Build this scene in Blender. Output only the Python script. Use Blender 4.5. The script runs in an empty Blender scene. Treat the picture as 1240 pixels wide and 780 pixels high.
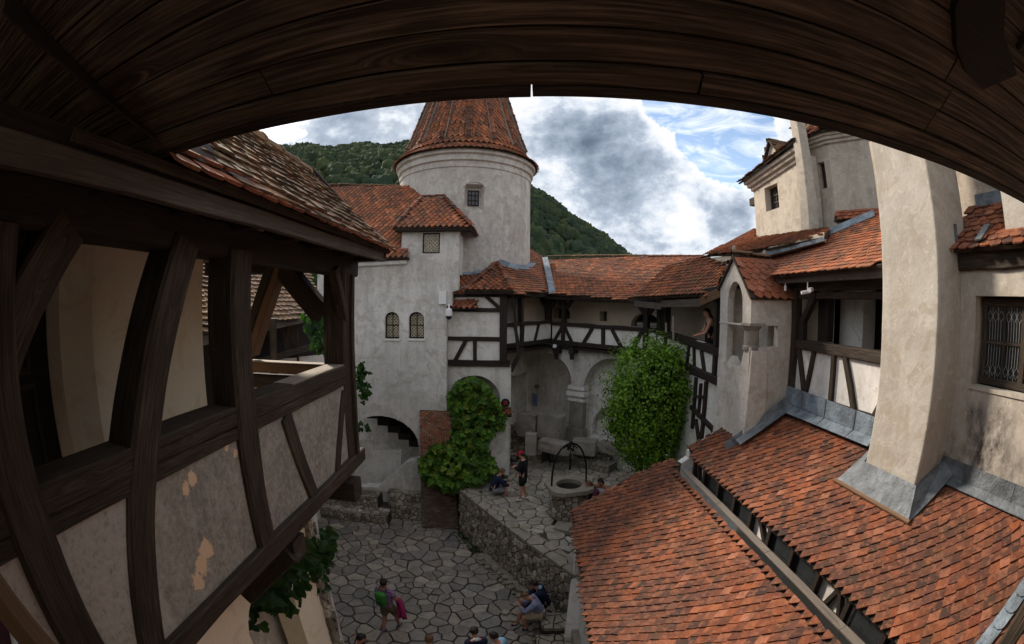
import bpy, bmesh, math, random
import numpy as np
from mathutils import Vector, Matrix
from mathutils.geometry import tessellate_polygon
R = math.radians
random.seed(7)
SC = bpy.context.scene
COL = SC.collection

# ------------------------------------------------------------------ camera (a diagonal fisheye, looking level into the courtyard)
F_PX, CX, CY, PITCH, ROLL = 550.36, 620.0, 390.0, -0.0430, -0.009
cd = bpy.data.cameras.new('camera')
cam = bpy.data.objects.new('camera', cd); COL.objects.link(cam)
SC.camera = cam
cd.type = 'PANO'
cd.sensor_fit = 'HORIZONTAL'
cd.sensor_width = 36.0
cd.clip_start = 0.02
cd.clip_end = 3000
cp = cd if hasattr(cd, 'panorama_type') else cd.cycles
cp.panorama_type = 'FISHEYE_EQUISOLID'
cp.fisheye_lens = F_PX / 1240 * 36.0
cp.fisheye_fov = R(200)


def rot_cam(v):
    c, s = math.cos(ROLL), math.sin(ROLL)
    x, y, z = c * v[0] + s * v[2], v[1], -s * v[0] + c * v[2]
    c, s = math.cos(PITCH), math.sin(PITCH)
    return Vector((x, c * y - s * z, s * y + c * z))


_r, _u, _b = rot_cam((1, 0, 0)), rot_cam((0, 0, 1)), -rot_cam((0, 1, 0))
cam.matrix_world = Matrix(((_r.x, _u.x, _b.x, 0), (_r.y, _u.y, _b.y, 0), (_r.z, _u.z, _b.z, 0), (0, 0, 0, 1)))

# ------------------------------------------------------------------ exposure, sun, sky
SC.view_settings.view_transform = 'Standard'
SC.view_settings.look = 'None'
SC.view_settings.exposure = 1.36
SC.view_settings.gamma = 1.0
SC.render.engine = 'CYCLES'
SC.cycles.use_denoising = True
SC.cycles.max_bounces = 7
SC.cycles.diffuse_bounces = 4
SUN_AZ, SUN_EL = R(-38), R(33)         # azimuth from +Y, negative is to the left
sd = bpy.data.lights.new('sun', 'SUN'); sun = bpy.data.objects.new('sun', sd); COL.objects.link(sun)
sd.energy = 2.3
sd.angle = R(7)
sd.color = (1.0, 0.88, 0.74)
_sv = Vector((math.sin(SUN_AZ) * math.cos(SUN_EL), math.cos(SUN_AZ) * math.cos(SUN_EL), math.sin(SUN_EL)))
sun.rotation_euler = _sv.to_track_quat('Z', 'Y').to_euler()


def ray(px, py):
    """direction of a point of the photograph, for measuring where a thing stands"""
    x, y = px - CX, -(py - CY)
    r = math.hypot(x, y) + 1e-9
    th = 2 * math.asin(min(1, r / (2 * F_PX)))
    return rot_cam((math.sin(th) * x / r, math.cos(th), math.sin(th) * y / r))


def on_x(px, py, x0):
    d = ray(px, py); return d * (x0 / d.x)


def on_y(px, py, y0):
    d = ray(px, py); return d * (y0 / d.y)


def on_z(px, py, z0):
    d = ray(px, py); return d * (z0 / d.z)


def at_d(px, py, D):
    d = ray(px, py); return d * (D / math.hypot(d.x, d.y))


def on_pl(px, py, p, n):
    d = ray(px, py); n = Vector(n); return d * (Vector(p).dot(n) / d.dot(n))


def on_v(px, py, A, B):
    """point on the upright plane through the plan points A and B"""
    t = (B[0] - A[0], B[1] - A[1]); return on_pl(px, py, (A[0], A[1], 0), (t[1], -t[0], 0))


world = bpy.data.worlds.new('World'); SC.world = world
world.use_nodes = True
wt = world.node_tree; wt.nodes.clear()


def N(t, kind, **k):
    n = t.nodes.new(kind)
    for a, v in k.items():
        if a.startswith('i_'):
            key = a[2:]
            key = int(key) if key.isdigit() else key.replace('_', ' ')
            n.inputs[key].default_value = v
        else:
            setattr(n, a, v)
    return n


def L(t, a, b):
    t.links.new(a, b)


def mixc(t, fac, a, b, mode='MIX'):
    n = t.nodes.new('ShaderNodeMix'); n.data_type = 'RGBA'; n.blend_type = mode
    for inp, v in ((n.inputs[0], fac), (n.inputs[6], a), (n.inputs[7], b)):
        if isinstance(v, bpy.types.NodeSocket):
            t.links.new(v, inp)
        elif isinstance(v, (int, float)):
            inp.default_value = v
        else:
            inp.default_value = (v[0], v[1], v[2], 1)
    return n.outputs[2]


def mth(t, op, a, b=None, c=None, clamp=False):
    n = t.nodes.new('ShaderNodeMath'); n.operation = op; n.use_clamp = clamp
    for i, v in enumerate((a, b, c)):
        if v is None: continue
        if isinstance(v, bpy.types.NodeSocket): t.links.new(v, n.inputs[i])
        else: n.inputs[i].default_value = v
    return n.outputs[0]


def ramp(t, fac, stops, interp='LINEAR'):
    n = t.nodes.new('ShaderNodeValToRGB'); n.color_ramp.interpolation = interp
    el = n.color_ramp.elements
    while len(el) < len(stops): el.new(0.5)
    for e, (p, c) in zip(el, stops):
        e.position = p
        e.color = (c, c, c, 1) if isinstance(c, (int, float)) else (c[0], c[1], c[2], 1)
    t.links.new(fac, n.inputs[0])
    return n.outputs[0]


def noise(t, vec, scale, detail=4, rough=0.55, dist=0.0):
    n = N(t, 'ShaderNodeTexNoise')
    n.inputs['Scale'].default_value = scale; n.inputs['Detail'].default_value = detail
    n.inputs['Roughness'].default_value = rough; n.inputs['Distortion'].default_value = dist
    if vec is not None: t.links.new(vec, n.inputs['Vector'])
    return n.outputs[0]


def vmul(t, vec, s):
    n = N(t, 'ShaderNodeVectorMath', operation='MULTIPLY'); t.links.new(vec, n.inputs[0])
    n.inputs[1].default_value = s; return n.outputs[0]


def vadd(t, vec, s):
    n = N(t, 'ShaderNodeVectorMath', operation='ADD'); t.links.new(vec, n.inputs[0])
    if isinstance(s, bpy.types.NodeSocket): t.links.new(s, n.inputs[1])
    else: n.inputs[1].default_value = s
    return n.outputs[0]


def build_sky():
    t = wt
    sky = N(t, 'ShaderNodeTexSky'); sky.sky_type = 'NISHITA'; sky.sun_disc = False
    sky.sun_elevation = SUN_EL; sky.sun_rotation = SUN_AZ % (2 * math.pi)
    sky.altitude = 700
    tc = N(t, 'ShaderNodeTexCoord')
    v = tc.outputs['Generated']
    sep = N(t, 'ShaderNodeSeparateXYZ'); L(t, v, sep.inputs[0])
    # flatten towards a cloud deck so the clouds shrink towards the horizon
    
    dv = N(t, 'ShaderNodeCombineXYZ')
    L(t, mth(t, 'MULTIPLY', sep.outputs[0], 2.3), dv.inputs[0]); L(t, mth(t, 'MULTIPLY', sep.outputs[1], 2.3), dv.inputs[1])
    L(t, mth(t, 'MULTIPLY', sep.outputs[2], 3.4), dv.inputs[2])
    p = dv.outputs[0]

    def blob(px, py, inner, outer):
        d = ray(px, py)
        dt = N(t, 'ShaderNodeVectorMath', operation='DOT_PRODUCT'); L(t, v, dt.inputs[0]); dt.inputs[1].default_value = d
        m = N(t, 'ShaderNodeMapRange', interpolation_type='SMOOTHSTEP'); L(t, dt.outputs['Value'], m.inputs[0])
        m.inputs[1].default_value = math.cos(R(outer)); m.inputs[2].default_value = math.cos(R(inner))
        return m.outputs[0]
    warp = noise(t, p, 2.2, 3)
    n1 = noise(t, vadd(t, p, (3.1, 7.7, 0.4)), 1.5, 12, 0.62, 0.25)
    n2 = noise(t, vadd(t, p, (11.1, 2.7, 5.4)), 3.0, 12, 0.62, 0.2)
    n3 = noise(t, vadd(t, p, (1.1, 22.7, 9.4)), 8.0, 8, 0.65)
    # cover: mostly cloud, open blue to the upper right of the view
    blue = mth(t, 'MAXIMUM', mth(t, 'MAXIMUM', blob(880, 165, 1, 9), mth(t, 'MULTIPLY', blob(810, 130, .5, 5), .8)), mth(t, 'MULTIPLY', blob(905, 190, 1, 5), .6))
    blue = mth(t, 'MAXIMUM', blue, mth(t, 'MULTIPLY', blob(335, 150, 1, 7), 0.3))
    cov = mth(t, 'ADD', n1, mth(t, 'MULTIPLY', n2, 0.45))
    cov = mth(t, 'ADD', cov, mth(t, 'MULTIPLY', n3, 0.12))
    cov = mth(t, 'SUBTRACT', cov, mth(t, 'MULTIPLY', blue, 0.42))
    cov = mth(t, 'ADD', cov, mth(t, 'MULTIPLY', blob(850, 255, 1, 8), 0.25))
    cov = mth(t, 'ADD', cov, mth(t, 'MULTIPLY', blob(700, 170, 1, 9), 0.2))
    cover = ramp(t, cov, [(0.625, 0.0), (0.675, 1.0)])
    # cloud tone: dark grey-blue bellies, near white edges
    dark = mth(t, 'MAXIMUM', blob(742, 190, 1.0, 8.5), mth(t, 'MULTIPLY', blob(690, 160, 1, 6), 0.6))
    dark = mth(t, 'MAXIMUM', dark, mth(t, 'MULTIPLY', blob(880, 290, .5, 5.5), 0.6))
    dark = mth(t, 'MAXIMUM', dark, mth(t, 'MULTIPLY', blob(500, 145, .5, 5), 0.55))
    dark = mth(t, 'MAXIMUM', dark, mth(t, 'MULTIPLY', blob(390, 165, .5, 9), 0.8))
    brt = mth(t, 'MAXIMUM', mth(t, 'MULTIPLY', blob(470, 135, 0.5, 4), .7), blob(810, 255, 1, 7))
    brt = mth(t, 'MAXIMUM', brt, mth(t, 'MULTIPLY', blob(655, 120, 1, 7), 0.8))
    brt = mth(t, 'MAXIMUM', brt, mth(t, 'MULTIPLY', blob(860, 295, .3, 3), 0.8))
    sunb = mth(t, 'MULTIPLY', blob(475, 130, 0, 5), .55)
    tone = mth(t, 'ADD', mth(t, 'MULTIPLY', n2, 0.75), mth(t, 'MULTIPLY', n3, 0.5))
    tone = mth(t, 'ADD', tone, mth(t, 'MULTIPLY', warp, 0.35))
    tone = mth(t, 'SUBTRACT', tone, mth(t, 'MULTIPLY', dark, 0.21))
    tone = mth(t, 'ADD', tone, mth(t, 'MULTIPLY', brt, 0.045))
    edge = ramp(t, cov, [(0.62, 1.0), (0.80, 0.0)])
    tone = mth(t, 'ADD', tone, mth(t, 'MULTIPLY', edge, 0.16))
    tone = mth(t, 'SUBTRACT', tone, 0.41)
    ccol = ramp(t, tone, [(0.0, (0.06, 0.078, 0.105)), (0.14, (0.105, 0.13, 0.17)), (0.30, (0.19, 0.22, 0.265)), (0.41, (0.32, 0.345, 0.38)), (0.50, (0.40, 0.40, 0.395)), (0.64, (0.52, 0.50, 0.47))])
    ccol = mixc(t, mth(t, 'MULTIPLY', sunb, 0.8), ccol, mixc(t, 1.0, ccol, (1.5, 1.42, 1.3), 'MULTIPLY'))
    skyc = mixc(t, 1.0, sky.outputs[0], (SKY, SKY, SKY), 'MULTIPLY')
    hz = ramp(t, sep.outputs[2], [(0.0, 0.85), (0.22, 0.25), (0.5, 0.0)])
    skyc = mixc(t, mth(t, 'MULTIPLY', hz, 0.6), skyc, (0.50, 0.60, 0.70))
    ci = noise(t, vmul(t, p, (1, 1, 2.2)), 3.4, 12, 0.66, 0.8)
    skyc = mixc(t, mth(t, 'MULTIPLY', ramp(t, ci, [(0.46, 0), (0.66, 1)]), 0.75), skyc, (0.50, 0.51, 0.52))
    out = mixc(t, cover, skyc, ccol)
    bg = N(t, 'ShaderNodeBackground'); bg.inputs[1].default_value = 1.0
    L(t, out, bg.inputs[0])
    wo = N(t, 'ShaderNodeOutputWorld'); L(t, bg.outputs[0], wo.inputs[0])


SKY = 0.075
build_sky()

# ------------------------------------------------------------------ materials
MATS = {}


def new_mat(name):
    m = bpy.data.materials.new(name); m.use_nodes = True
    t = m.node_tree; b = t.nodes['Principled BSDF']
    b.inputs['Roughness'].default_value = 0.85
    b.inputs['Specular IOR Level'].default_value = 0.25
    MATS[name] = m
    return m, t, b


def pos(t):
    return N(t, 'ShaderNodeNewGeometry').outputs['Position']


def bump(t, b, h, strength=0.4, dist=0.02):
    n = N(t, 'ShaderNodeBump'); n.inputs['Strength'].default_value = strength; n.inputs['Distance'].default_value = dist
    L(t, h, n.inputs['Height']); L(t, n.outputs[0], b.inputs['Normal'])


def rnd_socket(t):
    a = N(t, 'ShaderNodeAttribute', attribute_name='rnd')
    o = N(t, 'ShaderNodeObjectInfo')
    return mth(t, 'FRACT', mth(t, 'ADD', a.outputs['Fac'], o.outputs['Random']))


def near(t, P, c, r0, r1):
    """1 close to the place c, 0 beyond r1 (for stains that sit at one place of a wall)"""
    d = N(t, 'ShaderNodeVectorMath', operation='DISTANCE'); L(t, P, d.inputs[0]); d.inputs[1].default_value = c
    m = N(t, 'ShaderNodeMapRange', interpolation_type='SMOOTHSTEP'); L(t, d.outputs['Value'], m.inputs[0])
    m.inputs[1].default_value = r1; m.inputs[2].default_value = r0
    return m.outputs[0]


def mat_plaster(name, base, tint, stain, amount=0.5, sc=0.6, bs=0.25, streak=0.4, spots=()):
    m, t, b = new_mat(name)
    P = pos(t)
    a = noise(t, P, sc, 5, 0.6)
    c = mixc(t, ramp(t, a, [(0.35, 0), (0.65, 1)]), base, tint)
    s = noise(t, vmul(t, P, (1.6, 1.6, 0.35)), 1.3, 7, 0.68, 0.4)
    c = mixc(t, mth(t, 'MULTIPLY', ramp(t, s, [(0.48, 0), (0.72, 1)]), amount), c, stain)
    st = noise(t, vmul(t, P, (6, 6, 0.5)), 1.0, 5, 0.6)
    c = mixc(t, mth(t, 'MULTIPLY', ramp(t, st, [(0.55, 0), (0.75, 1)]), streak * 0.5), c, stain)
    bl = noise(t, vadd(t, P, (7, 3, 1)), 2.6, 6, 0.6, 0.8)
    c = mixc(t, mth(t, 'MULTIPLY', ramp(t, bl, [(0.55, 0), (0.59, 1)]), 0.6), c, [(x + y) * .5 * k for x, y, k in zip(tint, stain, (1.0, .96, .9))])
    b3 = noise(t, vadd(t, P, (1.7, 9.3, 4)), 0.9, 8, 0.7, 1.2)
    c = mixc(t, mth(t, 'MULTIPLY', ramp(t, b3, [(0.5, 0), (0.56, 1)]), 0.35 * min(1.5, amount * 2)), c, [(x * .45 + y * .55) for x, y in zip(tint, stain)])
    wh = noise(t, vadd(t, P, (4.7, .3, 8)), 6, 7, 0.72, 0.6)
    c = mixc(t, mth(t, 'MULTIPLY', ramp(t, wh, [(0.52, 0), (0.66, 1)]), 0.45), c, [min(.8, x * 1.32) for x in base])
    f = noise(t, P, 38, 4, 0.7)
    c = mixc(t, mth(t, 'MULTIPLY', ramp(t, f, [(0.3, 1), (0.6, 0)]), 0.28), c, stain)
    for (ctr, r0, r1, col, am) in spots:
        nz = noise(t, vmul(t, P, (2, 2, 1.2)), 2.6, 9, 0.74)
        k = mth(t, 'MULTIPLY', near(t, P, ctr, r0, r1), ramp(t, nz, [(0.36, 0), (0.62, 1)]))
        c = mixc(t, mth(t, 'MULTIPLY', k, am), c, col)
    L(t, c, b.inputs['Base Color'])
    h = mth(t, 'ADD', mth(t, 'MULTIPLY', noise(t, P, 5, 5, 0.55), 1.0), mth(t, 'MULTIPLY', noise(t, P, 45, 3, 0.6), 0.22))
    bump(t, b, h, bs, 0.03)
    b.inputs['Roughness'].default_value = 0.93
    return m


def mat_wood(name, c0, c1, c2, gs=1.0, rough=0.75, knots=0.0, bs=0.5):
    m, t, b = new_mat(name)
    uv = N(t, 'ShaderNodeUVMap', uv_map='UVMap').outputs[0]
    P = pos(t)
    vo = N(t, 'ShaderNodeTexVoronoi'); vo.inputs['Scale'].default_value = 1.0
    L(t, vmul(t, uv, (1.1, 5.5, 0)), vo.inputs['Vector'])
    kn = ramp(t, vo.outputs['Distance'], [(0.0, 1.0), (0.30, 0.0)])
    sepc = N(t, 'ShaderNodeSeparateColor'); L(t, vo.outputs['Color'], sepc.inputs[0])
    kn = mth(t, 'MULTIPLY', kn, mth(t, 'GREATER_THAN', sepc.outputs[0], 0.55))
    kv = N(t, 'ShaderNodeCombineXYZ'); L(t, mth(t, 'MULTIPLY', kn, 0.10), kv.inputs[1])
    gv = vadd(t, uv, kv.outputs[0])
    g = noise(t, vmul(t, gv, (1.3 * gs, 26 * gs, 0)), 1.0, 6, 0.6, 0.9)
    g2 = noise(t, vmul(t, gv, (4 * gs, 110 * gs, 0)), 1.0, 4, 0.6)
    big = noise(t, P, 1.7, 4, 0.6)
    c = mixc(t, ramp(t, g, [(0.3, 0), (0.7, 1)]), c0, c1)
    c = mixc(t, mth(t, 'MULTIPLY', ramp(t, g2, [(0.45, 0), (0.7, 1)]), 0.6), c, c2)
    wp = noise(t, vadd(t, vmul(t, uv, (1.1, 5, 0)), (3, 8, 0)), 1.0, 5, 0.6, .6)
    c = mixc(t, mth(t, 'MULTIPLY', mth(t, 'MULTIPLY', ramp(t, wp, [(0.5, 0), (0.68, 1)]), ramp(t, g, [(0.35, 0), (0.62, 1)])), 0.55), c, c2)
    c = mixc(t, mth(t, 'MULTIPLY', ramp(t, big, [(0.35, 1), (0.7, 0)]), 0.45), c, c0)
    cr = ramp(t, noise(t, vmul(t, uv, (0.8, 60, 0)), 1.0, 3, 0.5, 1.5), [(0.27, 1), (0.33, 0)])
    c = mixc(t, mth(t, 'MULTIPLY', cr, 0.75), c, [x * 0.25 for x in c0])
    if knots:
        c = mixc(t, mth(t, 'MULTIPLY', ramp(t, kn, [(0.35, 0), (0.8, 1)]), knots), c, [x * 0.35 for x in c0])
    rr = N(t, 'ShaderNodeObjectInfo').outputs['Random']
    c = mixc(t, mth(t, 'MULTIPLY', rr, 0.35), c, c1)
    L(t, c, b.inputs['Base Color'])
    h = mth(t, 'SUBTRACT', mth(t, 'ADD', g, mth(t, 'MULTIPLY', g2, 0.5)), mth(t, 'MULTIPLY', cr, 1.2))
    bump(t, b, h, bs, 0.012)
    b.inputs['Roughness'].default_value = rough
    return m


def mat_tile(name, cols, soot, lichen=0.35, sootamt=0.5):
    m, t, b = new_mat(name)
    P = pos(t)
    r = rnd_socket(t)
    n = len(cols)
    c = ramp(t, r, [((i + 0.5) / n, q) for i, q in enumerate(cols)])
    s = noise(t, P, 7, 6, 0.7, 0.3)
    c = mixc(t, mth(t, 'MULTIPLY', ramp(t, s, [(0.46, 0), (0.64, 1)]), sootamt), c, soot)
    big = noise(t, P, 0.9, 3, 0.6)
    c = mixc(t, mth(t, 'MULTIPLY', ramp(t, big, [(0.42, 0), (0.62, 1)]), 0.6), c, soot)
    mg = noise(t, vadd(t, P, (3, 6, 2)), 2.3, 6, 0.7, .5)
    c = mixc(t, mth(t, 'MULTIPLY', ramp(t, mg, [(0.54, 0), (0.66, 1)]), 0.5), c, [soot[0] * 1.3, soot[1] * 1.7, soot[2] * 1.1])
    gr = noise(t, P, 55, 3, 0.7)
    c = mixc(t, mth(t, 'MULTIPLY', ramp(t, gr, [(0.5, 0), (0.7, 1)]), 0.4), c, soot)
    pk = noise(t, vadd(t, P, (5, 5, 5)), 11, 5, 0.65)
    c = mixc(t, mth(t, 'MULTIPLY', ramp(t, pk, [(0.50, 0), (0.62, 1)]), 0.45), c, (0.34, 0.13, 0.065))
    l = noise(t, vadd(t, P, (9, 1, 4)), 5, 8, 0.75)
    c = mixc(t, mth(t, 'MULTIPLY', ramp(t, l, [(0.695, 0), (0.72, 1)]), lichen), c, (0.42, 0.44, 0.34))
    L(t, c, b.inputs['Base Color'])
    bump(t, b, mth(t, 'ADD', noise(t, P, 30, 5, 0.65), mth(t, 'MULTIPLY', s, 0.6)), 0.9, 0.012)
    b.inputs['Roughness'].default_value = 0.85
    return m


def mat_stone(name, cols, dirt, sc=4.0, bs=0.6, moss=0.0):
    m, t, b = new_mat(name)
    P = pos(t)
    r = rnd_socket(t)
    n = len(cols)
    c = ramp(t, r, [((i + 0.5) / n, q) for i, q in enumerate(cols)])
    a = noise(t, P, sc, 7, 0.68)
    c = mixc(t, mth(t, 'MULTIPLY', ramp(t, a, [(0.4, 0), (0.68, 1)]), 0.6), c, dirt)
    a2 = noise(t, vadd(t, P, (4, 8, 1)), sc * 5, 4, 0.65)
    c = mixc(t, mth(t, 'MULTIPLY', ramp(t, a2, [(0.5, 0), (0.7, 1)]), 0.3), c, [min(1, x * 1.5 + 0.02) for x in cols[0]])
    if moss:
        g = noise(t, P, 0.8, 6, 0.7)
        c = mixc(t, mth(t, 'MULTIPLY', ramp(t, g, [(0.52, 0), (0.66, 1)]), moss), c, (0.045, 0.055, 0.018))
    L(t, c, b.inputs['Base Color'])
    bump(t, b, mth(t, 'ADD', a, mth(t, 'MULTIPLY', a2, 0.5)), bs, 0.02)
    return m


def mat_plain(name, col, rough=0.6, metal=0.0, var=0.25, sc=6.0, spec=0.3, bs=0.0):
    m, t, b = new_mat(name)
    P = pos(t)
    a = noise(t, P, sc, 4, 0.6)
    c = mixc(t, ramp(t, a, [(0.3, 0), (0.7, 1)]), [x * (1 - var) for x in col], [min(1, x * (1 + var)) for x in col])
    L(t, c, b.inputs['Base Color'])
    b.inputs['Roughness'].default_value = rough; b.inputs['Metallic'].default_value = metal
    b.inputs['Specular IOR Level'].default_value = spec
    if bs: bump(t, b, noise(t, P, sc * 5, 4, 0.6), bs, 0.01)
    return m


def mat_leaf(name, cols, far=False):
    m, t, b = new_mat(name)
    r = rnd_socket(t)
    n = len(cols)
    c = ramp(t, r, [((i + 0.5) / n, q) for i, q in enumerate(cols)])
    L(t, c, b.inputs['Base Color'])
    b.inputs['Roughness'].default_value = 0.9 if far else 0.5
    b.inputs['Specular IOR Level'].default_value = 0.05 if far else 0.3
    if far: return m
    tr = N(t, 'ShaderNodeBsdfTranslucent'); L(t, mixc(t, 1.0, c, (1.1, 1.3, 0.5), 'MULTIPLY'), tr.inputs[0])
    mx = N(t, 'ShaderNodeMixShader'); mx.inputs[0].default_value = 0.42
    L(t, b.outputs[0], mx.inputs[1]); L(t, tr.outputs[0], mx.inputs[2])
    L(t, mx.outputs[0], t.nodes['Material Output'].inputs[0])
    return m


def mat_zinc(name, col, rust=0.3):
    m, t, b = new_mat(name)
    P = pos(t)
    a = noise(t, P, 3, 6, 0.65, 0.5)
    c = mixc(t, ramp(t, a, [(0.38, 0), (0.66, 1)]), [x * 0.62 for x in col], [min(1, x * 1.35) for x in col])
    a2 = noise(t, vadd(t, P, (2, 2, 2)), 9, 6, 0.7)
    c = mixc(t, mth(t, 'MULTIPLY', ramp(t, a2, [(0.6, 0), (0.72, 1)]), rust), c, (0.18, 0.10, 0.06))
    L(t, c, b.inputs['Base Color'])
    b.inputs['Metallic'].default_value = 0.1; b.inputs['Roughness'].default_value = 0.6
    bump(t, b, mth(t, 'ADD', a, noise(t, P, 14, 4, .6)), 0.7, 0.03)
    return m


mat_plaster('plaster_white', (0.76, 0.735, 0.70), (0.66, 0.64, 0.61), (0.36, 0.33, 0.30), 0.45)
mat_plaster('plaster_grey', (0.70, 0.67, 0.63), (0.58, 0.55, 0.51), (0.24, 0.22, 0.20), 0.6, 0.4)
mat_plaster('plaster_tower', (0.66, 0.62, 0.565), (0.55, 0.515, 0.47), (0.24, 0.215, 0.19), 0.65, 0.3, spots=(((-0.3, 17.5, 1.2), 1, 5, (0.27, 0.26, 0.26), 0.6), ((-2.2, 17.4, 5.2), .3, 2.5, (0.34, 0.30, 0.27), .5)))
mat_plaster('plaster_cream', (0.86, 0.74, 0.58), (0.80, 0.69, 0.54), (0.62, 0.50, 0.37), 0.2, 0.5, 0.08, 0.1)
mat_plaster('plaster_chimney', (0.46, 0.43, 0.385), (0.38, 0.35, 0.31), (0.30, 0.255, 0.20), 0.45, 1.6, 0.5, 0.3)
mat_plaster('plaster_turret', (0.55, 0.49, 0.41), (0.46, 0.41, 0.345), (0.24, 0.21, 0.18), 0.5, 0.5)
mat_plaster('plaster_shrine', (0.60, 0.57, 0.535), (0.50, 0.46, 0.415), (0.28, 0.235, 0.19), 0.5, 0.9)
mat_plaster('plaster_window_wall', (0.49, 0.45, 0.39), (0.41, 0.37, 0.32), (0.26, 0.22, 0.18), 0.4, 0.9, 0.4, 0.4,
            spots=(((5.7, 2.62, -1.62), 0.15, 0.70, (0.035, 0.03, 0.03), 1.0), ((5.7, 2.95, -1.25), 0.05, 0.35, (0.06, 0.05, 0.045), 0.9), ((5.7, 2.45, -1.15), 0.05, 0.35, (0.07, 0.06, 0.05), 0.9),
                   ((5.7, 1.9, -1.75), 0.05, 0.5, (0.07, 0.06, 0.05), 0.7), ((5.7, 3.3, -1.8), 0.05, 0.4, (0.06, 0.05, 0.04), 0.8)))
mat_wood('wood_dark', (0.012, 0.009, 0.006), (0.038, 0.026, 0.018), (0.16, 0.115, 0.082), bs=.9)
mat_wood('wood_black', (0.012, 0.008, 0.007), (0.026, 0.018, 0.015), (0.055, 0.04, 0.035))
mat_wood('wood_grey', (0.05, 0.040, 0.033), (0.11, 0.09, 0.075), (0.20, 0.165, 0.135), bs=0.7)
mat_wood('wood_warm', (0.10, 0.055, 0.030), (0.17, 0.10, 0.055), (0.24, 0.15, 0.09))
mat_wood('wood_soffit', (0.026, 0.018, 0.013), (0.085, 0.057, 0.039), (0.48, 0.36, 0.25), gs=0.5, knots=0.95, bs=1.0)
mat_wood('wood_sill', (0.19, 0.155, 0.12), (0.30, 0.25, 0.20), (0.40, 0.34, 0.28))
mat_wood('wood_gutter', (0.10, 0.085, 0.07), (0.18, 0.15, 0.125), (0.27, 0.235, 0.20), bs=.8)
TC = [(0.08, 0.032, 0.022), (0.23, 0.062, 0.022), (0.30, 0.090, 0.036), (0.15, 0.042, 0.021), (0.38, 0.150, 0.085), (0.26, 0.070, 0.024), (0.05, 0.027, 0.021), (0.20, 0.060, 0.028), (0.14, 0.056, 0.038), (0.32, 0.105, 0.045), (0.17, 0.05, 0.022), (0.24, 0.072, 0.030)]
mat_tile('tile_clay', TC, (0.045, 0.028, 0.024), .5, .6)
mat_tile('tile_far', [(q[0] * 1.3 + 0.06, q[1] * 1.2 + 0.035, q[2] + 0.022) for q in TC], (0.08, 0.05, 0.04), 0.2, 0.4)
mat_tile('tile_new', [(0.30, 0.085, 0.04), (0.36, 0.12, 0.06), (0.24, 0.065, 0.03), (0.38, 0.14, 0.08)], (0.08, 0.04, 0.03), 0.05, 0.35)
mat_tile('tile_brown', [(0.17, 0.105, 0.055), (0.22, 0.14, 0.07), (0.10, 0.065, 0.04), (0.27, 0.165, 0.085)], (0.04, 0.03, 0.025), 0.3)
mat_stone('paving', [(0.21, 0.183, 0.165), (0.27, 0.235, 0.208), (0.15, 0.137, 0.13), (0.23, 0.188, 0.16), (0.37, 0.32, 0.255), (0.18, 0.165, 0.16), (0.29, 0.25, 0.215)], (0.075, 0.063, 0.056), moss=0.22)
mat_stone('paving_light', [(0.28, 0.25, 0.215), (0.34, 0.30, 0.25), (0.22, 0.20, 0.175), (0.31, 0.265, 0.21), (0.39, 0.35, 0.29)], (0.12, 0.10, 0.085), moss=0.15)
mat_stone('rubble', [(0.26, 0.22, 0.175), (0.36, 0.31, 0.25), (0.14, 0.115, 0.095), (0.20, 0.15, 0.11), (0.42, 0.37, 0.31), (0.24, 0.21, 0.18), (0.50, 0.45, 0.38)], (0.10, 0.082, 0.068), moss=0.15)
mat_stone('mortar', [(0.05, 0.043, 0.036), (0.04, 0.034, 0.028)], (0.025, 0.022, 0.018), moss=0.6)
mat_stone('coping', [(0.26, 0.225, 0.18), (0.22, 0.195, 0.165), (0.29, 0.25, 0.19)], (0.12, 0.10, 0.08), moss=0.2)
mat_stone('block_stone', [(0.25, 0.225, 0.195), (0.21, 0.19, 0.165), (0.28, 0.25, 0.215)], (0.11, 0.095, 0.08), 2.0)
mat_stone('brick_old', [(0.15, 0.085, 0.06), (0.11, 0.07, 0.055), (0.21, 0.14, 0.10), (0.08, 0.055, 0.045), (0.20, 0.16, 0.125), (0.13, 0.10, 0.08)], (0.05, 0.04, 0.032), moss=.4)
mat_stone('brick', [(0.30, 0.11, 0.06), (0.20, 0.08, 0.05), (0.36, 0.16, 0.09), (0.12, 0.06, 0.045), (0.32, 0.20, 0.14), (0.26, 0.12, 0.07)], (0.07, 0.045, 0.035))
mat_stone('earth', [(0.065, 0.052, 0.038), (0.05, 0.042, 0.03)], (0.03, 0.03, 0.018), 1.0, moss=0.7)
mat_zinc('zinc', (0.14, 0.155, 0.17))
mat_zinc('zinc_blue', (0.19, 0.23, 0.27), 0.1)
mat_plain('iron', (0.012, 0.012, 0.013), 0.5, 0.6)
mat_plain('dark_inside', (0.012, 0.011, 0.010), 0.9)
mat_plain('glass_dark', (0.02, 0.022, 0.024), 0.12, 0.0, 0.3, 4, 0.6)
mat_plain('glass_amber', (0.16, 0.13, 0.085), 0.2, 0.0, 0.7, 9, 0.6)
mat_plain('glass_green', (0.10, 0.13, 0.03), 0.2, 0.0, 0.6, 9, 0.6)
mat_plain('came_pale', (0.45, 0.40, 0.30), 0.6)
mat_plain('lead', (0.42, 0.42, 0.40), 0.5, 0.3)
mat_plain('white_plastic', (0.70, 0.70, 0.70), 0.4, 0, 0.04)
mat_plain('black_plastic', (0.015, 0.015, 0.016), 0.35, 0, 0.1)
mat_plain('red_paint', (0.45, 0.02, 0.02), 0.5, 0, 0.1)
mat_plain('blue_paint', (0.16, 0.20, 0.32), 0.5, 0, 0.2)
mat_plain('bottle_blue', (0.06, 0.20, 0.32), 0.2, 0, 0.2)
mat_plain('skin', (0.44, 0.22, 0.15), 0.55, 0, 0.08)
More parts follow.
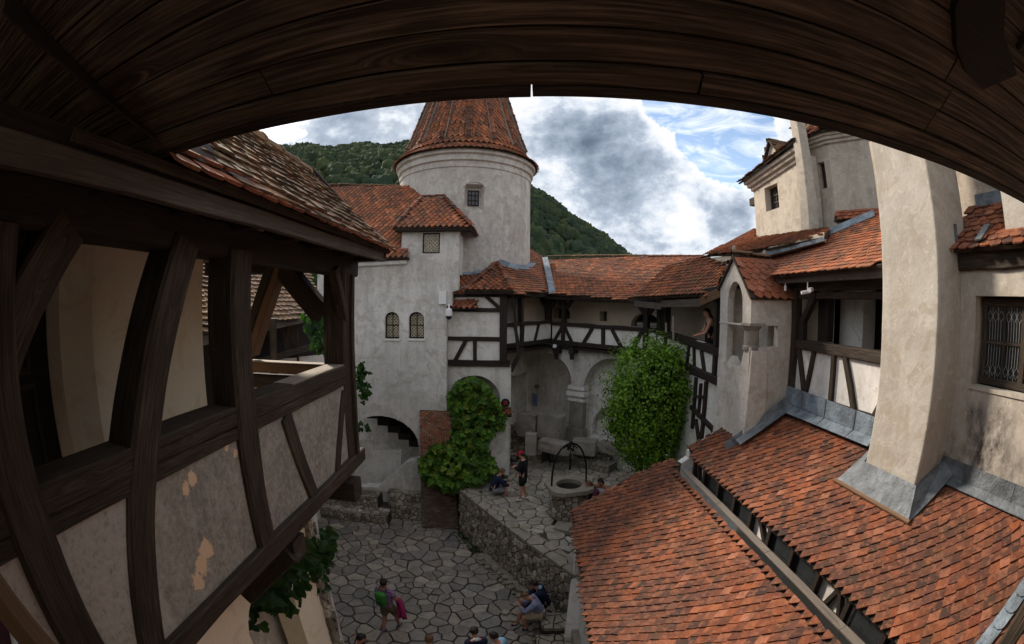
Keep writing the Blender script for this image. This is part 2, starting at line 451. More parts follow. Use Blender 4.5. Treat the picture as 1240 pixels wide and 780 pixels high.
mat_plain('skin_tan', (0.32, 0.155, 0.10), 0.55, 0, 0.08)
mat_plain('hair_dark', (0.012, 0.009, 0.007), 0.55, 0, 0.3, 60)
mat_plain('hair_brown', (0.10, 0.05, 0.025), 0.55, 0, 0.3, 60)
for nm, c in dict(navy=(0.012, 0.016, 0.04), black=(0.012, 0.012, 0.014), red=(0.30, 0.012, 0.03), khaki=(0.13, 0.11, 0.065), green=(0.04, 0.17, 0.03),
                  green_dark=(0.02, 0.09, 0.02), pink=(0.24, 0.02, 0.08), plaid=(0.20, 0.12, 0.22), hoodie=(0.20, 0.22, 0.33), lightblue=(0.20, 0.36, 0.50),
                  white=(0.60, 0.60, 0.62), beige=(0.36, 0.29, 0.20), grey=(0.16, 0.16, 0.17), denim=(0.06, 0.09, 0.16), plum=(0.07, 0.03, 0.045), floral=(0.10, 0.03, 0.06)).items():
    mat_plain('cloth_' + nm, c, 0.9, 0, 0.18 if nm not in ('plaid', 'floral') else 0.8, 8 if nm not in ('plaid', 'floral') else 26, 0.15, 0.15)
mat_leaf('leaf_bush', [(0.06, 0.14, 0.010), (0.10, 0.21, 0.014), (0.17, 0.32, 0.02), (0.08, 0.18, 0.010), (0.26, 0.42, 0.035), (0.045, 0.10, 0.010)])
mat_leaf('leaf_vine', [(0.035, 0.09, 0.010), (0.06, 0.14, 0.012), (0.09, 0.20, 0.018), (0.04, 0.10, 0.012), (0.14, 0.26, 0.025), (0.18, 0.22, 0.03)])
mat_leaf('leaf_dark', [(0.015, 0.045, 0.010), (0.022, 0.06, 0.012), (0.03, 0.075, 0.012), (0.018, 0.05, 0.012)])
mat_plain('bark', (0.07, 0.055, 0.04), 0.9, 0, 0.4, 9, 0.2, 0.5)


def worn_panel_mat():
    m, t, b = new_mat('plaster_worn')
    P = pos(t)
    a = noise(t, P, 1.1, 5, 0.6)
    c = mixc(t, ramp(t, a, [(0.35, 0), (0.65, 1)]), (0.29, 0.265, 0.235), (0.19, 0.17, 0.15))
    far = N(t, 'ShaderNodeSeparateXYZ'); L(t, P, far.inputs[0])
    # first bay by the big post is paler
    k = ramp(t, mth(t, 'MULTIPLY', far.outputs[1], 0.25), [(0.335, 1), (0.345, 0)])
    c = mixc(t, mth(t, 'MULTIPLY', k, 0.75), c, (0.40, 0.375, 0.345))
    st = noise(t, vmul(t, P, (9, 9, 1.6)), 2.0, 6, 0.65, 0.5)
    c = mixc(t, mth(t, 'MULTIPLY', ramp(t, st, [(0.5, 0), (0.75, 1)]), 0.35), c, (0.42, 0.385, 0.34))
    bb_ = noise(t, P, 4.5, 9, 0.75, .5)
    c = mixc(t, mth(t, 'MULTIPLY', ramp(t, bb_, [(0.48, 0), (0.66, 1)]), 0.5), c, (0.40, 0.365, 0.325))
    sp = noise(t, P, 26, 6, 0.75)
    c = mixc(t, mth(t, 'MULTIPLY', ramp(t, sp, [(0.5, 0), (0.72, 1)]), 0.6), c, (0.46, 0.42, 0.375))
    c = mixc(t, mth(t, 'MULTIPLY', ramp(t, sp, [(0.30, 1), (0.48, 0)]), 0.6), c, (0.10, 0.085, 0.07))
    nz = noise(t, P, 17, 8, 0.78, .6)
    hole = None
    for (ctr, r) in (((-1.80, 1.89, -0.985), 0.08), ((-1.80, 1.81, -1.01), 0.08), ((-1.80, 1.85, -1.44), 0.13), ((-1.80, 1.77, -1.51), 0.14), ((-1.80, 1.69, -1.58), 0.12), ((-1.80, 2.40, -0.98), 0.05), ((-1.80, 2.3, -0.91), 0.05)):
        q = near(t, P, ctr, r * 0.1, r)
        hole = q if hole is None else mth(t, 'MAXIMUM', hole, q)
    hm = ramp(t, mth(t, 'MULTIPLY', mth(t, 'ADD', mth(t, 'MULTIPLY', hole, 0.75), mth(t, 'MULTIPLY', nz, 2.2)), 0.5), [(0.755, 0), (0.765, 1)])
    hm = mth(t, 'MULTIPLY', hm, mth(t, 'GREATER_THAN', hole, 0.01))
    c = mixc(t, hm, c, (0.66, 0.46, 0.31))
    L(t, c, b.inputs['Base Color'])
    h = mth(t, 'SUBTRACT', mth(t, 'ADD', noise(t, P, 8, 5, 0.6), mth(t, 'MULTIPLY', sp, 0.4)), mth(t, 'MULTIPLY', hm, 0.8))
    bump(t, b, h, 0.5, 0.02)
    b.inputs['Roughness'].default_value = 0.95


worn_panel_mat()

# ------------------------------------------------------------------ mesh helpers
class MB:
    """collects shapes in world coordinates; part() links them as ONE mesh object"""
    def __init__(s):
        s.v, s.f, s.r, s.uv = [], [], [], []

    def add(s, vs, fs, rnd=None, uvs=None):
        o = len(s.v); s.v += [tuple(p) for p in vs]
        r = random.random() if rnd is None else rnd
        for i, f in enumerate(fs):
            s.f.append([o + k for k in f]); s.r.append(r)
            s.uv.append(uvs[i] if uvs else None)
        return s

    def box(s, x0, x1, y0, y1, z0, z1, rnd=None):
        v = [(x, y, z) for z in (z0, z1) for y in (y0, y1) for x in (x0, x1)]
        return s.add(v, [(0, 2, 3, 1), (4, 5, 7, 6), (0, 1, 5, 4), (2, 6, 7, 3), (0, 4, 6, 2), (1, 3, 7, 5)], rnd)

    def beam(s, a, b, nrm, w, d, off=0.0, ch=None, jit=0.0, seg=None, w2=None):
        """squared timber from a to b; its front face lies on the plane through a and b with outward normal nrm; w wide in that plane, d deep"""
        a, b, n = Vector(a), Vector(b), Vector(nrm).normalized()
        ax = (b - a); Ln = ax.length; ax.normalize()
        n = (n - ax * n.dot(ax)).normalized(); sd = ax.cross(n)
        c = min(w, d) * 0.09 if ch is None else ch
        seg = seg or (max(1, min(10, int(Ln / 0.35))) if jit else 1)
        w2 = w if w2 is None else w2
        rings = []; u0 = random.random() * 9; v0 = random.random() * 9
        for i in range(seg + 1):
            f = i / seg; ww = w + (w2 - w) * f
            j = [random.uniform(-jit, jit) for _ in range(4)]
            if i in (0, seg): j = [q * .4 for q in j]
            h0, h1 = -ww / 2 + j[0], ww / 2 + j[1]; n0, n1 = off + j[2] * .6, off - d + j[3] * .6
            cs = [(h0 + c, n0), (h1 - c, n0), (h1, n0 - c), (h1, n1 + c), (h1 - c, n1), (h0 + c, n1), (h0, n1 + c), (h0, n0 - c)]
            rings.append([a + ax * (Ln * f) + sd * p + n * q for p, q in cs])
        per = [0, ww - 2 * c, ww, ww + d - 2 * c, ww + d, 2 * ww + d, 2 * ww + d, 2 * ww + 2 * d, 2 * ww + 2 * d + c]
        vs = [p for r in rings for p in r]; fs = []; uvs = []
        for i in range(seg):
            for k in range(8):
                k2 = (k + 1) % 8
                fs.append((i * 8 + k, i * 8 + k2, i * 8 + 8 + k2, i * 8 + 8 + k))
                ua, ub = u0 + Ln * i / seg, u0 + Ln * (i + 1) / seg
                uvs.append([(ua, v0 + per[k]), (ua, v0 + per[k + 1]), (ub, v0 + per[k + 1]), (ub, v0 + per[k])])
        fs.append(tuple(range(7, -1, -1))); uvs.append([(u0 + k * .02, v0 + k * .01) for k in range(8)])
        e = seg * 8; fs.append(tuple(e + k for k in range(8))); uvs.append([(u0 + k * .02, v0 + k * .01) for k in range(8)])
        return s.add(vs, fs, None, uvs)

    def slab(s, T, outer, holes=(), th=0.2, rnd=None, edge=0.0):
        """flat piece: T(u, v, depth) -> world, outer and hole outlines in (u, v), th thick"""
        loops = [list(outer)] + [list(h) for h in holes]
        tri = tessellate_polygon([[Vector((p[0], p[1], 0)) for p in l] for l in loops])
        flat = [p for l in loops for p in l]; n = len(flat)
        vs = [T(p[0], p[1], 0) for p in flat] + [T(p[0], p[1], th) for p in flat]
        fs = [tuple(t) for t in tri] + [tuple(n + k for k in reversed(t)) for t in tri]
        o = 0
        for l in loops:
            m = len(l)
            fs += [(o + k, n + o + k, n + o + (k + 1) % m, o + (k + 1) % m) for k in range(m)]
            o += m
        r = random.random() if rnd is None else rnd
        uvs = []
        allp = flat + flat
        for f in fs: uvs.append([(allp[k][0], allp[k][1]) for k in f])
        return s.add(vs, fs, r, uvs)

    def tube(s, pts, rad, n=8, closed=False, cap=True, rnd=None):
        pts = [Vector(p) for p in pts]; m = len(pts)
        rads = rad if isinstance(rad, (list, tuple)) else [rad] * m
        vs = []; up = None
        for i in range(m):
            a = pts[(i - 1) % m] if (closed or i) else pts[0]
            b = pts[(i + 1) % m] if (closed or i < m - 1) else pts[-1]
            t = (b - a).normalized()
            if up is None: up = t.orthogonal().normalized()
            up = (up - t * up.dot(t)).normalized(); sd = t.cross(up)
            for k in range(n):
                q = 2 * math.pi * k / n
                vs.append(pts[i] + (up * math.cos(q) + sd * math.sin(q)) * rads[i])
        fs = []
        for i in range(m if closed else m - 1):
            j = (i + 1) % m
            for k in range(n): fs.append((i * n + k, i * n + (k + 1) % n, j * n + (k + 1) % n, j * n + k))
        if cap and not closed:
            fs.append(tuple(range(n - 1, -1, -1))); fs.append(tuple((m - 1) * n + k for k in range(n)))
        return s.add(vs, fs, rnd)

    def lathe(s, c, prof, n=24, a0=0.0, a1=2 * math.pi, rnd=None):
        c = Vector(c); full = abs(a1 - a0 - 2 * math.pi) < 1e-6; m = n if full else n + 1
        vs = []
        for (r, z) in prof:
            for k in range(m):
                q = a0 + (a1 - a0) * k / n
                vs.append(c + Vector((r * math.cos(q), r * math.sin(q), z)))
        fs = []
        for i in range(len(prof) - 1):
            for k in range(n):
                k2 = (k + 1) % m
                fs.append((i * m + k, i * m + k2, (i + 1) * m + k2, (i + 1) * m + k))
        return s.add(vs, fs, rnd)

    def ball(s, c, r, n=10, rz=None, rnd=None):
        rz = rz or r; prof = [(max(1e-4, r * math.sin(math.pi * i / (n // 2 + 2))), -rz * math.cos(math.pi * i / (n // 2 + 2))) for i in range(n // 2 + 3)]
        return s.lathe(c, prof, n, rnd=rnd)


ORG = {}


def tag(o, label=None, cat=None, group=None, kind=None):
    if label: o['label'] = label
    if cat: o['category'] = cat
    if group: o['group'] = group
    if kind: o['kind'] = kind
    return o


def thing(name, label, cat, loc=(0, 0, 0), group=None, kind=None):
    o = bpy.data.objects.new(name, None); COL.objects.link(o)
    o.empty_display_size = 0.2
    o.location = loc; ORG[o.name] = Vector(loc)
    return tag(o, label, cat, group, kind)


def gpart(name, parent, label=None):
    """a part made of several pieces: an Empty under its thing"""
    o = bpy.data.objects.new(name, None); COL.objects.link(o); o.empty_display_size = 0.1
    o.parent = parent; ORG[o.name] = ORG[parent.name]
    return tag(o, label)


def to_mesh(mb, name, org=Vector((0, 0, 0)), smooth=False):
    me = bpy.data.meshes.new(name)
    me.from_pydata([(v[0] - org.x, v[1] - org.y, v[2] - org.z) for v in mb.v], [], mb.f)
    a = me.attributes.new('rnd', 'FLOAT', 'FACE'); a.data.foreach_set('value', mb.r)
    if any(u is not None for u in mb.uv):
        ul = me.uv_layers.new(name='UVMap'); k = 0
        buf = []
        for f, u in zip(mb.f, mb.uv):
            if u is None: u = [(mb.v[i][0] + mb.v[i][1], mb.v[i][2]) for i in f]
            for q in u: buf += [q[0], q[1]]
        ul.data.foreach_set('uv', buf)
    if smooth: me.polygons.foreach_set('use_smooth', [True] * len(me.polygons))
    me.update()
    return me


def part(mb, name, mat, parent=None, label=None, kind=None, smooth=False):
    org = ORG[parent.name] if parent is not None else Vector((0, 0, 0))
    me = to_mesh(mb, name, org, smooth)
    me.materials.append(MATS[mat])
    o = bpy.data.objects.new(name, me); COL.objects.link(o)
    if parent is not None: o.parent = parent
    ORG[o.name] = org
    return tag(o, label, kind=kind)


def solo(mb, name, mat, label, cat, group=None, kind=None, smooth=False):
    """a thing that is one mesh, its origin at its base"""
    xs = [v[0] for v in mb.v]; ys = [v[1] for v in mb.v]; zs = [v[2] for v in mb.v]
    org = Vector(((min(xs) + max(xs)) / 2, (min(ys) + max(ys)) / 2, min(zs)))
    me = to_mesh(mb, name, org, smooth); me.materials.append(MATS[mat])
    o = bpy.data.objects.new(name, me); COL.objects.link(o); o.location = org; ORG[o.name] = org
    return tag(o, label, cat, group, kind)


def inst(me, name, M, parent, mat=None):
    """one piece that shares its mesh with its look-alikes"""
    o = bpy.data.objects.new(name, me); COL.objects.link(o)
    org = ORG[parent.name]
    M = M.copy(); M.translation = M.translation - org
    o.parent = parent; o.matrix_local = M
    return o


def TX(x0, sgn=1):       # outlines drawn as (y, z) on the plane x = x0; depth grows away from the viewer's side
    return lambda u, v, d: Vector((x0 + sgn * d, u, v))


def TY(y0):              # outlines drawn as (x, z) on the plane y = y0
    return lambda u, v, d: Vector((u, y0 + d, v))


def TV(A, B, s0=0.0):    # outlines drawn as (distance from A towards B, z); depth to the left of A->B
    A = Vector((A[0], A[1], 0)); B = Vector((B[0], B[1], 0)); t = (B - A).normalized(); n = Vector((-t.y, t.x, 0))
    return lambda u, v, d: A + t * u + n * d + Vector((0, 0, v))


def arc(cx, cz, rx, rz, n=14, a0=0.0, a1=180.0):
    return [(cx + rx * math.cos(R(a0 + (a1 - a0) * i / n)), cz + rz * math.sin(R(a0 + (a1 - a0) * i / n))) for i in range(n + 1)]


def arch_hole(x0, x1, z0, zs, rz, n=14):
    """opening with a round head: from x0 to x1, sill z0, springing zs, rise rz"""
    return [(x1, z0)] + arc((x0 + x1) / 2, zs, (x1 - x0) / 2, rz, n) + [(x0, z0)]


def rect(x0, x1, z0, z1):
    return [(x0, z0), (x1, z0), (x1, z1), (x0, z1)]


# ------------------------------------------------------------------ clay tile roofs, laid tile by tile
def pip(p, poly):
    x, y = p; c = False; j = len(poly) - 1
    for i in range(len(poly)):
        xi, yi = poly[i]; xj, yj = poly[j]
        if (yi > y) != (yj > y) and x < (xj - xi) * (y - yi) / (yj - yi) + xi: c = not c
        j = i
    return c


def tile_shape(w, e, shape, seedv=0, fat=1.0, Lf=2.15):
    """one plain tile, its tail at the origin, head up the slope (+Y), outer face up (+Z)"""
    Lg = e * Lf; t = 0.017 * fat; h = w * 0.478
    rr = random.Random(seedv)
    j = lambda a: rr.uniform(-a, a)
    if shape == 'point':
        tail = [(-h, e * 0.90 + j(.006)), (-h * 0.20, e * 0.13 + j(.004)), (0 + j(.005), -e * 0.02), (h * 0.20, e * 0.13 + j(.004)), (h, e * 0.90 + j(.006))]
    elif shape == 'scale':
        tail = [(-h, e * 0.50 + j(.004)), (-h * 0.35, e * 0.10), (0, 0), (h * 0.35, e * 0.10), (h, e * 0.50 + j(.004))]
    elif shape == 'round':
        tail = [(-h, e * 0.38), (-h * .8, e * .14), (-h * .4, e * .01), (h * .4, e * .01), (h * .8, e * .14), (h, e * 0.38)]
    else:
        tail = [(-h, e * 0.05), (-h * .6, 0), (h * .6, 0), (h, e * 0.05)]
    out = tail + [(h * 0.98, Lg), (-h * 0.98, Lg)]
    k = len(tail)

    def z(p): return (0.040 - 0.032 * (p[1] / Lg)) * fat
    vs = [(p[0], p[1], z(p) + (0.004 if abs(p[0]) < h * .7 else 0)) for p in out] + [(p[0], p[1], z(p) - t) for p in tail]
    fs = [tuple(range(len(out)))]
    n = len(out)
    for i in range(k - 1): fs.append((i + 1, i, n + i, n + i + 1))
    fs.append((0, n - 1, n)); fs.append((k - 1, n + k - 1, k))
    return vs, fs


def tile_roof(parent, poly, w, e, mat, shape='point', near_n=0, under='wood_dark', name='tile', tilt=0.0, deck=True, bow=0.0, mess=0.012, uv_dir=None):
    """poly: corners in space. Lays tiles over it; the near_n that show largest are objects, the rest one part"""
    P = [Vector(p) for p in poly]
    nn = Vector((0, 0, 0))
    for i in range(len(P)): nn += P[i].cross(P[(i + 1) % len(P)])
    nn.normalize()
    if nn.z < 0: nn = -nn
    U = Vector((0, 0, 1)).cross(nn).normalized() if uv_dir is None else Vector(uv_dir).normalized()
    V = nn.cross(U).normalized()
    if V.z < 0: V = -V; U = -U
    c0 = sum(P, Vector()) / len(P)
    q = [((p - c0).dot(U), (p - c0).dot(V)) for p in P]
    u0, u1 = min(a for a, b in q), max(a for a, b in q); v0, v1 = min(b for a, b in q), max(b for a, b in q)
    if deck:
        mb = MB(); mb.slab(lambda a, b, d: c0 + U * a + V * b - nn * (0.012 + d), q, (), 0.05)
        part(mb, 'roof_deck', under, parent)
    tl = []
    rows = int((v1 - v0) / e) + 2
    for r in range(-1, rows):
        v = v0 + r * e - 0.04
        nc = int((u1 - u0) / w) + 2
        for c in range(-1, nc):
            u = u0 + (c + (0.5 if r % 2 else 0.0)) * w
            if not (pip((u, v + e * 0.75), q) or (r == -1 or r == 0) and pip((u, v0 + e * .6), q)): continue
            if r == -1: continue
            p = c0 + U * (u + random.uniform(-.004, .004)) + V * (v + random.uniform(-mess, mess) * .8)
            rot = random.gauss(0, 0.022 + mess * .5); lift = abs(random.gauss(0, mess * .35))
            if bow: p = p + nn * (bow * math.sin(u * 1.3 + v * 0.7) * math.cos(v * 1.9 - u * .5))
            X = (U * math.cos(rot) + V * math.sin(rot)); Y = nn.cross(X)
            ty = random.gauss(0, .012)
            Z = (nn + X * random.gauss(0, .02) + Y * ty).normalized(); Y = (Y - Z * Y.dot(Z)).normalized(); X = Y.cross(Z)
            M = Matrix(((X.x, Y.x, Z.x, p.x + nn.x * lift), (X.y, Y.y, Z.y, p.y + nn.y * lift), (X.z, Y.z, Z.z, p.z + nn.z * lift), (0, 0, 0, 1)))
            vis = abs(nn.dot(p.normalized())) * 0 + p.length
            pd = project(p)
            if pd is None: vis += 50
            short = not (pip((u - w * .3, v + e * 2.1), q) and pip((u + w * .3, v + e * 2.1), q))
            if random.random() < .025: M = M @ Matrix.Rotation(random.gauss(0, .10), 4, 'Z') @ Matrix.Translation((0, -e * random.uniform(.05, .3), .006))
            tl.append((vis, M, short))
    tl.sort(key=lambda a: a[0])
    if near_n:
        meshes = []
        for k in range(12):
            vs, fs = tile_shape(w, e, shape, k, 1.0, 2.15 if k < 6 else 1.15)
            m2 = MB(); m2.add(vs, fs, 0.0)
            me = to_mesh(m2, 'tile'); me.materials.append(MATS[mat]); meshes.append(me)
        for i, (_, M, s_) in enumerate(tl[:near_n]): inst(meshes[i * 7 % 6 + (6 if s_ else 0)], name, M, parent)
    rest = tl[near_n:]
    if rest:
        mb = MB(); ft = 1.0 if near_n else 1.7; sh = [tile_shape(w, e, shape, k, ft) for k in range(4)] + [tile_shape(w, e, shape, k, ft, 1.15) for k in range(4)]
        for i, (_, M, s_) in enumerate(rest):
            vs, fs = sh[i % 4 + (4 if s_ else 0)]
            mb.add([M @ Vector(v) for v in vs], fs)
        part(mb, 'tile_courses', mat, parent, kind='stuff')
    return c0, U, V, nn


def project(p):
    """pixel of the photograph at which a point would show, None when outside the picture"""
    p = Vector(p)
    x, y, z = p.dot(_r), -p.dot(_b), p.dot(_u)
    n = math.sqrt(x * x + y * y + z * z) + 1e-9
    th = math.acos(max(-1, min(1, y / n))); r = 2 * F_PX * math.sin(th / 2); h = math.hypot(x, z) + 1e-9
    px, py = CX + r * x / h, CY - r * z / h
    return (px, py) if -20 < px < 1260 and -20 < py < 800 else None


def ridge_tiles(parent, a, b, r=0.085, Ln=0.36, mat='tile_clay', name='ridge_tile', lip=True, flat=0.8):
    """half-round ridge tiles end to end from a to b"""
    a, b = Vector(a), Vector(b); d = b - a; n = max(1, round(d.length / Ln)); ax = d.normalized()
    sd = ax.cross(Vector((0, 0, 1))).normalized(); up = sd.cross(ax).normalized()
    vs, fs = [], []
    prof = [(0.0, 1.0), (0.86, 0.94), (0.90, 1.16), (1.04, 1.18)]
    for (t, k) in prof:
        for i in range(7):
            q = math.pi * i / 6
            vs.append((t, math.cos(q) * r * k, math.sin(q) * r * k * flat))
    for j in range(3):
        for i in range(6): fs.append((j * 7 + i, j * 7 + i + 1, j * 7 + 8 + i, j * 7 + 7 + i))
    fs.append(tuple(range(21, 28)))
    m = MB(); m.add([(v[0] * d.length / n, v[1], v[2]) for v in vs], fs, 0.0); me = to_mesh(m, name); me.materials.append(MATS[mat])
    for i in range(n):
        p = a + d * (i / n) + up * random.uniform(-.01, .01)
        ax2 = (ax + sd * random.uniform(-.03, .03) + up * random.uniform(-.02, .02)).normalized(); s2 = ax2.cross(up).normalized(); u2 = s2.cross(ax2)
        inst(me, name, Matrix(((ax2.x, s2.x, u2.x, p.x), (ax2.y, s2.y, u2.y, p.y), (ax2.z, s2.z, u2.z, p.z), (0, 0, 0, 1))), parent)


# ------------------------------------------------------------------ stones with their own outlines
def clip_half(poly, mx, my, nx, ny):
    out = []
    for i in range(len(poly)):
        a, b = poly[i], poly[(i + 1) % len(poly)]
        da = (a[0] - mx) * nx + (a[1] - my) * ny; db = (b[0] - mx) * nx + (b[1] - my) * ny
        if da <= 0: out.append(a)
        if (da < 0 < db) or (db < 0 < da):
            t = da / (da - db); out.append((a[0] + (b[0] - a[0]) * t, a[1] + (b[1] - a[1]) * t))
    return out


def cells(region, size, rr, vary=0.35, lumps=None):
    """irregular convex cells that fill the region's outline"""
    xs = [p[0] for p in region]; ys = [p[1] for p in region]
    x0, x1, y0, y1 = min(xs) - size, max(xs) + size, min(ys) - size, max(ys) + size
    pts = []; grid = {}
    area = (x1 - x0) * (y1 - y0)
    for _ in range(int(area / size ** 2 * 9)):
        x, y = rr.uniform(x0, x1), rr.uniform(y0, y1)
        md = size * (0.50 + vary * .6 * (0.5 + 0.5 * math.sin(x * 2.1 / size * .3 + 1.7) * math.cos(y * 1.9 / size * .3)) + rr.uniform(-.22, .34))
        gx, gy = int(x / size), int(y / size); ok = True
        for i in range(gx - 1, gx + 2):
            for j in range(gy - 1, gy + 2):
                for q in grid.get((i, j), ()):
                    if (q[0] - x) ** 2 + (q[1] - y) ** 2 < md * md: ok = False
        if ok: pts.append((x, y)); grid.setdefault((gx, gy), []).append((x, y))
    A = np.array(pts); out = []
    area2 = sum(region[i][0] * region[(i + 1) % len(region)][1] - region[(i + 1) % len(region)][0] * region[i][1] for i in range(len(region)))
    ccw = area2 > 0; convex = True
    for i in range(len(region)):
        a, b, c = region[i], region[(i + 1) % len(region)], region[(i + 2) % len(region)]
        cr = (b[0] - a[0]) * (c[1] - b[1]) - (b[1] - a[1]) * (c[0] - b[0])
        if (cr < -1e-9) == ccw: convex = False
    for i, (x, y) in enumerate(pts):
        if not pip((x, y), region) and not convex: continue
        d = (A[:, 0] - x) ** 2 + (A[:, 1] - y) ** 2; nb = np.argsort(d)[1:15]
        poly = [(x - size * 2, y - size * 2), (x + size * 2, y - size * 2), (x + size * 2, y + size * 2), (x - size * 2, y + size * 2)]
        for k in nb:
            qx, qy = A[k]; poly = clip_half(poly, (x + qx) / 2, (y + qy) / 2, qx - x, qy - y)
            if len(poly) < 3: break
        if len(poly) >= 3 and convex:
            n = len(region)
            for i2 in range(n):
                a, b = region[i2], region[(i2 + 1) % n]
                nx, ny = (b[1] - a[1]), -(b[0] - a[0])
                if not ccw: nx, ny = -nx, -ny
                poly = clip_half(poly, a[0], a[1], nx, ny)
                if len(poly) < 3: break
        if len(poly) >= 3:
            ar_ = abs(sum(poly[k][0] * poly[(k + 1) % len(poly)][1] - poly[(k + 1) % len(poly)][0] * poly[k][1] for k in range(len(poly)))) / 2
            if ar_ > size * size * .04: out.append(((x, y), poly))
    return out


def stone_solid(c, poly, gap, h, rr, rough=0.08):
    """one dressed-by-hand stone: outline drawn in by the joint, edges worn round"""
    n = len(poly); cx = sum(p[0] for p in poly) / n; cy = sum(p[1] for p in poly) / n
    per = []
    for i in range(n):
        a, b = poly[i], poly[(i + 1) % n]
        per.append(a)
        if math.hypot(a[0] - b[0], a[1] - b[1]) > gap * 5: per.append(((a[0] + b[0]) / 2 + rr.uniform(-1, 1) * gap * .5, (a[1] + b[1]) / 2 + rr.uniform(-1, 1) * gap * .5))
    out = []
    for (x, y) in per:
        d = math.hypot(x - cx, y - cy) + 1e-6; k = max(0.2, (d - gap) / d) * (1 - rr.uniform(0, rough))
        out.append((cx + (x - cx) * k, cy + (y - cy) * k))
    m = len(out); e = min(gap * 0.8, 0.02)
    ins = []
    for (x, y) in out:
        d = math.hypot(x - cx, y - cy) + 1e-6; k = max(0.2, (d - e) / d); ins.append((cx + (x - cx) * k, cy + (y - cy) * k))
    tx, ty = rr.uniform(-.03, .03), rr.uniform(-.03, .03)
    vs = [(x, y, 0) for x, y in out] + [(x, y, h - e * .6 + tx * (x - cx) + ty * (y - cy)) for x, y in out] + [(x, y, h + tx * (x - cx) + ty * (y - cy)) for x, y in ins]
    vs.append((cx, cy, h + rr.uniform(0, .35) * e))
    fs = []
    for i in range(m):
        j = (i + 1) % m
        fs += [(i, j, m + j, m + i), (m + i, m + j, 2 * m + j, 2 * m + i), (2 * m + i, 2 * m + j, 3 * m)]
    return vs, fs


def lay_stones(parent, T, region, size, gap, h, mat, near_n, name, rr, hv=0.3, vary=0.35, keep=None):
    """T(u, v, height) -> world. The near_n nearest stones are objects of their own"""
    st = cells(region, size, rr, vary)
    items = []
    for c, poly in st:
        w = T(c[0], c[1], 0)
        if keep and not keep(w): continue
        items.append((Vector(w).length + (0 if project(w) else 60), c, poly))
    items.sort(key=lambda a: a[0])
    rest = MB()
    for i, (_, c, poly) in enumerate(items):
        vs, fs = stone_solid(c, poly, gap, h * (1 + rr.uniform(-hv, hv)), rr)
        W = [T(v[0], v[1], v[2]) for v in vs]
        if i < near_n:
            m = MB(); m.add(W, fs, rr.random())
            part(m, name, mat, parent)
        else: rest.add(W, fs, rr.random())
    if rest.v: part(rest, name + '_bed', mat, parent, kind='stuff')


# ------------------------------------------------------------------ leaves
def leaf_verts(s, kind, rr):
    if kind == 'vine':      # heart-shaped lobed leaf with a fold along the midrib
        o = [(0, 0), (.42, -.10), (.52, .28), (.30, .42), (.26, .72), (0, 1.0)]
        z = [0, .10, .16, .08, .06, -.10]
        R_ = [(x * s, y * s, q * s) for (x, y), q in zip(o, z)]
        L_ = [(-x * s, y * s, q * s) for (x, y), q in zip(o[1:5], z[1:5])]
        vs = R_ + L_ + [(0, .45 * s, -.03 * s)]
        fs = [(0, 1, 2, 10), (10, 2, 3, 4), (10, 4, 5), (0, 10, 7, 6), (10, 9, 8, 7), (10, 5, 9)]
        return vs, fs
    vs = [(0, 0, 0), (.34 * s, .45 * s, .10 * s), (0, s, -.06 * s), (-.34 * s, .45 * s, .10 * s), (0, .5 * s, 0)]
    return vs, [(0, 1, 4), (1, 2, 4), (4, 2, 3), (0, 4, 3)]


def leaf_matrix(p, n, rr, hang=0.6, wob=.45):
    n = (Vector(n) + Vector((rr.gauss(0, wob), rr.gauss(0, wob), rr.gauss(0, wob)))).normalized()
    d = Vector((rr.gauss(0, .5), rr.gauss(0, .5), -hang + rr.gauss(0, .35)))
    y = d - n * d.dot(n)
    if y.length < 1e-3: y = n.orthogonal()
    y.normalize(); x = y.cross(n)
    return Matrix(((x.x, y.x, n.x, p[0]), (x.y, y.y, n.y, p[1]), (x.z, y.z, n.z, p[2]), (0, 0, 0, 1)))


def leaf_mass(parent, spots, s, kind, mat, rr, near_n=0, name='leaf', hang=.6, wob=.45, rest_name='foliage'):
    """spots: (point, normal). The nearest near_n leaves are objects, the rest one part"""
    spots = sorted(spots, key=lambda a: Vector(a[0]).length + (0 if project(a[0]) else 60))
    if near_n:
        ms = []
        for k in range(5):
            vs, fs = leaf_verts(s * (0.8 + .1 * k), kind, rr); m = MB(); m.add(vs, fs, 0.0)
            me = to_mesh(m, name); me.materials.append(MATS[mat]); ms.append(me)
        for i, (p, n) in enumerate(spots[:near_n]): inst(ms[i % 5], name, leaf_matrix(p, n, rr, hang, wob), parent)
    mb = MB()
    for (p, n) in spots[near_n:]:
        vs, fs = leaf_verts(s * rr.uniform(.65, 1.15), kind, rr); M = leaf_matrix(p, n, rr, hang, wob)
        mb.add([M @ Vector(v) for v in vs], fs, rr.random())
    if mb.v: part(mb, rest_name, mat, parent, kind='stuff')


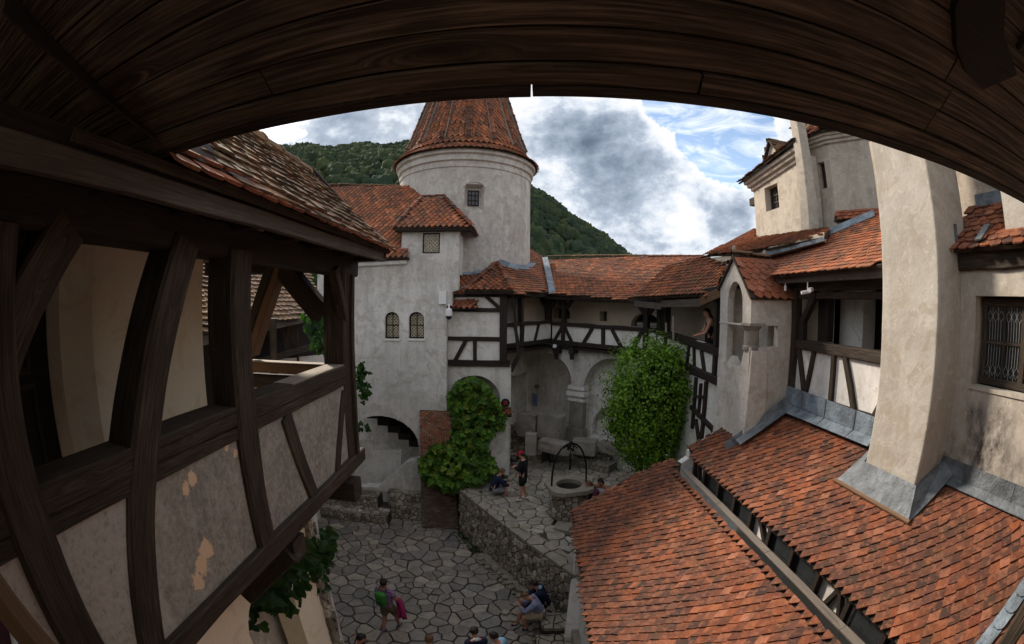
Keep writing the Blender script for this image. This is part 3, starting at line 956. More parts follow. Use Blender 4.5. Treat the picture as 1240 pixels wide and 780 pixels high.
def bricks(parent, T, u0, u1, v0, v1, bw, bh, mat, rr, near_n=0, name='brick', mortar='mortar', depth=0.03, clip=None):
    rest = MB(); k = 0; r = 0; v = v0
    while v < v1 - bh * .5:
        u = u0 - (bw * .5 if r % 2 else 0)
        while u < u1:
            a, b = max(u + .008, u0), min(u + bw - .008, u1)
            if b - a > .03 and (clip is None or clip((a + b) / 2, v + bh / 2)):
                o = rr.uniform(-.012, .02) + (.03 if rr.random() < .06 else 0)
                vs = [T(a, v + .006, -o), T(b, v + .006, -o), T(b, v + bh - .006, -o), T(a, v + bh - .006, -o)] + [T(a, v + .006, depth), T(b, v + .006, depth), T(b, v + bh - .006, depth), T(a, v + bh - .006, depth)]
                rest.add(vs, [(0, 1, 2, 3), (1, 0, 4, 5), (2, 1, 5, 6), (3, 2, 6, 7), (0, 3, 7, 4)], rr.random())
            u += bw
        v += bh; r += 1
    part(rest, name + '_courses', mat, parent, kind='stuff')

def V2(p): return (p[0], p[1])


def member(T, p, q, w, d, off=0.0, jit=.006, mb=None, ch=None):
    n = T(0, 0, -1) - T(0, 0, 0)
    m = mb or MB()
    m.beam(T(p[0], p[1], 0), T(q[0], q[1], 0), n, w, d, off, ch, jit)
    return m


def timber(T, p, q, w, d, parent, name='post', mat='wood_black', off=0.03, jit=.006, label=None):
    return part(member(T, p, q, w, d, off, jit), name, mat, parent, label)


# ================================================================== THE SETTING: ground, court, terrace
ZL, ZT = -8.0, -6.3           # lower court, upper terrace
mb = MB(); mb.add([(-900, -900, ZL - .16), (900, -900, ZL - .16), (900, 900, ZL - .16), (-900, 900, ZL - .16)], [(0, 1, 2, 3)])
part(mb, 'ground', 'earth', kind='structure')

WA = on_z(556, 592, ZT); WB = on_z(707, 703, ZT)
wd = (WB - WA); wd.z = 0; wdn = wd.normalized(); wn = Vector((-wdn.y, wdn.x, 0))      # wn points away from the lower court
if wn.x < 0: wn = -wn
court = MB(); court.box(-8, 2.8, 4.0, 15.6, ZL - .15, ZL - .075)
court_o = part(court, 'courtyard_floor', 'mortar', kind='structure')
rr = random.Random(11)
reg = [(-7.4, 6.0), (2.4, 6.0), (WB.x + .05, WB.y - .3), (WA.x - .08, WA.y), (WA.x - .15, 15.2), (-7.4, 15.2)]
lay_stones(court_o, lambda u, v, h: Vector((u, v, ZL - .075 + h)), reg, 0.46, 0.013, 0.075, 'paving', 295, 'paving_stone', rr, .25, .5)

tpoly = [(WA.x, WA.y), (WB.x, WB.y), (5.6, WB.y), (5.6, 15.6), (2.9, 17.6), (0.2, 19.2), (-0.4, 16.4), (-1.9, 15.9)]
terr = MB(); terr.slab(lambda u, v, d: Vector((u, v, ZT - .06 - d)), tpoly, (), 1.9)
terr_o = part(terr, 'terrace_floor', 'mortar', kind='structure')
rr = random.Random(5)
treg = [(WA.x + .35, WA.y + .3), (WB.x + .42, WB.y + .05), (5.2, WB.y + .1), (5.2, 15.3), (2.8, 17.2), (0.4, 17.4), (-0.2, 16.2), (-1.4, 15.6)]
SLAB = [(1.2, 11.35), (2.6, 10.6), (3.4, 12.4), (1.75, 12.9)]
lay_stones(terr_o, lambda u, v, h: Vector((u, v, ZT - .06 + h)), treg, 0.44, 0.012, 0.06, 'paving_light', 240, 'paving_stone', rr, .3, .5,
           keep=lambda w: not pip((w.x, w.y), SLAB))

# terrace retaining wall: rubble face and flat coping
tw = thing('terrace_wall', 'rubble stone retaining wall with flat coping between lower court and well terrace', 'wall', (0, 11.5, ZL))
Lw = wd.length
Tw = lambda u, v, d: WA + wdn * u + wn * (d + 0.05 * (v - ZT) * 0 + 0.02) + Vector((0, 0, v - ZT))
mb = MB(); mb.slab(Tw, [(0, ZL - .1), (Lw + .25, ZL - .1), (Lw + .25, ZT - .07), (0, ZT - .07)], (), .4); part(mb, 'wall_core', 'mortar', tw)
rr = random.Random(3)
lay_stones(tw, lambda u, v, h: Tw(u, v, -h), [(0, ZL - .05), (Lw + .2, ZL - .05), (Lw + .2, ZT - .09), (0, ZT - .09)], 0.21, 0.014, 0.055, 'rubble', 290, 'rubble_stone', rr, .5, .6)
rr = random.Random(8)
Tc = lambda u, v, h: WA + wdn * u + wn * v + Vector((0, 0, -.065 + h))
lay_stones(tw, Tc, [(0, -.06), (Lw + .15, -.06), (Lw + .3, .46), (.1, .46)], 0.55, 0.012, 0.085, 'coping', 60, 'coping_stone', rr, .08, .4)

# small stones and rubble at the foot of the wall, with a flight of rough steps
bank = thing('rubble_bank', 'loose rubble stones heaped at the foot of the terrace wall', 'rubble', (0.9, 9.6, ZL))
rr = random.Random(21)
mb = MB()
for i in range(420):
    t = rr.uniform(0.28, 1.02); off = -abs(rr.gauss(.12, .42)) if t > .7 else -abs(rr.gauss(.02, .15))
    if t > .72 and rr.random() < .3: off -= rr.uniform(0, .5)
    p = WA + wdn * (Lw * t) + wn * off; s = rr.uniform(.04, .12)
    vs, fs = stone_solid((0, 0), [(math.cos(q) * s * rr.uniform(.7, 1.2), math.sin(q) * s * rr.uniform(.7, 1.2)) for q in [k * 1.05 for k in range(6)]], .008, s * .9, rr)
    mb.add([(p.x + v[0], p.y + v[1], ZL - .02 + v[2]) for v in vs], fs, rr.random())
part(mb, 'rubble_pile', 'coping', bank, kind='stuff')
st = thing('stone_steps', 'rough stone steps by the roof edge where two boys sit', 'steps', (1.3, 8.2, ZL))
for k, (x0, x1, y0, y1, z1) in enumerate([(0.35, 1.9, 7.3, 7.9, -7.85), (0.62, 1.95, 7.9, 8.35, -7.7), (0.75, 2.0, 8.35, 9.0, -7.50)]):
    lay_stones(st, lambda u, v, h, z1=z1: Vector((u, v, z1 - .1 + h)), rect(x0, x1, y0, y1), .36, .012, .1, 'coping', 30, 'step_stone', rr, .05, .3)
    mb = MB(); mb.box(x0 + .02, x1, y0 + .02, y1, ZL - .08, z1 - .08); part(mb, 'step_core', 'mortar', st)
# white buttress with dark niche below the eave of the tiled roof
bt = thing('white_buttress', 'whitewashed buttress with dark recess under the tiled roof edge', 'buttress', (1.6, 8.3, ZL))
b0 = on_z(684, 705, ZT - .1)
mb = MB()
mb.add([(1.42, 8.9, ZT - .05), (1.60, 8.9, ZT - .0), (1.62, 8.15, ZL + .3), (1.28, 8.2, ZL + .3), (1.75, 8.95, ZT), (1.75, 8.15, ZL + .3), (1.42, 8.9, ZL), (1.28, 8.2, ZL), (1.75, 8.15, ZL), (1.75, 8.95, ZL)],
       [(0, 1, 2, 3), (1, 4, 5, 2), (3, 2, 5, 8, 7), (0, 3, 7, 6)])
part(mb, 'buttress_body', 'plaster_white', bt)
mb = MB(); mb.box(1.45, 2.1, 7.6, 8.5, ZL + .0, ZL + .5); part(mb, 'stone_foot', 'block_stone', bt)

# curb stones round the planting bed by the ivy
rr = random.Random(77)
bed = thing('planting_bed', 'narrow mossy planting bed edged with long stones under the ivy', 'planting bed', (-.9, 15.2, ZT))
mb = MB(); mb.box(-1.9, -.1, 15.15, 16.1, ZT - .05, ZT + .06); part(mb, 'soil', 'earth', bed)
for (a, b) in (((-1.5, 14.98), (-.78, 14.98)), ((-.74, 14.98), (-.12, 14.95)), ((-.08, 15.0), (.1, 15.5)), ((.12, 15.55), (.2, 15.95))):
    mb = MB(); mb.beam((a[0], a[1], ZT + .12), (b[0], b[1], ZT + .13), (0, 0, 1), .16, .2, 0, .03, .02); part(mb, 'curb_stone', 'coping', bed)

# terrace back: stone blocks and stepped rubble before the arches
rk = thing('rubble_stairs', 'stepped rubble footing of old masonry in front of the twin arches', 'masonry', (1.8, 16.5, ZT))
rr = random.Random(31)
G0, G1 = Vector((-0.1, 19.9, 0)), Vector((5.1, 15.4, 0))
gt = (G1 - G0).normalized(); gnn = Vector((gt.y, -gt.x, 0))       # towards the viewer
if gnn.y > 0: gnn = -gnn
def onG(px, py, off=0.0):
    return on_pl(px, py, G0 + gnn * off, gnn)
for (s0, s1, w0, w1, z1) in [(0.6, 2.9, .15, 1.35, -5.75), (.6, 2.6, .12, .8, -5.25), (2.9, 5.6, .1, .75, -5.95), (3.0, 5.4, .08, .35, -5.55), (0.9, 1.9, .9, 1.7, -6.05)]:
    Tk = lambda u, v, d: G0 + gt * u + gnn * v + Vector((0, 0, d))
    mb = MB(); mb.slab(lambda u, v, d: Tk(u, v, z1 - .06 - d), rect(s0, s1, w0, w1), (), z1 - ZT + .1); part(mb, 'footing_core', 'mortar', rk)
    lay_stones(rk, lambda u, v, h: Tk(u, v, z1 - .06 + h), rect(s0, s1, w0, w1), .34, .012, .07, 'coping' if s0 > 2 else 'rubble', 40, 'footing_stone', rr, .35, .4)
    lay_stones(rk, lambda u, v, h: Tk(u, w1 + h - .02, v), rect(s0, s1, ZT - .02, z1 - .03), .2, .012, .06, 'coping' if s0 > 2 else 'rubble', 40, 'footing_stone', rr, .4, .4)


def worn_block(c, sx, sy, sz, rz, label, rr, name='stone_block', mat='block_stone', group='old stone blocks below the arches'):
    bm = bmesh.new(); bmesh.ops.create_cube(bm, size=1)
    bmesh.ops.subdivide_edges(bm, edges=bm.edges[:], cuts=2, use_grid_fill=True)
    for v in bm.verts:
        v.co += Vector((rr.uniform(-1, 1), rr.uniform(-1, 1), rr.uniform(-1, 1))) * .035
        k = sum(abs(q) > .48 for q in v.co)
        if k >= 2: v.co *= .96 if k == 2 else .92
    cs, sn = math.cos(rz), math.sin(rz); m = MB()
    vs = []
    for v in bm.verts:
        x, y, z = v.co.x * sx, v.co.y * sy, (v.co.z + .5) * sz
        vs.append((c[0] + x * cs - y * sn, c[1] + x * sn + y * cs, c[2] + z))
    bm.verts.index_update()
    m.add(vs, [[v.index for v in f.verts] for f in bm.faces]); bm.free()
    return solo(m, name, mat, label, 'stone block', group)


rr = random.Random(9)
for (px, py, D, sx, sy, sz, rz, lab) in [
        (641, 527, 17.5, .85, .7, .95, -.5, 'square pale stone block under the left end of the large arch'),
        (668, 531, 17.0, .95, .6, 1.0, -.6, 'pale stone block with rounded front beside the arch pier'),
        (643, 550, 16.3, .42, .4, .85, -.2, 'narrow upright stone standing on the rubble footing'),
        (672, 547, 16.2, 1.3, .55, .42, -.65, 'long low stone laid across the rubble footing'),
        (708, 549, 16.6, .95, .62, .55, -.4, 'big smooth stone lying askew below the small arch'),
        (737, 547, 16.4, .9, .5, .35, -.75, 'flat stone under the little oven opening')]:
    p = at_d(px, py, D); worn_block((p.x, p.y, max(p.z, ZT)), sx, sy, sz, rz, lab, rr)

# ================================================================== well
WC = on_z(689, 586, -5.21); WC.z = 0
well = thing('well', 'old stone well with square flat rim on its terrace slab', 'well', (WC.x, WC.y, ZT))
sl = MB(); sl.slab(lambda u, v, d: Vector((u, v, ZT + .09 - d)), SLAB, (), .14)
solo(sl, 'stone_slab', 'coping', 'large flat stone slab carrying the well', 'slab')
mb = MB(); mb.lathe((WC.x, WC.y, 0), [(.53, ZT + .06), (.51, -5.33), (.36, -5.33), (.40, ZT - .3), (0.01, ZT - .3)], 28)
part(mb, 'drum_core', 'mortar', well)
rr = random.Random(4)
for k in range(1):
    rad = .51
    lay_stones(well, lambda u, v, h: Vector((WC.x + (rad + h) * math.cos(u / rad), WC.y + (rad + h) * math.sin(u / rad), v)),
               rect(-math.pi * rad, math.pi * rad, ZT + .08, -5.33), .19, .012, .05, 'rubble', 110, 'drum_stone', rr, .4, .4)
sq = []
for k in range(4):
    for q in (-18, 0, 18):
        a = R(45 + 90 * k + q + 12); r = .78 if q == 0 else .73
        sq.append((WC.x + r * math.cos(a), WC.y + r * math.sin(a)))
hole = [(WC.x + .38 * math.cos(R(15 * k)), WC.y + .38 * math.sin(R(15 * k))) for k in range(24)]
mb = MB(); mb.slab(lambda u, v, d: Vector((u, v, -5.21 - d)), sq, [hole], .12); part(mb, 'rim_slab', 'coping', well)
mb = MB(); mb.lathe((WC.x, WC.y, 0), [(.37, ZT - .2), (.001, ZT - .2)], 20); part(mb, 'well_water', 'dark_inside', well)
hp = []
for k in range(17):
    a = math.pi * k / 16; hp.append((WC.x - .52 * math.cos(a), WC.y - .12 * math.cos(a) * 1, -5.24 + 1.30 * math.sin(a) ** .75))
mb = MB(); mb.tube(hp, .028, 8); part(mb, 'iron_arch', 'iron', well)
mb = MB()
for k in range(14):
    a = 2 * math.pi * k / 14; mb.ball((WC.x + .16 * math.cos(a) * .5, WC.y + .16 * math.sin(a) * .4, -4.05 + .09 * math.sin(a * 2)), .035, 6)
mb.ball((WC.x, WC.y, -3.93), .06, 8); mb.tube([(WC.x - .2, WC.y, -4.1), (WC.x, WC.y, -3.92), (WC.x + .2, WC.y, -4.1)], .018, 6)
part(mb, 'iron_ornament', 'iron', well)
mb = MB(); ring = [(WC.x, WC.y + .14 * math.cos(a), -4.42 + .16 * math.sin(a)) for a in [2 * math.pi * k / 14 for k in range(14)]]
mb.tube(ring, .025, 6, closed=True)
for a in (0, 1, 2): mb.tube([(WC.x, WC.y - .14 * math.cos(a), -4.42 - .16 * math.sin(a)), (WC.x, WC.y + .14 * math.cos(a), -4.42 + .16 * math.sin(a))], .012, 5)
mb.tube([(WC.x, WC.y, -4.28), (WC.x, WC.y, -4.05)], .012, 5)
for k in range(9): mb.tube([(WC.x + .02 * (k % 2), WC.y, -4.56 - .02 * k), (WC.x, WC.y, -4.6 - .02 * k)], .03, 5)
part(mb, 'pulley', 'iron', well)

# ================================================================== left block house with the brick buttress
YB = 15.6
bh = thing('white_house', 'tall grey plastered house with paired arched windows beside the tower', 'house', (-4.3, YB + 1, ZL))
pt = lambda px, py, y=YB: (lambda p: (p.x, p.z))(on_y(px, py, y))
a1 = [pt(434, 590), pt(458, 590), pt(492, 560), pt(508, 556), pt(507, 540)]
stair_arch = a1 + arc(-4.75, a1[-1][1], a1[-1][0] + 4.75, 1.08, 14)[1:] + [(-6.15, a1[0][1])]
wins = [arch_hole(pt(466, 410)[0], pt(483.5, 410)[0], pt(470, 410)[1], pt(470, 386)[1], .24, 10), arch_hole(pt(495, 410)[0], pt(513.5, 410)[0], pt(500, 410)[1], pt(500, 386)[1], .24, 10)]
sqw = rect(pt(512, 283)[0], pt(533, 283)[0], pt(520, 307)[1], pt(520, 282)[1])
outl = [(-7.2, ZL - .1), (-2.29, ZL - .1), (-2.27, -.12), (-2.08, -.12), (-2.07, .35), (-1.87, .42), (-1.86, 2.5), (-3.92, 2.5), (-3.92, 1.36), (-7.2, 1.30)]
mb = MB(); mb.slab(TY(YB), outl, [stair_arch, wins[0], wins[1], sqw], .45); part(mb, 'front_wall', 'plaster_grey', bh)
mb = MB(); mb.box(-7.2, -2.40, YB + .45, 19, -3.3, 1.2); mb.box(-3.9, -1.9, YB + .45, 18.4, 1.0, 2.5); mb.box(-2.9, -2.32, YB + .44, 17.4, ZL, -3.3); mb.box(-7.2, -2.5, 18.6, 19.0, ZL, -3.3)
part(mb, 'body', 'plaster_grey', bh)
mb = MB(); mb.beam((-7.2, YB - .02, 1.30), (-3.70, YB - .02, 1.40), (0, -1, 0), .16, .2, .1, .03); part(mb, 'cornice', 'plaster_white', bh)
mb = MB(); mb.beam((-7.2, YB - .02, 1.42), (-3.62, YB - .02, 1.52), (0, -1, 0), .08, .3, .2, .01); part(mb, 'eave_board', 'wood_black', bh)
# stair inside the arch
mb = MB(); z0 = a1[0][1]
stp = [pt(434, 590, YB + 1.0), pt(459, 590, YB + 1.0), pt(486, 565, YB + 1.0), pt(486, 545, YB + 1.0), pt(452, 545, YB + 1.0), pt(452, 533, YB + 1.0), pt(425, 533, YB + 1.0), pt(425, 590, YB + 1.0)]
mb.slab(TY(YB + 1.0), stp, (), .12); part(mb, 'stair_parapet', 'plaster_white', bh)
for k in range(6):
    mb = MB(); x = -3.5 - .42 * k; z = -5.65 + .27 * k
    mb.box(x - .5, x, YB + 1.15, YB + 2.0, z, z + .27); part(mb, 'stair_tread', 'wood_black', bh)
mb = MB(); mb.beam((-3.4, YB + 1.9, -4.6), (-6.2, YB + 1.9, -3.6), (0, -1, 0), .5, .08, 0); part(mb, 'stair_rail', 'wood_black', bh)
mb = MB(); mb.box(-9.5, -3.2, YB + 2.2, YB + 2.3, ZL, -2.0); part(mb, 'stairwell_wall', 'plaster_grey', bh)  # unseen left end added to stop sun shining through the arch
for k in range(4):
    mb = MB(); x = -4.3 - .42 * k; mb.box(x - .42, x, YB + 2.05, YB + 2.2, -5.2 + .27 * k, -4.9 + .27 * k); part(mb, 'upper_step', 'wood_black', bh)
mb = MB(); sl0, sl1 = on_y(459, 588, YB + .9), on_y(487, 565, YB + .9)
mb.beam(sl0, sl1, (0, -1, 0), .05, .06, .0, .01); mb.beam(on_y(433, 588, YB + .9), sl0, (0, -1, 0), .05, .06, .0, .01); part(mb, 'parapet_shadow_line', 'wood_black', bh)  # dark strip standing in for the shadow gap along the parapet's foot


def lattice_window(parent, T, x0, x1, z0, z1, arch, glass, frame='wood_black', bars=(2, 2), dots=0, depth=.16, leadw=.012, label=None):
    """frame, panes behind and leading; T maps (u, v, depth)"""
    fo = arch_hole(x0, x1, z0, z1 - arch, arch, 10) if arch else rect(x0, x1, z0, z1)
    f = .045
    fi = arch_hole(x0 + f, x1 - f, z0 + f, z1 - arch, max(.02, arch - f), 10) if arch else rect(x0 + f, x1 - f, z0 + f, z1 - f)
    w = MB(); w.slab(lambda u, v, d: T(u, v, d + depth), fo, [fi], .05)
    wf = part(w, 'window', frame, parent, label)
    g = MB(); g.slab(lambda u, v, d: T(u, v, d + depth + .03), fi, (), .01); part(g, 'pane', glass, wf)
    m = MB()
    for i in range(1, bars[0]):
        u = x0 + (x1 - x0) * i / bars[0]; m.slab(lambda a, b, d: T(a, b, d + depth + .003), rect(u - .018, u + .018, z0 + f, z1 - .05), (), .03)
    for i in range(1, bars[1]):
        v = z0 + (z1 - z0) * i / bars[1]; m.slab(lambda a, b, d: T(a, b, d + depth - .002), rect(x0 + f, x1 - f, v - .018, v + .018), (), .03)
    if m.v: part(m, 'mullion', frame, wf)
    if dots:
        m = MB(); r = (x1 - x0 - 2 * f) / dots / 2
        nv = int((z1 - z0 - 2 * f) / (2 * r))
        for i in range(dots):
            for j in range(nv):
                u, v = x0 + f + r * (2 * i + 1), z0 + f + r * (2 * j + 1)
                if arch and v > z1 - arch and ((u - (x0 + x1) / 2) / ((x1 - x0) / 2 - f)) ** 2 + ((v - (z1 - arch)) / arch) ** 2 > .85: continue
                m.tube([T(u + r * .8 * math.cos(q), v + r * .8 * math.sin(q), depth + .022) for q in [k * math.pi / 4 for k in range(8)]], leadw * .6, 4, closed=True)
        part(m, 'lead_came', 'lead' if glass == 'glass_dark' else 'came_pale', wf)
    return wf


for hh in wins:
    xs = [p[0] for p in hh]; zs = [p[1] for p in hh]
    lattice_window(bh, TY(YB), min(xs), max(xs), min(zs), max(zs), .24, 'glass_amber', dots=4, bars=(2, 2), depth=.14, leadw=.026)
    mb = MB(); mb.box(min(xs) - .04, max(xs) + .04, YB - .04, YB + .1, min(zs) - .07, min(zs)); part(mb, 'window_sill', 'plaster_white', bh)
xs = [p[0] for p in sqw]; zs = [p[1] for p in sqw]
lattice_window(bh, TY(YB), min(xs), max(xs), min(zs), max(zs), 0, 'glass_amber', 'wood_dark', dots=4, bars=(1, 1), depth=.02, leadw=.026)
# roofs of the house
rf = gpart('roof', bh)
e0, e1 = Vector((-7.3, YB - .3, 1.45)), Vector((-1.95, YB - .3, 1.62))
r0, r1 = on_y(385, 224, 18.4), on_y(546, 229, 18.4)
r0 = r0 + (r0 - r1) * .25
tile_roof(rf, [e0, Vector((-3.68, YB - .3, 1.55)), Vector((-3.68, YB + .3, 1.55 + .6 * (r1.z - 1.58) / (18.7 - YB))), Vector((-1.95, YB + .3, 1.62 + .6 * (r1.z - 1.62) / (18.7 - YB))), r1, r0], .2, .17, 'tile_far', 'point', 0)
ridge_tiles(rf, r0, r1, .09, .38, 'tile_brown')
dr = gpart('dormer_roof', bh)
q = [on_y(476, 277, YB - .3), on_y(572, 277, YB - .3), on_y(537, 239, YB + 1.15), on_y(512, 236, YB + 1.15)]
q[1].z = q[0].z; q[3].z = q[2].z
bk = [Vector((q[0].x, YB + 2.4, q[0].z)), Vector((q[1].x, YB + 2.4, q[1].z)), Vector((q[2].x, YB + 2.4, q[2].z)), Vector((q[3].x, YB + 2.4, q[3].z))]
tile_roof(dr, q, .2, .17, 'tile_far', 'point', 0)
tile_roof(dr, [q[1], bk[1], bk[2], q[2]], .2, .17, 'tile_far', 'point', 0)
tile_roof(dr, [bk[0], q[0], q[3], bk[3]], .2, .17, 'tile_far', 'point', 0)
tile_roof(dr, [q[3], q[2], bk[2], bk[3]], .2, .17, 'tile_far', 'point', 0)
for a, b in ((q[0], q[3]), (q[1], q[2]), (q[3], q[2])): ridge_tiles(dr, a + Vector((0, 0, .05)), b + Vector((0, 0, .05)), .09, .3)
mb = MB(); mb.beam(q[0] + Vector((.05, .03, -.06)), q[1] + Vector((-.05, .03, -.06)), (0, -1, 0), .08, .3, 0, .01); part(mb, 'eave_board', 'wood_black', dr)
# white box and camera on the house corner
mb = MB(); mb.box(-2.52, -2.27, YB - .16, YB, .0 - .07, .38); solo(mb, 'junction_box', 'white_plastic', 'white plastic box high on the corner of the grey house', 'junction box')
sc = thing('security_camera', 'white dome camera hanging under the white box on the house corner', 'camera', (-2.2, YB - .2, -.5))
mb = MB(); mb.tube([(-2.25, YB, -.12), (-2.15, YB - .2, -.1), (-2.15, YB - .25, -.25)], .03, 8); mb.lathe((-2.15, YB - .25, 0), [(.03, -.2), (.11, -.25), (.12, -.46), (.1, -.48)], 14); part(mb, 'housing', 'white_plastic', sc)
mb = MB(); mb.ball((-2.15, YB - .25, -.5), .105, 12); part(mb, 'dome', 'black_plastic', sc)

# brick buttress against the house
bb = thing('brick_buttress', 'sloping red brick buttress half covered with ivy', 'buttress', (-2.6, 15.2, ZL))
tl, tr = on_y(508, 497, YB - .08), on_y(546, 497, YB - .08); bl, br = on_z(511, 640, ZL), on_z(556, 640, ZL)
Hb = tl.z - ZL
def Tb(u, v, d):
    f = v / Hb; a = bl.lerp(tl, f); b = br.lerp(tr, f); a.z = b.z = ZL + v
    return a.lerp(b, u) + Vector((0, d, 0))
mb = MB(); mb.add([Tb(0, 0, .05), Tb(1, 0, .05), Tb(1, Hb, .05), Tb(0, Hb, .05)] + [Vector((Tb(u, v, 0).x, YB + .02, Tb(u, v, 0).z)) for u, v in ((0, 0), (1, 0), (1, Hb), (0, Hb))],
                  [(0, 1, 2, 3), (1, 5, 6, 2), (0, 3, 7, 4), (2, 6, 7, 3)]); part(mb, 'buttress_core', 'mortar', bb)
bricks(bb, Tb, 0, 1, Hb * .52, Hb, .15, .066, 'brick', random.Random(2))
bricks(bb, Tb, 0, 1, 0, Hb * .52, .15, .066, 'brick_old', random.Random(3), name='old_brick')
wid = 0.0
# low rubble walls at the foot of the house
lw = thing('rubble_plinth', 'low rubble stone plinth along the foot of the grey house', 'wall', (-4.6, 15.2, ZL))
rr = random.Random(13)
for (x0, x1, yf, zt) in ((-7.2, -4.4, 14.35, ZL + .42), (-7.2, -4.9, 14.9, ZL + .85), (-4.42, -3.1, 14.95, ZL + .62), (-4.6, -3.15, 15.25, ZL + 1.0)):
    mb = MB(); mb.box(x0, x1, yf, 15.75, ZL - .1, zt - .06); part(mb, 'plinth_core', 'mortar', lw)
    lay_stones(lw, lambda u, v, h: Vector((u, yf - h + .02, v)), rect(x0, x1, ZL, zt - .05), .22, .014, .05, 'rubble', 30, 'rubble_stone', rr, .4, .4)
    lay_stones(lw, lambda u, v, h: Vector((u, v, zt - .07 + h)), rect(x0, x1, yf, min(15.6, yf + .6)), .34, .014, .06, 'rubble', 20, 'rubble_stone', rr, .3, .4)

# ================================================================== round tower
TCx, TCy, TR = -2.22, 20.4, 3.0
tower = thing('round_tower', 'round plastered tower with tall conical red tile roof', 'tower', (TCx, TCy, ZL))
ang_w = math.atan2(on_y(574, 250, TCy - 2.9).y - TCy, on_y(574, 250, TCy - 2.9).x - TCx)
aw = .40 / TR; nz0, nz1 = 3.62, 4.68
mb = MB(); cols = 72
angs = sorted([2 * math.pi * k / cols for k in range(cols)] + [(ang_w - aw) % (2 * math.pi), (ang_w + aw) % (2 * math.pi)])
zs = [-3, 1.2, 2.2, nz0, nz1, 5.5]
lo, hi = (ang_w - aw) % (2 * math.pi), (ang_w + aw) % (2 * math.pi)
for i in range(len(angs)):
    a, b = angs[i], angs[(i + 1) % len(angs)]
    for j in range(len(zs) - 1):
        mid = a + ((b - a) % (2 * math.pi)) / 2
        if zs[j] == nz0 and lo < mid < hi: continue
        P = [Vector((TCx + TR * math.cos(q), TCy + TR * math.sin(q), z)) for q, z in ((a, zs[j]), (b, zs[j]), (b, zs[j + 1]), (a, zs[j + 1]))]
        mb.add(P, [(0, 1, 2, 3)], .5)
def TT(u, v, d): a = ang_w + u / TR; return Vector((TCx + (TR - d) * math.cos(a), TCy + (TR - d) * math.sin(a), v))
W0 = aw * TR
mb.add([TT(-W0, nz0, 0), TT(W0, nz0, 0), TT(W0, nz1, 0), TT(-W0, nz1, 0), TT(-W0 * .8, nz0 + .1, .3), TT(W0 * .8, nz0 + .1, .3), TT(W0 * .8, nz1 - .1, .3), TT(-W0 * .8, nz1 - .1, .3)],
       [(0, 1, 5, 4), (1, 2, 6, 5), (2, 3, 7, 6), (3, 0, 4, 7), (4, 5, 6, 7)], .5)
part(mb, 'tower_wall', 'plaster_tower', tower)
mb = MB(); mb.slab(lambda u, v, d: TT(u, v, d - .04), [(W0 * 1.15, nz1 - .12)] + arc(0, nz1 - .12, W0 * 1.15, .34, 12) + [(-W0 * .95, nz1 - .12)] + list(reversed(arc(0, nz1 - .12, W0 * .95, .22, 12))), (), .07)
part(mb, 'window_hood', 'plaster_tower', tower)
lattice_window(tower, lambda u, v, d: TT(u, v, d), -.25, .25, nz0 + .22, nz1 - .2, 0, 'glass_dark', 'wood_black', (3, 3), 0, .24)
mb = MB(); mb.lathe((TCx, TCy, 0), [(TR - .02, 5.40), (TR + .04, 5.42), (TR + .05, 5.56), (TR + .02, 5.58), (TR + .03, 5.66), (TR + .12, 5.70), (TR + .13, 5.86), (TR + .10, 5.88), (TR + .11, 5.93), (TR + .22, 5.98), (TR + .24, 6.12), (TR - .3, 6.14)], 72)
part(mb, 'cornice', 'plaster_tower', tower)
prof = [(3.36, 6.10), (3.00, 6.38), (2.74, 6.75), (2.52, 7.30), (1.60, 10.35), (0.02, 15.9)]
mb = MB(); mb.lathe((TCx, TCy, 0), [(r - .04, z) for r, z in prof], 64); cone = part(mb, 'cone_roof', 'wood_dark', tower)
mb = MB(); sh = [tile_shape(.235, .20, 'point', k, 2.2) for k in range(4)]
sl = []
for (ra, za), (rb, zb) in zip(prof[:-1], prof[1:]): sl.append((math.hypot(ra - rb, zb - za), ra, za, rb, zb))
tot = sum(s[0] for s in sl); row = 0; d = 0.0
while d < tot - .3:
    x = d
    for (l, ra, za, rb, zb) in sl:
        if x <= l: break
        x -= l
    f = x / l; r = ra + (rb - ra) * f; z = za + (zb - za) * f
    n = max(6, int(2 * math.pi * r / .24)); Vv = Vector((rb - ra, 0, zb - za)).normalized()
    for k in range(n):
        a = 2 * math.pi * (k + .5 * (row % 2)) / n + random.uniform(-.003, .003); ca, sa = math.cos(a), math.sin(a)
        rad = Vector((ca, sa, 0)); X = Vector((-sa, ca, 0)); Y = (rad * Vv.x + Vector((0, 0, Vv.z))).normalized(); Z = X.cross(Y)
        if Z.dot(rad) < 0: X = -X; Z = X.cross(Y)
        p = Vector((TCx + r * ca, TCy + r * sa, z)) + Z * random.uniform(0, .012)
        if sa > .55 and r < 3: continue
        M = Matrix(((X.x, Y.x, Z.x, p.x), (X.y, Y.y, Z.y, p.y), (X.z, Y.z, Z.z, p.z), (0, 0, 0, 1)))
        vs, fs = sh[k % 4]; mb.add([M @ Vector(v) for v in vs], fs)
    d += .185; row += 1
part(mb, 'tile_courses', 'tile_far', cone, kind='stuff')
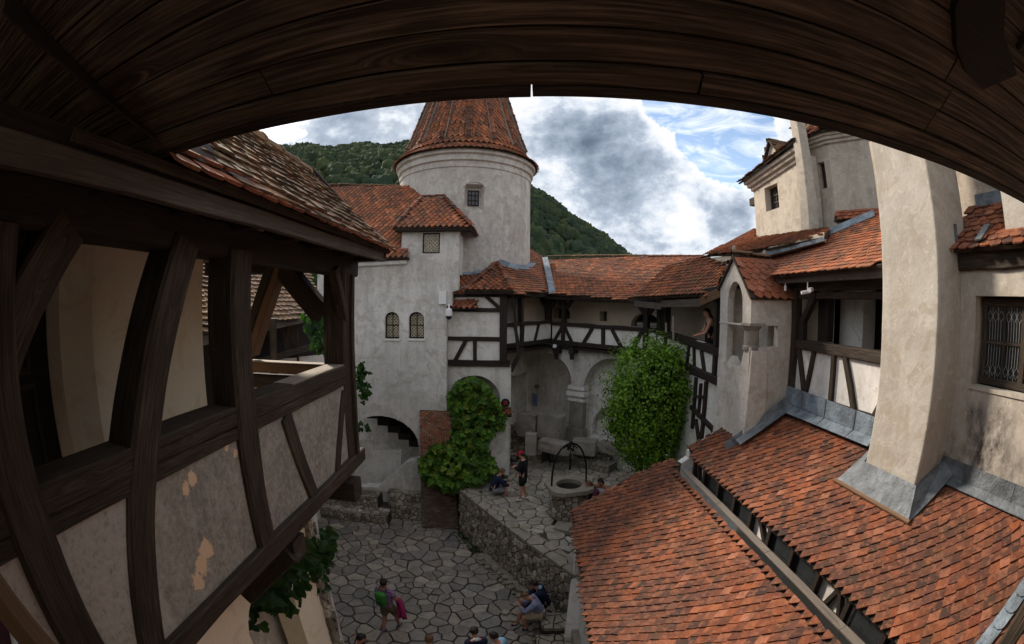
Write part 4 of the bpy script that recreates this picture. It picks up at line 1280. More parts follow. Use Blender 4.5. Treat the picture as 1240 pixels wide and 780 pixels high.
for k in range(16):
    a = 2 * math.pi * (k + .35) / 16
    if math.sin(a) > .3: continue
    P = [Vector((TCx + (r + .03) * math.cos(a), TCy + (r + .03) * math.sin(a), z + .03)) for r, z in prof[2:]]
    # hip tiles ride on a mortar bed
    mbb = MB(); mbb.tube([q + Vector((math.cos(a), math.sin(a), .3)) * .05 for q in P], [.12, .12, .11, .02], 6, rnd=.2); part(mbb, 'rib_mortar', 'block_stone', cone)
    ud = Vector((math.cos(a), math.sin(a), .3)) * .12
    for q1, q2 in zip(P[:-1], P[1:]): ridge_tiles(cone, q1 + ud, q2 + ud, .10, .36, 'tile_clay', 'rib_tile')

# ================================================================== timbered bay over the ivy arch (between house and corner post)
YF = 16.0
bay = thing('timbered_bay', 'timber framed bay with plaster panels above the ivy covered arch', 'building', (-1.2, YF, ZT))
TF = TY(YF)
qf = lambda px, py: (lambda p: (p.x, p.z))(on_y(px, py, YF))
mb = MB(); mb.slab(lambda u, v, d: TF(u, v, d + .06), rect(-2.35, -.2, -2.1, .30), (), .2); part(mb, 'plaster_panel', 'plaster_white', bay)
for a, b, w in (((-2.35, -2.17), (-.05, -2.17), .22), ((-2.35, -1.29), (-.4, -1.30), .14), ((-2.35, -.27), (-.4, -.27), .14), ((-2.35, .23), (-.45, .25), .12)):
    timber(TF, a, b, w, .2, bay, 'beam')
timber(TF, (-.43 + .13, -2.1), (-.43 + .13, .45), .26, .26, bay, 'corner_post', off=.06)
for a, b, w in ((qf(562, 376), qf(550, 409), .12), (qf(577, 379), qf(577, 409), .13)):
    pass
for a, b, w in ((qf(565, 411), qf(551, 437), .14), (qf(575, 411), qf(575, 437), .13), ((-1.15, .42), (-.45, -.2), .13), ((-2.3, -.05), (-2.05, .2), .12)):
    timber(TF, a, b, w, .16, bay, 'brace', off=.025)
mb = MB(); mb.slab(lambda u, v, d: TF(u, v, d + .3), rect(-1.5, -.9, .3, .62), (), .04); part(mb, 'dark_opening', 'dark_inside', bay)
mb = MB(); mb.slab(lambda u, v, d: TF(u, v, d + .12), rect(-.9, -.45, .3, .62), (), .1); part(mb, 'plaster_panel', 'plaster_cream', bay)
# arched wall below
cz = qf(583, 472)
mb = MB(); mb.slab(lambda u, v, d: TF(u, v, d + .08), [(-2.4, ZT), (-2.28, ZT), (-2.28, -3.45)] + list(reversed(arc(-1.33, -3.5, .93, .88, 14))) + [(-.40, ZT), (-.02, ZT), (-.02, -2.28), (-2.4, -2.28)], (), .5)
part(mb, 'arch_wall', 'plaster_grey', bay)
mb = MB(); mb.box(-2.3, -.3, YF + .9, YF + 1, ZT, -2.3); part(mb, 'arch_back', 'plaster_grey', bay)
# stained pier with a little tile cap in front of the arch, and the round sign on it
pr = thing('capped_pier', 'stained wall stub with small clay tile cap beside the ivy', 'pier', (-.3, 15.7, ZT))
mb = MB(); mb.slab(lambda u, v, d: Vector((u, 15.55 + d, v)), [(-1.25, ZT), (-.06, ZT), (-.1, -3.95), (-.62, -3.95), (-.9, -4.9), (-1.25, -5.2)], (), .4); part(mb, 'pier_body', 'plaster_grey', pr)
tile_roof(pr, [Vector((-.78, 15.42, -3.98)), Vector((.02, 15.42, -3.93)), Vector((0, 15.85, -3.72)), Vector((-.72, 15.85, -3.76))], .15, .12, 'tile_clay', 'point', 0)
sg = thing('round_sign', 'small black round sign with red strokes on the ivy pier', 'sign', (-.2, 15.5, -4.6))
p0 = on_y(612, 488, 15.5)
mb = MB(); mb.lathe((0, 0, 0), [(.001, 0), (.15, 0), (.155, .02), (.15, .04), (.001, .04)], 20); mb.v = [(p0.x + v[0], 15.5 + v[2], p0.z + v[1]) for v in mb.v]; part(mb, 'disc', 'black_plastic', sg)
mb = MB()
for (a, b) in (((-.07, .05), (.07, .06)), ((-.05, -.04), (.06, -.03)), ((-.035, .06), (-.04, -.06)), ((.03, .07), (.035, -.06))):
    mb.tube([(p0.x + a[0], 15.492, p0.z + a[1]), (p0.x + b[0], 15.492, p0.z + b[1])], .009, 5)
part(mb, 'red_strokes', 'red_paint', sg)
mb = MB(); mb.ball((p0.x - .22, 15.48, p0.z - .07), .075, 10); solo(mb, 'wall_lamp', 'white_plastic', 'small white globe lamp left of the round sign', 'lamp')

# ================================================================== far gallery (three runs round the corner) over the arcade
C0, C1, C2, C3 = (-.28, 16.0), (1.6, 18.2), (4.90, 14.9), (4.85, 9.45)
fg = thing('far_gallery', 'long timber gallery with white panels running round the far courtyard corner', 'gallery', (1.6, 18, -1.75))


def run(A, B): 
    T = TV(A, B); A3 = Vector((A[0], A[1], 0)); B3 = Vector((B[0], B[1], 0)); t = (B3 - A3).normalized()
    def q(px, py):
        p = on_v(px, py, A, B); return ((p - A3).dot(t), p.z)
    return T, q, (B3 - A3).length


def gallery_run(th, A, B, rail_px, floor_px, top_px, posts, studs, rail_w=.16, beam_w=.18, panel='plaster_white', pn='far'):
    T, q, Lr = run(A, B)
    ra, rb = q(*rail_px[0]), q(*rail_px[1]); fa, fb = q(*floor_px[0]), q(*floor_px[1]); ta, tb = q(*top_px[0]), q(*top_px[1])
    lin = lambda a, b, s: a[1] + (b[1] - a[1]) * (s - a[0]) / (b[0] - a[0] + 1e-9)
    rz = lambda s: lin(ra, rb, s); fz = lambda s: lin(fa, fb, s); tz = lambda s: lin(ta, tb, s)
    mb = MB(); mb.slab(lambda u, v, d: T(u, v, d + .05), [(0, fz(0)), (Lr, fz(Lr)), (Lr, rz(Lr)), (0, rz(0))], (), .1); part(mb, 'plaster_panel', panel, th)
    timber(T, (0, rz(0) - rail_w / 2), (Lr, rz(Lr) - rail_w / 2), rail_w, .22, th, 'rail')
    timber(T, (0, fz(0) + beam_w / 2 * 0), (Lr, fz(Lr)), beam_w, .3, th, 'floor_beam', off=.06)
    timber(T, (0, tz(0)), (Lr, tz(Lr)), .2, .24, th, 'plate', off=.02)
    for px, w, brace in posts:
        s = q(px, rail_px[0][1])[0]
        timber(T, (s, fz(s)), (s, tz(s)), w, .2, th, 'post', off=.045)
        if brace:
            for k in (-1, 1):
                if brace == 2 or k == brace or brace == 3:
                    timber(T, (s, tz(s) - .55), (s + k * .42, tz(s) - .03), .12, .14, th, 'brace', off=.0)
    for (p0, p1, w) in studs:
        s0, s1 = q(*p0)[0], q(*p1)[0]
        timber(T, (s0, rz(s0) - rail_w), (s1, fz(s1) + .05), w, .12, th, 'stud', off=.02)
    return T, q, Lr, rz, fz, tz


g1 = gallery_run(fg, C0, C1, [(616, 391), (661, 388)], [(616, 419), (661, 413)], [(616, 358), (661, 357)],
                 [(632, .13, 0)], [((624, 392), (628, 418), .10), ((634, 392), (633, 418), .11), ((653, 392), (648, 415), .10)], .13, .16)
g2 = gallery_run(fg, C1, C2, [(663, 389), (800, 398)], [(663, 413), (760, 423)], [(663, 360), (790, 365)],
                 [(663, .26, 3), (682, .16, 3), (782, .2, 3), (798, .16, 0), (803, .14, 0)],
                 [((681, 392), (671, 415), .12), ((683, 393), (692, 415), .12), ((717, 392), (706, 415), .13), ((730, 392), (730, 417), .15), ((741, 393), (752, 418), .13), ((777, 395), (766, 422), .14), ((783, 395), (783, 425), .1)], .15, .17)
g3 = gallery_run(fg, C2, C3, [(812, 403), (868, 421)], [(838, 447), (866, 460)], [(812, 362), (866, 352)],
                 [(806, .12, 0), (867, .14, 0)], [((834, 412), (831, 443), .1), ((840, 412), (840, 447), .1), ((849, 415), (852, 455), .12)], .2, .2)
timber(TF, (.02, .25), (.25, -2.0), .11, .14, fg, 'brace', off=-.05)
# framed wall under the side run, half hidden by the tree
T3 = TX(4.85); m = MB(); m.slab(lambda u, v, d: T3(u, v, d + .06), rect(9.4, 12.8, ZT, -1.9), (), .12); part(m, 'plaster_panel', 'plaster_white', fg)
for (a, b, w) in (((10.42, -1.9), (10.42, -3.6), .13), ((11.1, -1.9), (11.1, -3.3), .10), ((11.3, -2.75), (9.6, -3.0), .12), ((10.9, -3.0), (10.3, -3.9), .11), ((9.75, -3.0), (9.75, -4.2), .1), ((10.75, -2.0), (10.75, -2.9), .06), ((11.1, -2.4), (10.4, -2.3), .06)):
    timber(T3, a, b, w, .12, fg, 'wall_timber', off=.02)
# long thin poles leaning inside the gallery rail
for (a, b) in (((820, 383, 0), (820, 413, 0)), ((811, 391, 0), (811, 402, 0))):
    p = on_v(a[0], a[1], C2, C3); q_ = on_v(b[0], b[1], C2, C3)
    mb = MB(); mb.tube([p + Vector((-.12, 0, 0)), q_ + Vector((-.12, 0, 0))], .035, 6); solo(mb, 'wooden_pole', 'wood_sill', 'bare wooden pole standing above the bush at the gallery rail' if a[0] == 820 else 'short wooden stake by the gallery corner above the bush', 'pole')
# diagonal strut and bracket ends below
mb = MB(); mb.beam(on_y(633, 421, 16.6), on_y(619, 449, 16.3), (0, -1, 0), .16, .16, 0, None, .006); part(mb, 'strut', 'wood_black', fg)
for (px, py) in ((675, 424), (694, 424)):
    p = on_v(px, py, C1, C2); mb = MB(); mb.beam(p + Vector((-.12, -.22, .1)), p + Vector((.25, .35, .1)), (0, 0, 1), .2, .24, 0, .03); part(mb, 'joist_end', 'wood_black', fg)
    mb = MB(); mb.beam(p + Vector((-.05, -.15, -.05)), p + Vector((-.05, -.15, -.36)), (0, -1, 0), .16, .16, 0, .02); part(mb, 'bracket', 'wood_black', fg)
sp = on_v(671, 419, C1, C2)
lm = thing('spotlight', 'small round white spotlight under the far gallery floor', 'lamp', sp)
mb = MB(); mb.ball(sp + Vector((0, -.25, .0)), .09, 10); part(mb, 'lens', 'white_plastic', lm); mb = MB(); mb.ball(sp + Vector((0, -.2, -.1)), .12, 10); mb.tube([sp + Vector((0, -.15, 0)), sp], .03, 6); part(mb, 'housing', 'black_plastic', lm)
# wall behind the gallery walk, with niches and windows
BK0, BK1, BK2 = (-.9, 17.6), (1.9, 20.3), (6.9, 15.3)
Tb1, qb1, Lb1 = run(BK0, BK1); Tb2, qb2, Lb2 = run(BK1, BK2)
def hpx(q, x0, x1, y0, y1, archy=0):
    a, b = q(x0, y1), q(x1, y1); zt = q((x0 + x1) / 2, y0)[1]; zb = (a[1] + b[1]) / 2
    return arch_hole(a[0], b[0], zb, zb + (zt - zb) * (1 - archy), (zt - zb) * archy, 10) if archy else rect(a[0], b[0], zb, zt)
h2 = [hpx(qb2, 668, 690, 372, 386, .5), hpx(qb2, 726, 735, 377, 389), hpx(qb2, 764, 799, 379, 396, .9)]
mb = MB(); mb.slab(lambda u, v, d: Tb1(u, v, d), rect(0, Lb1, -2, .5), (), .3); mb.slab(Tb2, rect(0, Lb2, -2, .5), h2, .35); part(mb, 'inner_wall', 'plaster_cream', fg)
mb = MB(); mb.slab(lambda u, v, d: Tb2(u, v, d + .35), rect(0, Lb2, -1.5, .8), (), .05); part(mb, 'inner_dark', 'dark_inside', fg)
for hh in (h2[0], h2[1], h2[2]):
    xs = [p[0] for p in hh]; zs = [p[1] for p in hh]
    m = MB(); m.slab(lambda u, v, d: Tb2(u, v, d + .3), rect(min(xs) + .1, max(xs), min(zs) + .02, min(zs) + (.4 if hh is h2[1] else .16)), (), .01); part(m, 'window_pane', 'glass_green' if hh is not h2[2] else 'lead', fg)
mb = MB(); mb.slab(lambda u, v, d: Vector((u, v, -1.72 - d)), [C0, C1, C2, (4.95, 9.4), (6.7, 9.4), BK2, BK1, BK0], (), .1); part(mb, 'floor_boards', 'wood_black', fg)
mb = MB(); mb.slab(lambda u, v, d: Vector((u, v, .30 + d)), [(C0[0] + .2, C0[1] + .2), (1.6, 18.4), (5.2, 14.9), (5.2, 9.6), (6.6, 9.6), BK2, BK1, BK0], (), .06); part(mb, 'ceiling_boards', 'wood_black', fg)
mb = MB(); mb.box(6.6, 6.8, 8.0, 15.5, -2, .5); part(mb, 'inner_wall', 'plaster_cream', fg)

# arcade below
ar = thing('arcade_wall', 'plastered wall with two deep arched recesses under the far gallery', 'wall', (2.6, 17.5, ZT))
Tg, qg, Lg_ = run(G0[:2], G1[:2])
zg = lambda px, py: qg(px, py)
A1 = [zg(621, 520), zg(690, 520)]; A2 = [zg(704, 520), zg(772, 520)]
top1, top2 = zg(655, 425)[1], zg(737, 434)[1]; s1_, s2_ = zg(690, 463)[1], zg(704, 474)[1]
zb = -5.4
ho1 = arch_hole(A1[0][0], A1[1][0], zb, s1_, top1 - s1_, 16); ho2 = arch_hole(A2[0][0], A2[1][0], zb, s2_, top2 - s2_, 16)
mb = MB(); mb.slab(Tg, rect(-.2, Lg_ + .5, ZT - .1, -1.55), [ho1, ho2], .95); part(mb, 'arch_wall', 'plaster_grey', ar)
inn = [(zg(709, 530)[0], -5.45)]
sx0, sx1 = zg(707, 520)[0], zg(775, 520)[0]
sm = arch_hole(sx0 + .05, sx1, -5.35, -4.95, 1.0, 12)
mb = MB(); mb.slab(lambda u, v, d: Tg(u, v, d + .55), rect(A2[0][0] - .1, A2[1][0] + .2, -5.4, -1.5), [sm], .3); part(mb, 'recess_wall', 'plaster_grey', ar)
ov = arch_hole(zg(724, 524)[0], zg(750, 524)[0], -5.2, -4.95, .28, 10)
mb = MB(); mb.slab(lambda u, v, d: Tg(u, v, d + .9), rect(A2[0][0] - .1, A2[1][0] + .2, -5.4, -3.5), [ov], .2); part(mb, 'oven_wall', 'plaster_grey', ar)
mb = MB(); mb.slab(lambda u, v, d: Tg(u, v, d + 1.3), rect(-.3, Lg_ + .4, -6, -1.5), (), .1); part(mb, 'niche_back', 'plaster_grey', ar)
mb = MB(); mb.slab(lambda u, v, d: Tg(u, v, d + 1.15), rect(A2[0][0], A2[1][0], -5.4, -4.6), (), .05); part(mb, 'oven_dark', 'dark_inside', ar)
pc = (A1[1][0] + A2[0][0]) / 2; pw = (A2[0][0] - A1[1][0]) / 2
for (z0_, z1_, e) in ((s2_ + .05, s2_ + .2, .10), (s2_ - .2, s2_ - .02, .14), (s2_ - .42, s2_ - .3, .09), (-5.6, -5.0, .12), (-5.0, -3.95, .04)):
    mb = MB(); mb.slab(lambda u, v, d: Tg(u, v, d - e), rect(pc - pw - e, pc + pw + e, z0_, z1_), (), e + .25); part(mb, 'pier_moulding', 'block_stone' if z0_ < -4.9 else 'plaster_white', ar)
nb = zg(632, 488)
mb = MB(); mb.slab(lambda u, v, d: Tg(u, v, d + .9), rect(nb[0] - .14, nb[0] + .14, nb[1] - .28, nb[1] + .28), (), .02)
# notice hangs on the side wall of the big recess
solo(mb, 'notice_board', 'blue_paint', 'faded blue notice inside the large arched recess', 'sign')
mb = MB(); pn = zg(636, 471); c = Tg(pn[0], pn[1], .8); mb.ball(c, .12, 8, .09); solo(mb, 'wall_fitting', 'wood_warm', 'small brown round fitting on the wall inside the large arched recess', 'fitting')

# roofs over the far gallery
fr = gpart('roof', fg)
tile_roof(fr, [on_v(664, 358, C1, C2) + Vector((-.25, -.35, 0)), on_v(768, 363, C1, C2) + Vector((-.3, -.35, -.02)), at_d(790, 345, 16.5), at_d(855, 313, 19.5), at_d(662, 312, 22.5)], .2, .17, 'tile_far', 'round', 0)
ridge_tiles(fr, at_d(663, 311, 22.4), at_d(858, 311, 19.6), .09, .42, 'tile_brown')
# corner roof with hip beside the tower
qa, qb_, qc = on_y(562, 352, YF - .35), on_y(621, 352, YF - .35), on_v(664, 358, C1, C2) + Vector((-.25, -.35, 0))
ap = at_d(602, 318, 18.0)
tile_roof(fr, [qa, qb_, ap], .2, .165, 'tile_clay', 'point', 0)
tile_roof(fr, [qb_, qc, at_d(662, 312, 22.5), at_d(640, 297, 22.8), at_d(600, 306, 20.0), ap], .2, .165, 'tile_far', 'round', 0)
up5 = Vector((0, 0, .05))
ridge_tiles(fr, qa + up5, ap + up5, .085, .3); ridge_tiles(fr, qb_ + up5, ap + up5, .085, .3)
mb = MB(); mb.beam(qa + Vector((0, .05, -.07)), qb_ + Vector((0, .05, -.07)), (0, -1, 0), .1, .25, 0, .01); mb.beam(qb_ + Vector((0, .05, -.07)), qc + Vector((0, .05, -.07)), (1, -1, 0), .1, .2, 0, .01)
part(mb, 'eave_board', 'wood_black', fg)
# small lower roof left of the hip
la, lb = on_y(541, 374, YF - .25), on_y(578, 374, YF - .25)
tile_roof(fr, [la, lb, on_y(577, 353, YF + .5), on_y(566, 349, YF + .55), on_y(590, 331, YF + 1.4), on_y(545, 331, YF + 1.4)], .2, .165, 'tile_new', 'point', 0)
# lead flashings
def flash(parent, pts, w, mat='zinc_blue', th=.012, nrm=(0, -.5, 1), name='flashing'):
    m = MB()
    for a, b in zip(pts[:-1], pts[1:]): m.beam(a, b, nrm, w, th, .07, .003)
    return part(m, name, mat, parent)
flash(fr, [at_d(660, 313, 21.9), at_d(664, 330, 19.8), at_d(667, 345, 18.5), at_d(669, 357, 17.6)], .26, nrm=(-.2, -.6, 1))
flash(fr, [at_d(556, 333, 17.4), at_d(572, 333, 17.4), at_d(583, 330, 17.5)], .25)
flash(fr, [at_d(604, 318, 17.85), at_d(615, 322, 17.6), at_d(628, 325, 17.6), at_d(640, 325, 17.8), at_d(645, 320, 18.4)], .30, nrm=(-.1, -.8, .8))
flash(fr, [at_d(588, 331, 17.1), at_d(560, 351, 16.0)], .08)
mb = MB(); a_, b_ = on_v(663, 359, C1, C2), on_v(790, 364, C1, C2)
mb.beam(a_ + Vector((-.22, -.3, -.05)), b_ + Vector((-.3, -.3, -.05)), (-.6, -.8, 0), .12, .2, 0, .01); part(mb, 'eave_board', 'wood_black', fg)

# roof of the gallery run beside the shrine, with its grey eave boards
e_a, e_b, e_c = at_d(768, 364, 15.3), at_d(846, 361, 12.0), at_d(869, 342, 10.6)
mr = gpart('roof', fg)
tile_roof(mr, [e_a, e_b, e_c, at_d(884, 313, 11.8), at_d(857, 316, 14.5), at_d(815, 330, 16.0)], .2, .155, 'tile_far', 'round', 0, uv_dir=(e_b - e_a))
mb = MB(); mb.beam(e_a + Vector((0, 0, -.10)), at_d(800, 371, 13.9), (-.8, -.5, 0), .20, .08, 0, .01); mb.beam(at_d(800, 368, 13.9), at_d(847, 366.5, 12.0), (-.8, -.5, 0), .22, .08, 0, .01); part(mb, 'eave_board', 'wood_grey', fg)
mb = MB(); mb.beam(at_d(847, 366, 12.0), at_d(871, 354, 10.5), (-.8, -.5, 0), .22, .08, .0, .01); part(mb, 'eave_board', 'wood_warm', fg)

# ================================================================== shrine-like chimney head (aedicule) on the right gallery
SX, SY = 4.66, 7.92
sh_ = thing('gabled_shrine', 'small gabled plaster shrine with column and arched niche at the roof corner', 'shrine', (5.2, 8.5, -3))
Tsx = TX(SX)                      # gabled west front, outline (y, z)
y0_, y1_ = SY, 9.36
outl = [(y0_, -3.4), (y1_, -3.4), (y1_, .40), (8.62, 1.02), (y0_ + .02, .20), (y0_, -.37), (8.28, -.37)] + [(8.63 - .35 * math.cos(R(a)), .06 + .46 * math.sin(R(a))) for a in range(0, 181, 15)] + [(8.98, -1.28), (8.72, -1.05), (8.5, -1.25), (8.28, -1.2), (8.16, -.86), (y0_, -.86)]
ni = on_x(880, 440, SX)
niche = [(8.28, -1.03), (8.28, -.36), (8.30, .05)] + [(8.66 + .34 * math.cos(R(a)), .12 + .42 * math.sin(R(a))) for a in range(160, 19, -20)][::-1][::-1] + [(9.0, .05), (9.02, -1.02)]
niche = [(y0_ + .36, -1.18), (y0_ + .36, -.38)] + [(8.62 + .34 * math.cos(R(a)), .06 + .46 * math.sin(R(a))) for a in range(180, -1, -15)] + [(8.98, -.38), (8.98, -1.28), (8.7, -1.0), (8.55, -1.2)]
mb = MB(); mb.slab(Tsx, outl, (), .16); part(mb, 'west_front', 'plaster_shrine', sh_)
Tsy = TY(SY)
so = [(SX + .002, -3.4), (5.76, -3.4), (5.76, .20), (SX + .002, .20), (SX + .002, -.368), (5.36, -.368), (5.36, -.80), (SX + .002, -.80)]
opn = [(SX + .22, -.80), (SX + .22, -.36), (SX + .86, -.36), (SX + .86, -.80)]
mb = MB(); mb.slab(Tsy, so, (), .16); part(mb, 'south_side', 'plaster_shrine', sh_)
mb = MB(); mb.box(SX + .16, 5.76, SY + .16, y1_ - .16, -3.4, -1.3); mb.box(SX + .70, 5.76, SY + .42, y1_ - .02, -1.3, .15); mb.box(SX + .02, 5.76, y1_ - .15, y1_ - .004, -1.3, .4)
part(mb, 'shrine_core', 'plaster_shrine', sh_)
mb = MB(); cxx, cyy = SX + .13, SY + .17
mb.lathe((cxx, cyy, 0), [(.19, -.86), (.19, -.80), (.165, -.76), (.16, -.46), (.185, -.44), (.19, -.40)], 22); part(mb, 'column', 'block_stone', sh_, smooth=False)
mb = MB(); mb.slab(lambda u, v, d: Vector((u, v, -.325 - d)), [(cxx - .17, cyy - .21), (cxx + .22, cyy - .21), (cxx + .22, cyy + .2), (cxx - .17, cyy + .2)], (), .05); mb.lathe((cxx, cyy, 0), [(.18, -.46), (.24, -.375)], 8)
part(mb, 'capital', 'block_stone', sh_)
mb = MB(); mb.box(SX - .015, SX + .1, SY + .2, 9.36, -.38, -.35); part(mb, 'string_course', 'plaster_shrine', sh_)
# battered base below the column
mb = MB(); mb.add([(SX - .04, SY - .10, -3.4), (5.2, SY - .10, -3.4), (5.06, SY - .06, -.9), (SX + .02, SY - .06, -.86), (SX - .04, SY + .4, -3.4), (SX - .02, SY + .34, -1.2), (5.2, SY + .02, -3.4), (5.1, SY + .02, -.9), (SX + .02, SY + .1, -.84)],
              [(0, 1, 2, 3), (0, 3, 5, 4), (1, 6, 7, 2), (3, 2, 7, 8), (3, 8, 5)])
part(mb, 'battered_base', 'plaster_shrine', sh_)
srf = gpart('roof', sh_)
rg0, rg1 = Vector((SX - .06, 8.62, 1.10)), Vector((5.55, 8.62, 1.06))
tile_roof(srf, [(SX - .06, SY - .10, .17), (5.86, SY - .10, .20), (5.65, 8.62, 1.06), (SX - .06, 8.62, 1.10)], .205, .165, 'tile_new', 'scale', 100, mess=.006)
tile_roof(srf, [(5.6, 9.45, .30), (SX - .06, 9.45, .40), (SX - .06, 8.62, 1.10), (5.6, 8.62, 1.06)], .215, .17, 'tile_clay', 'point', 0)
ridge_tiles(srf, rg0 + Vector((0, 0, .03)), rg1 + Vector((0, 0, .03)), .07, .5, 'tile_brown')
for q9 in (rg0 + Vector((.05, 0, .10)), rg1 + Vector((-.1, 0, .1))):
    mb = MB(); mb.ball(q9, .055, 8, .08); part(mb, 'finial', 'block_stone', srf)

# ================================================================== right gallery between the shrine and the big chimney
XR = 5.75
TR_ = TX(XR)
rgal = thing('right_gallery', 'open timber gallery under tiled eaves between the shrine and the big chimney', 'gallery', (6.2, 6.5, -1.75))
qr = lambda px, py: (lambda p: (p.y, p.z))(on_x(px, py, XR))
mb = MB(); mb.slab(lambda u, v, d: TR_(u, v, d + .05), rect(3.6, 8.0, -3.2, -.75), (), .12); part(mb, 'plaster_panel', 'plaster_white', rgal)
timber(TR_, (4.3, -.73), (7.92, -.72), .19, .22, rgal, 'rail', 'wood_dark')
timber(TR_, (4.3, -1.7), (7.9, -1.7), .10, .2, rgal, 'floor_beam', off=.0)
timber(TR_, (3.4, .47), (8.1, .47), .26, .2, rgal, 'plate', 'wood_dark', off=.02)
timber(TR_, (3.4, .25), (8.1, .25), .12, .2, rgal, 'lintel', 'wood_dark', off=-.03)
timber(TR_, (7.82, -1.72), (7.82, .4), .15, .2, rgal, 'post', 'wood_dark', off=.06)
for a, b, w in (((7.66, -.82), (7.33, -1.75), .12), ((7.12, -.82), (7.32, -1.75), .11), ((6.47, -.82), (6.44, -1.75), .12), ((6.13, -.82), (5.70, -1.75), .13), ((4.95, -1.3), (5.2, -1.75), .14)):
    timber(TR_, a, b, w, .12, rgal, 'stud', 'wood_dark', off=.02)
timber(TX(XR + .02), (7.58, -.25), (7.15, .3), .13, .14, rgal, 'brace', 'wood_black')
timber(TX(XR + .02), (7.60, -.64), (7.60, -.2), .16, .14, rgal, 'post', 'wood_black')
timber(TX(XR + .35), (7.25, -.64), (7.25, .3), .34, .2, rgal, 'post', 'wood_black')
timber(TX(XR + .02), (4.98, -.64), (4.98, .3), .10, .14, rgal, 'post', 'wood_dark')
mb = MB(); mb.box(XR + .9, XR + 1.0, 7.3, 9.2, -1.7, .6); mb.box(XR + .9, XR + 1.3, 6.55, 7.5, -1.7, .6); part(mb, 'inner_wall', 'plaster_white', rgal)
mb = MB(); mb.box(XR + 1.5, XR + 1.6, 2.5, 9.0, -1.8, .6); mb.box(XR + .1, XR + 1.6, 4.2, 9, .62, .66); mb.box(XR + .1, XR + 1.6, 4.2, 9, -1.8, -1.74); part(mb, 'inner_boards', 'wood_black', rgal)
rrf = gpart('roof', rgal)
n6 = Vector((-.55, 0, 1)); p6 = Vector((5.38, 0, .70))
P6 = lambda px, py: on_pl(px, py, p6, n6)
tile_roof(rrf, [P6(936, 334), Vector((5.38, 3.6, .70)), Vector((7.6, 3.6, .70 + .55 * 2.22)), P6(1071, 258), P6(1000, 285), P6(925, 311)], .2, .15, 'tile_far', 'round', 300, mess=.01)
mb = MB(); mb.beam((5.42, 8.35, .58), (5.42, 3.6, .58), (-1, 0, 0), .19, .1, 0, .01, .004); part(mb, 'eave_board', 'wood_grey', rgal)
for (px, py, lb) in ((978, 353, 'small white camera under the right gallery eave, left of a pair'), (951, 346, 'tiny grey lamp holder under the eave beside the shrine')):
    p = on_x(px, py, 5.45); c_ = thing('eave_camera' if px > 960 else 'lamp_holder', lb, 'camera' if px > 960 else 'lamp', p)
    mb = MB(); mb.tube([p + Vector((0, 0, .18)), p], .012, 6); part(mb, 'bracket', 'white_plastic', c_)
    mb = MB()
    if px > 960:
        mb.tube([p + Vector((.05, .0, 0)), p + Vector((-.12, .06, -.03))], .035, 10); mb.tube([p + Vector((.02, -.12, .03)), p + Vector((-.08, -.16, .02))], .045, 10)
    else: mb.tube([p, p + Vector((0, 0, -.1))], .03, 8)
    part(mb, 'housing', 'white_plastic', c_)

# ================================================================== big chimney stack standing on the right roof
chm = thing('big_chimney', 'massive plastered chimney stack rising from the right tiled roof', 'chimney', (5.4, 4, -2.4))
mb = MB()
c4 = [(5.10, 3.44), (5.10, 4.58), (5.92, 4.58), (5.92, 3.40)]
def stack(z, k=0.0): return [(x + (k if x < 6 else 0), y + (k * .6 if y < 4 else -k * .6), z) for x, y in c4]
lev = [-3.0, -2.2, -1.2, -.2, .8, 1.8, 2.8, 5.2]; ks = [-.03, -.0, .0, -.02, .0, .02, .03, .06]
vs = []
rr = random.Random(6)
for z, k in zip(lev, ks): vs += [(x + rr.uniform(-.012, .012), y + rr.uniform(-.012, .012), z) for x, y, z in stack(z, k)]
fs = [(i * 4 + a, i * 4 + (a + 1) % 4, i * 4 + 4 + (a + 1) % 4, i * 4 + 4 + a) for i in range(len(lev) - 1) for a in range(4)]
mb.add(vs, fs); stk = part(mb, 'stack', 'plaster_chimney', chm)
bv = stk.modifiers.new('b', 'BEVEL'); bv.width = .035; bv.segments = 3
# zinc apron round its foot
mb = MB()
ap_ = [(4.86, 3.28), (4.86, 4.95), (5.62, 4.95), (5.62, 3.2)]
zr = lambda x: -2.13 - .57 * (5.7 - x)
mb.add([(4.86, 3.22, zr(4.86) + .06), (4.86, 4.98, zr(4.86) + .06), (5.09, 4.62, -2.16), (5.09, 3.41, -2.16)], [(0, 1, 2, 3)])
mb.add([(4.86, 3.22, zr(4.86) + .06), (5.70, 3.12, zr(5.7) + .10), (5.72, 3.36, -1.88), (5.09, 3.41, -2.16)], [(0, 1, 2, 3)])
mb.add([(4.86, 4.98, zr(4.86) + .06), (5.09, 4.62, -2.16), (5.8, 4.62, -1.7), (5.75, 4.98, zr(5.75) + .05)], [(0, 1, 2, 3)])
part(mb, 'apron', 'zinc', chm).modifiers.new('s', 'SOLIDIFY').thickness = .015
mb = MB(); mb.beam((4.86, 3.2, zr(4.86) + .075), (4.86, 5.02, zr(4.86) + .075), (-.5, 0, 1), .06, .05, .02, .01); part(mb, 'rusty_strip', 'wood_warm', chm)

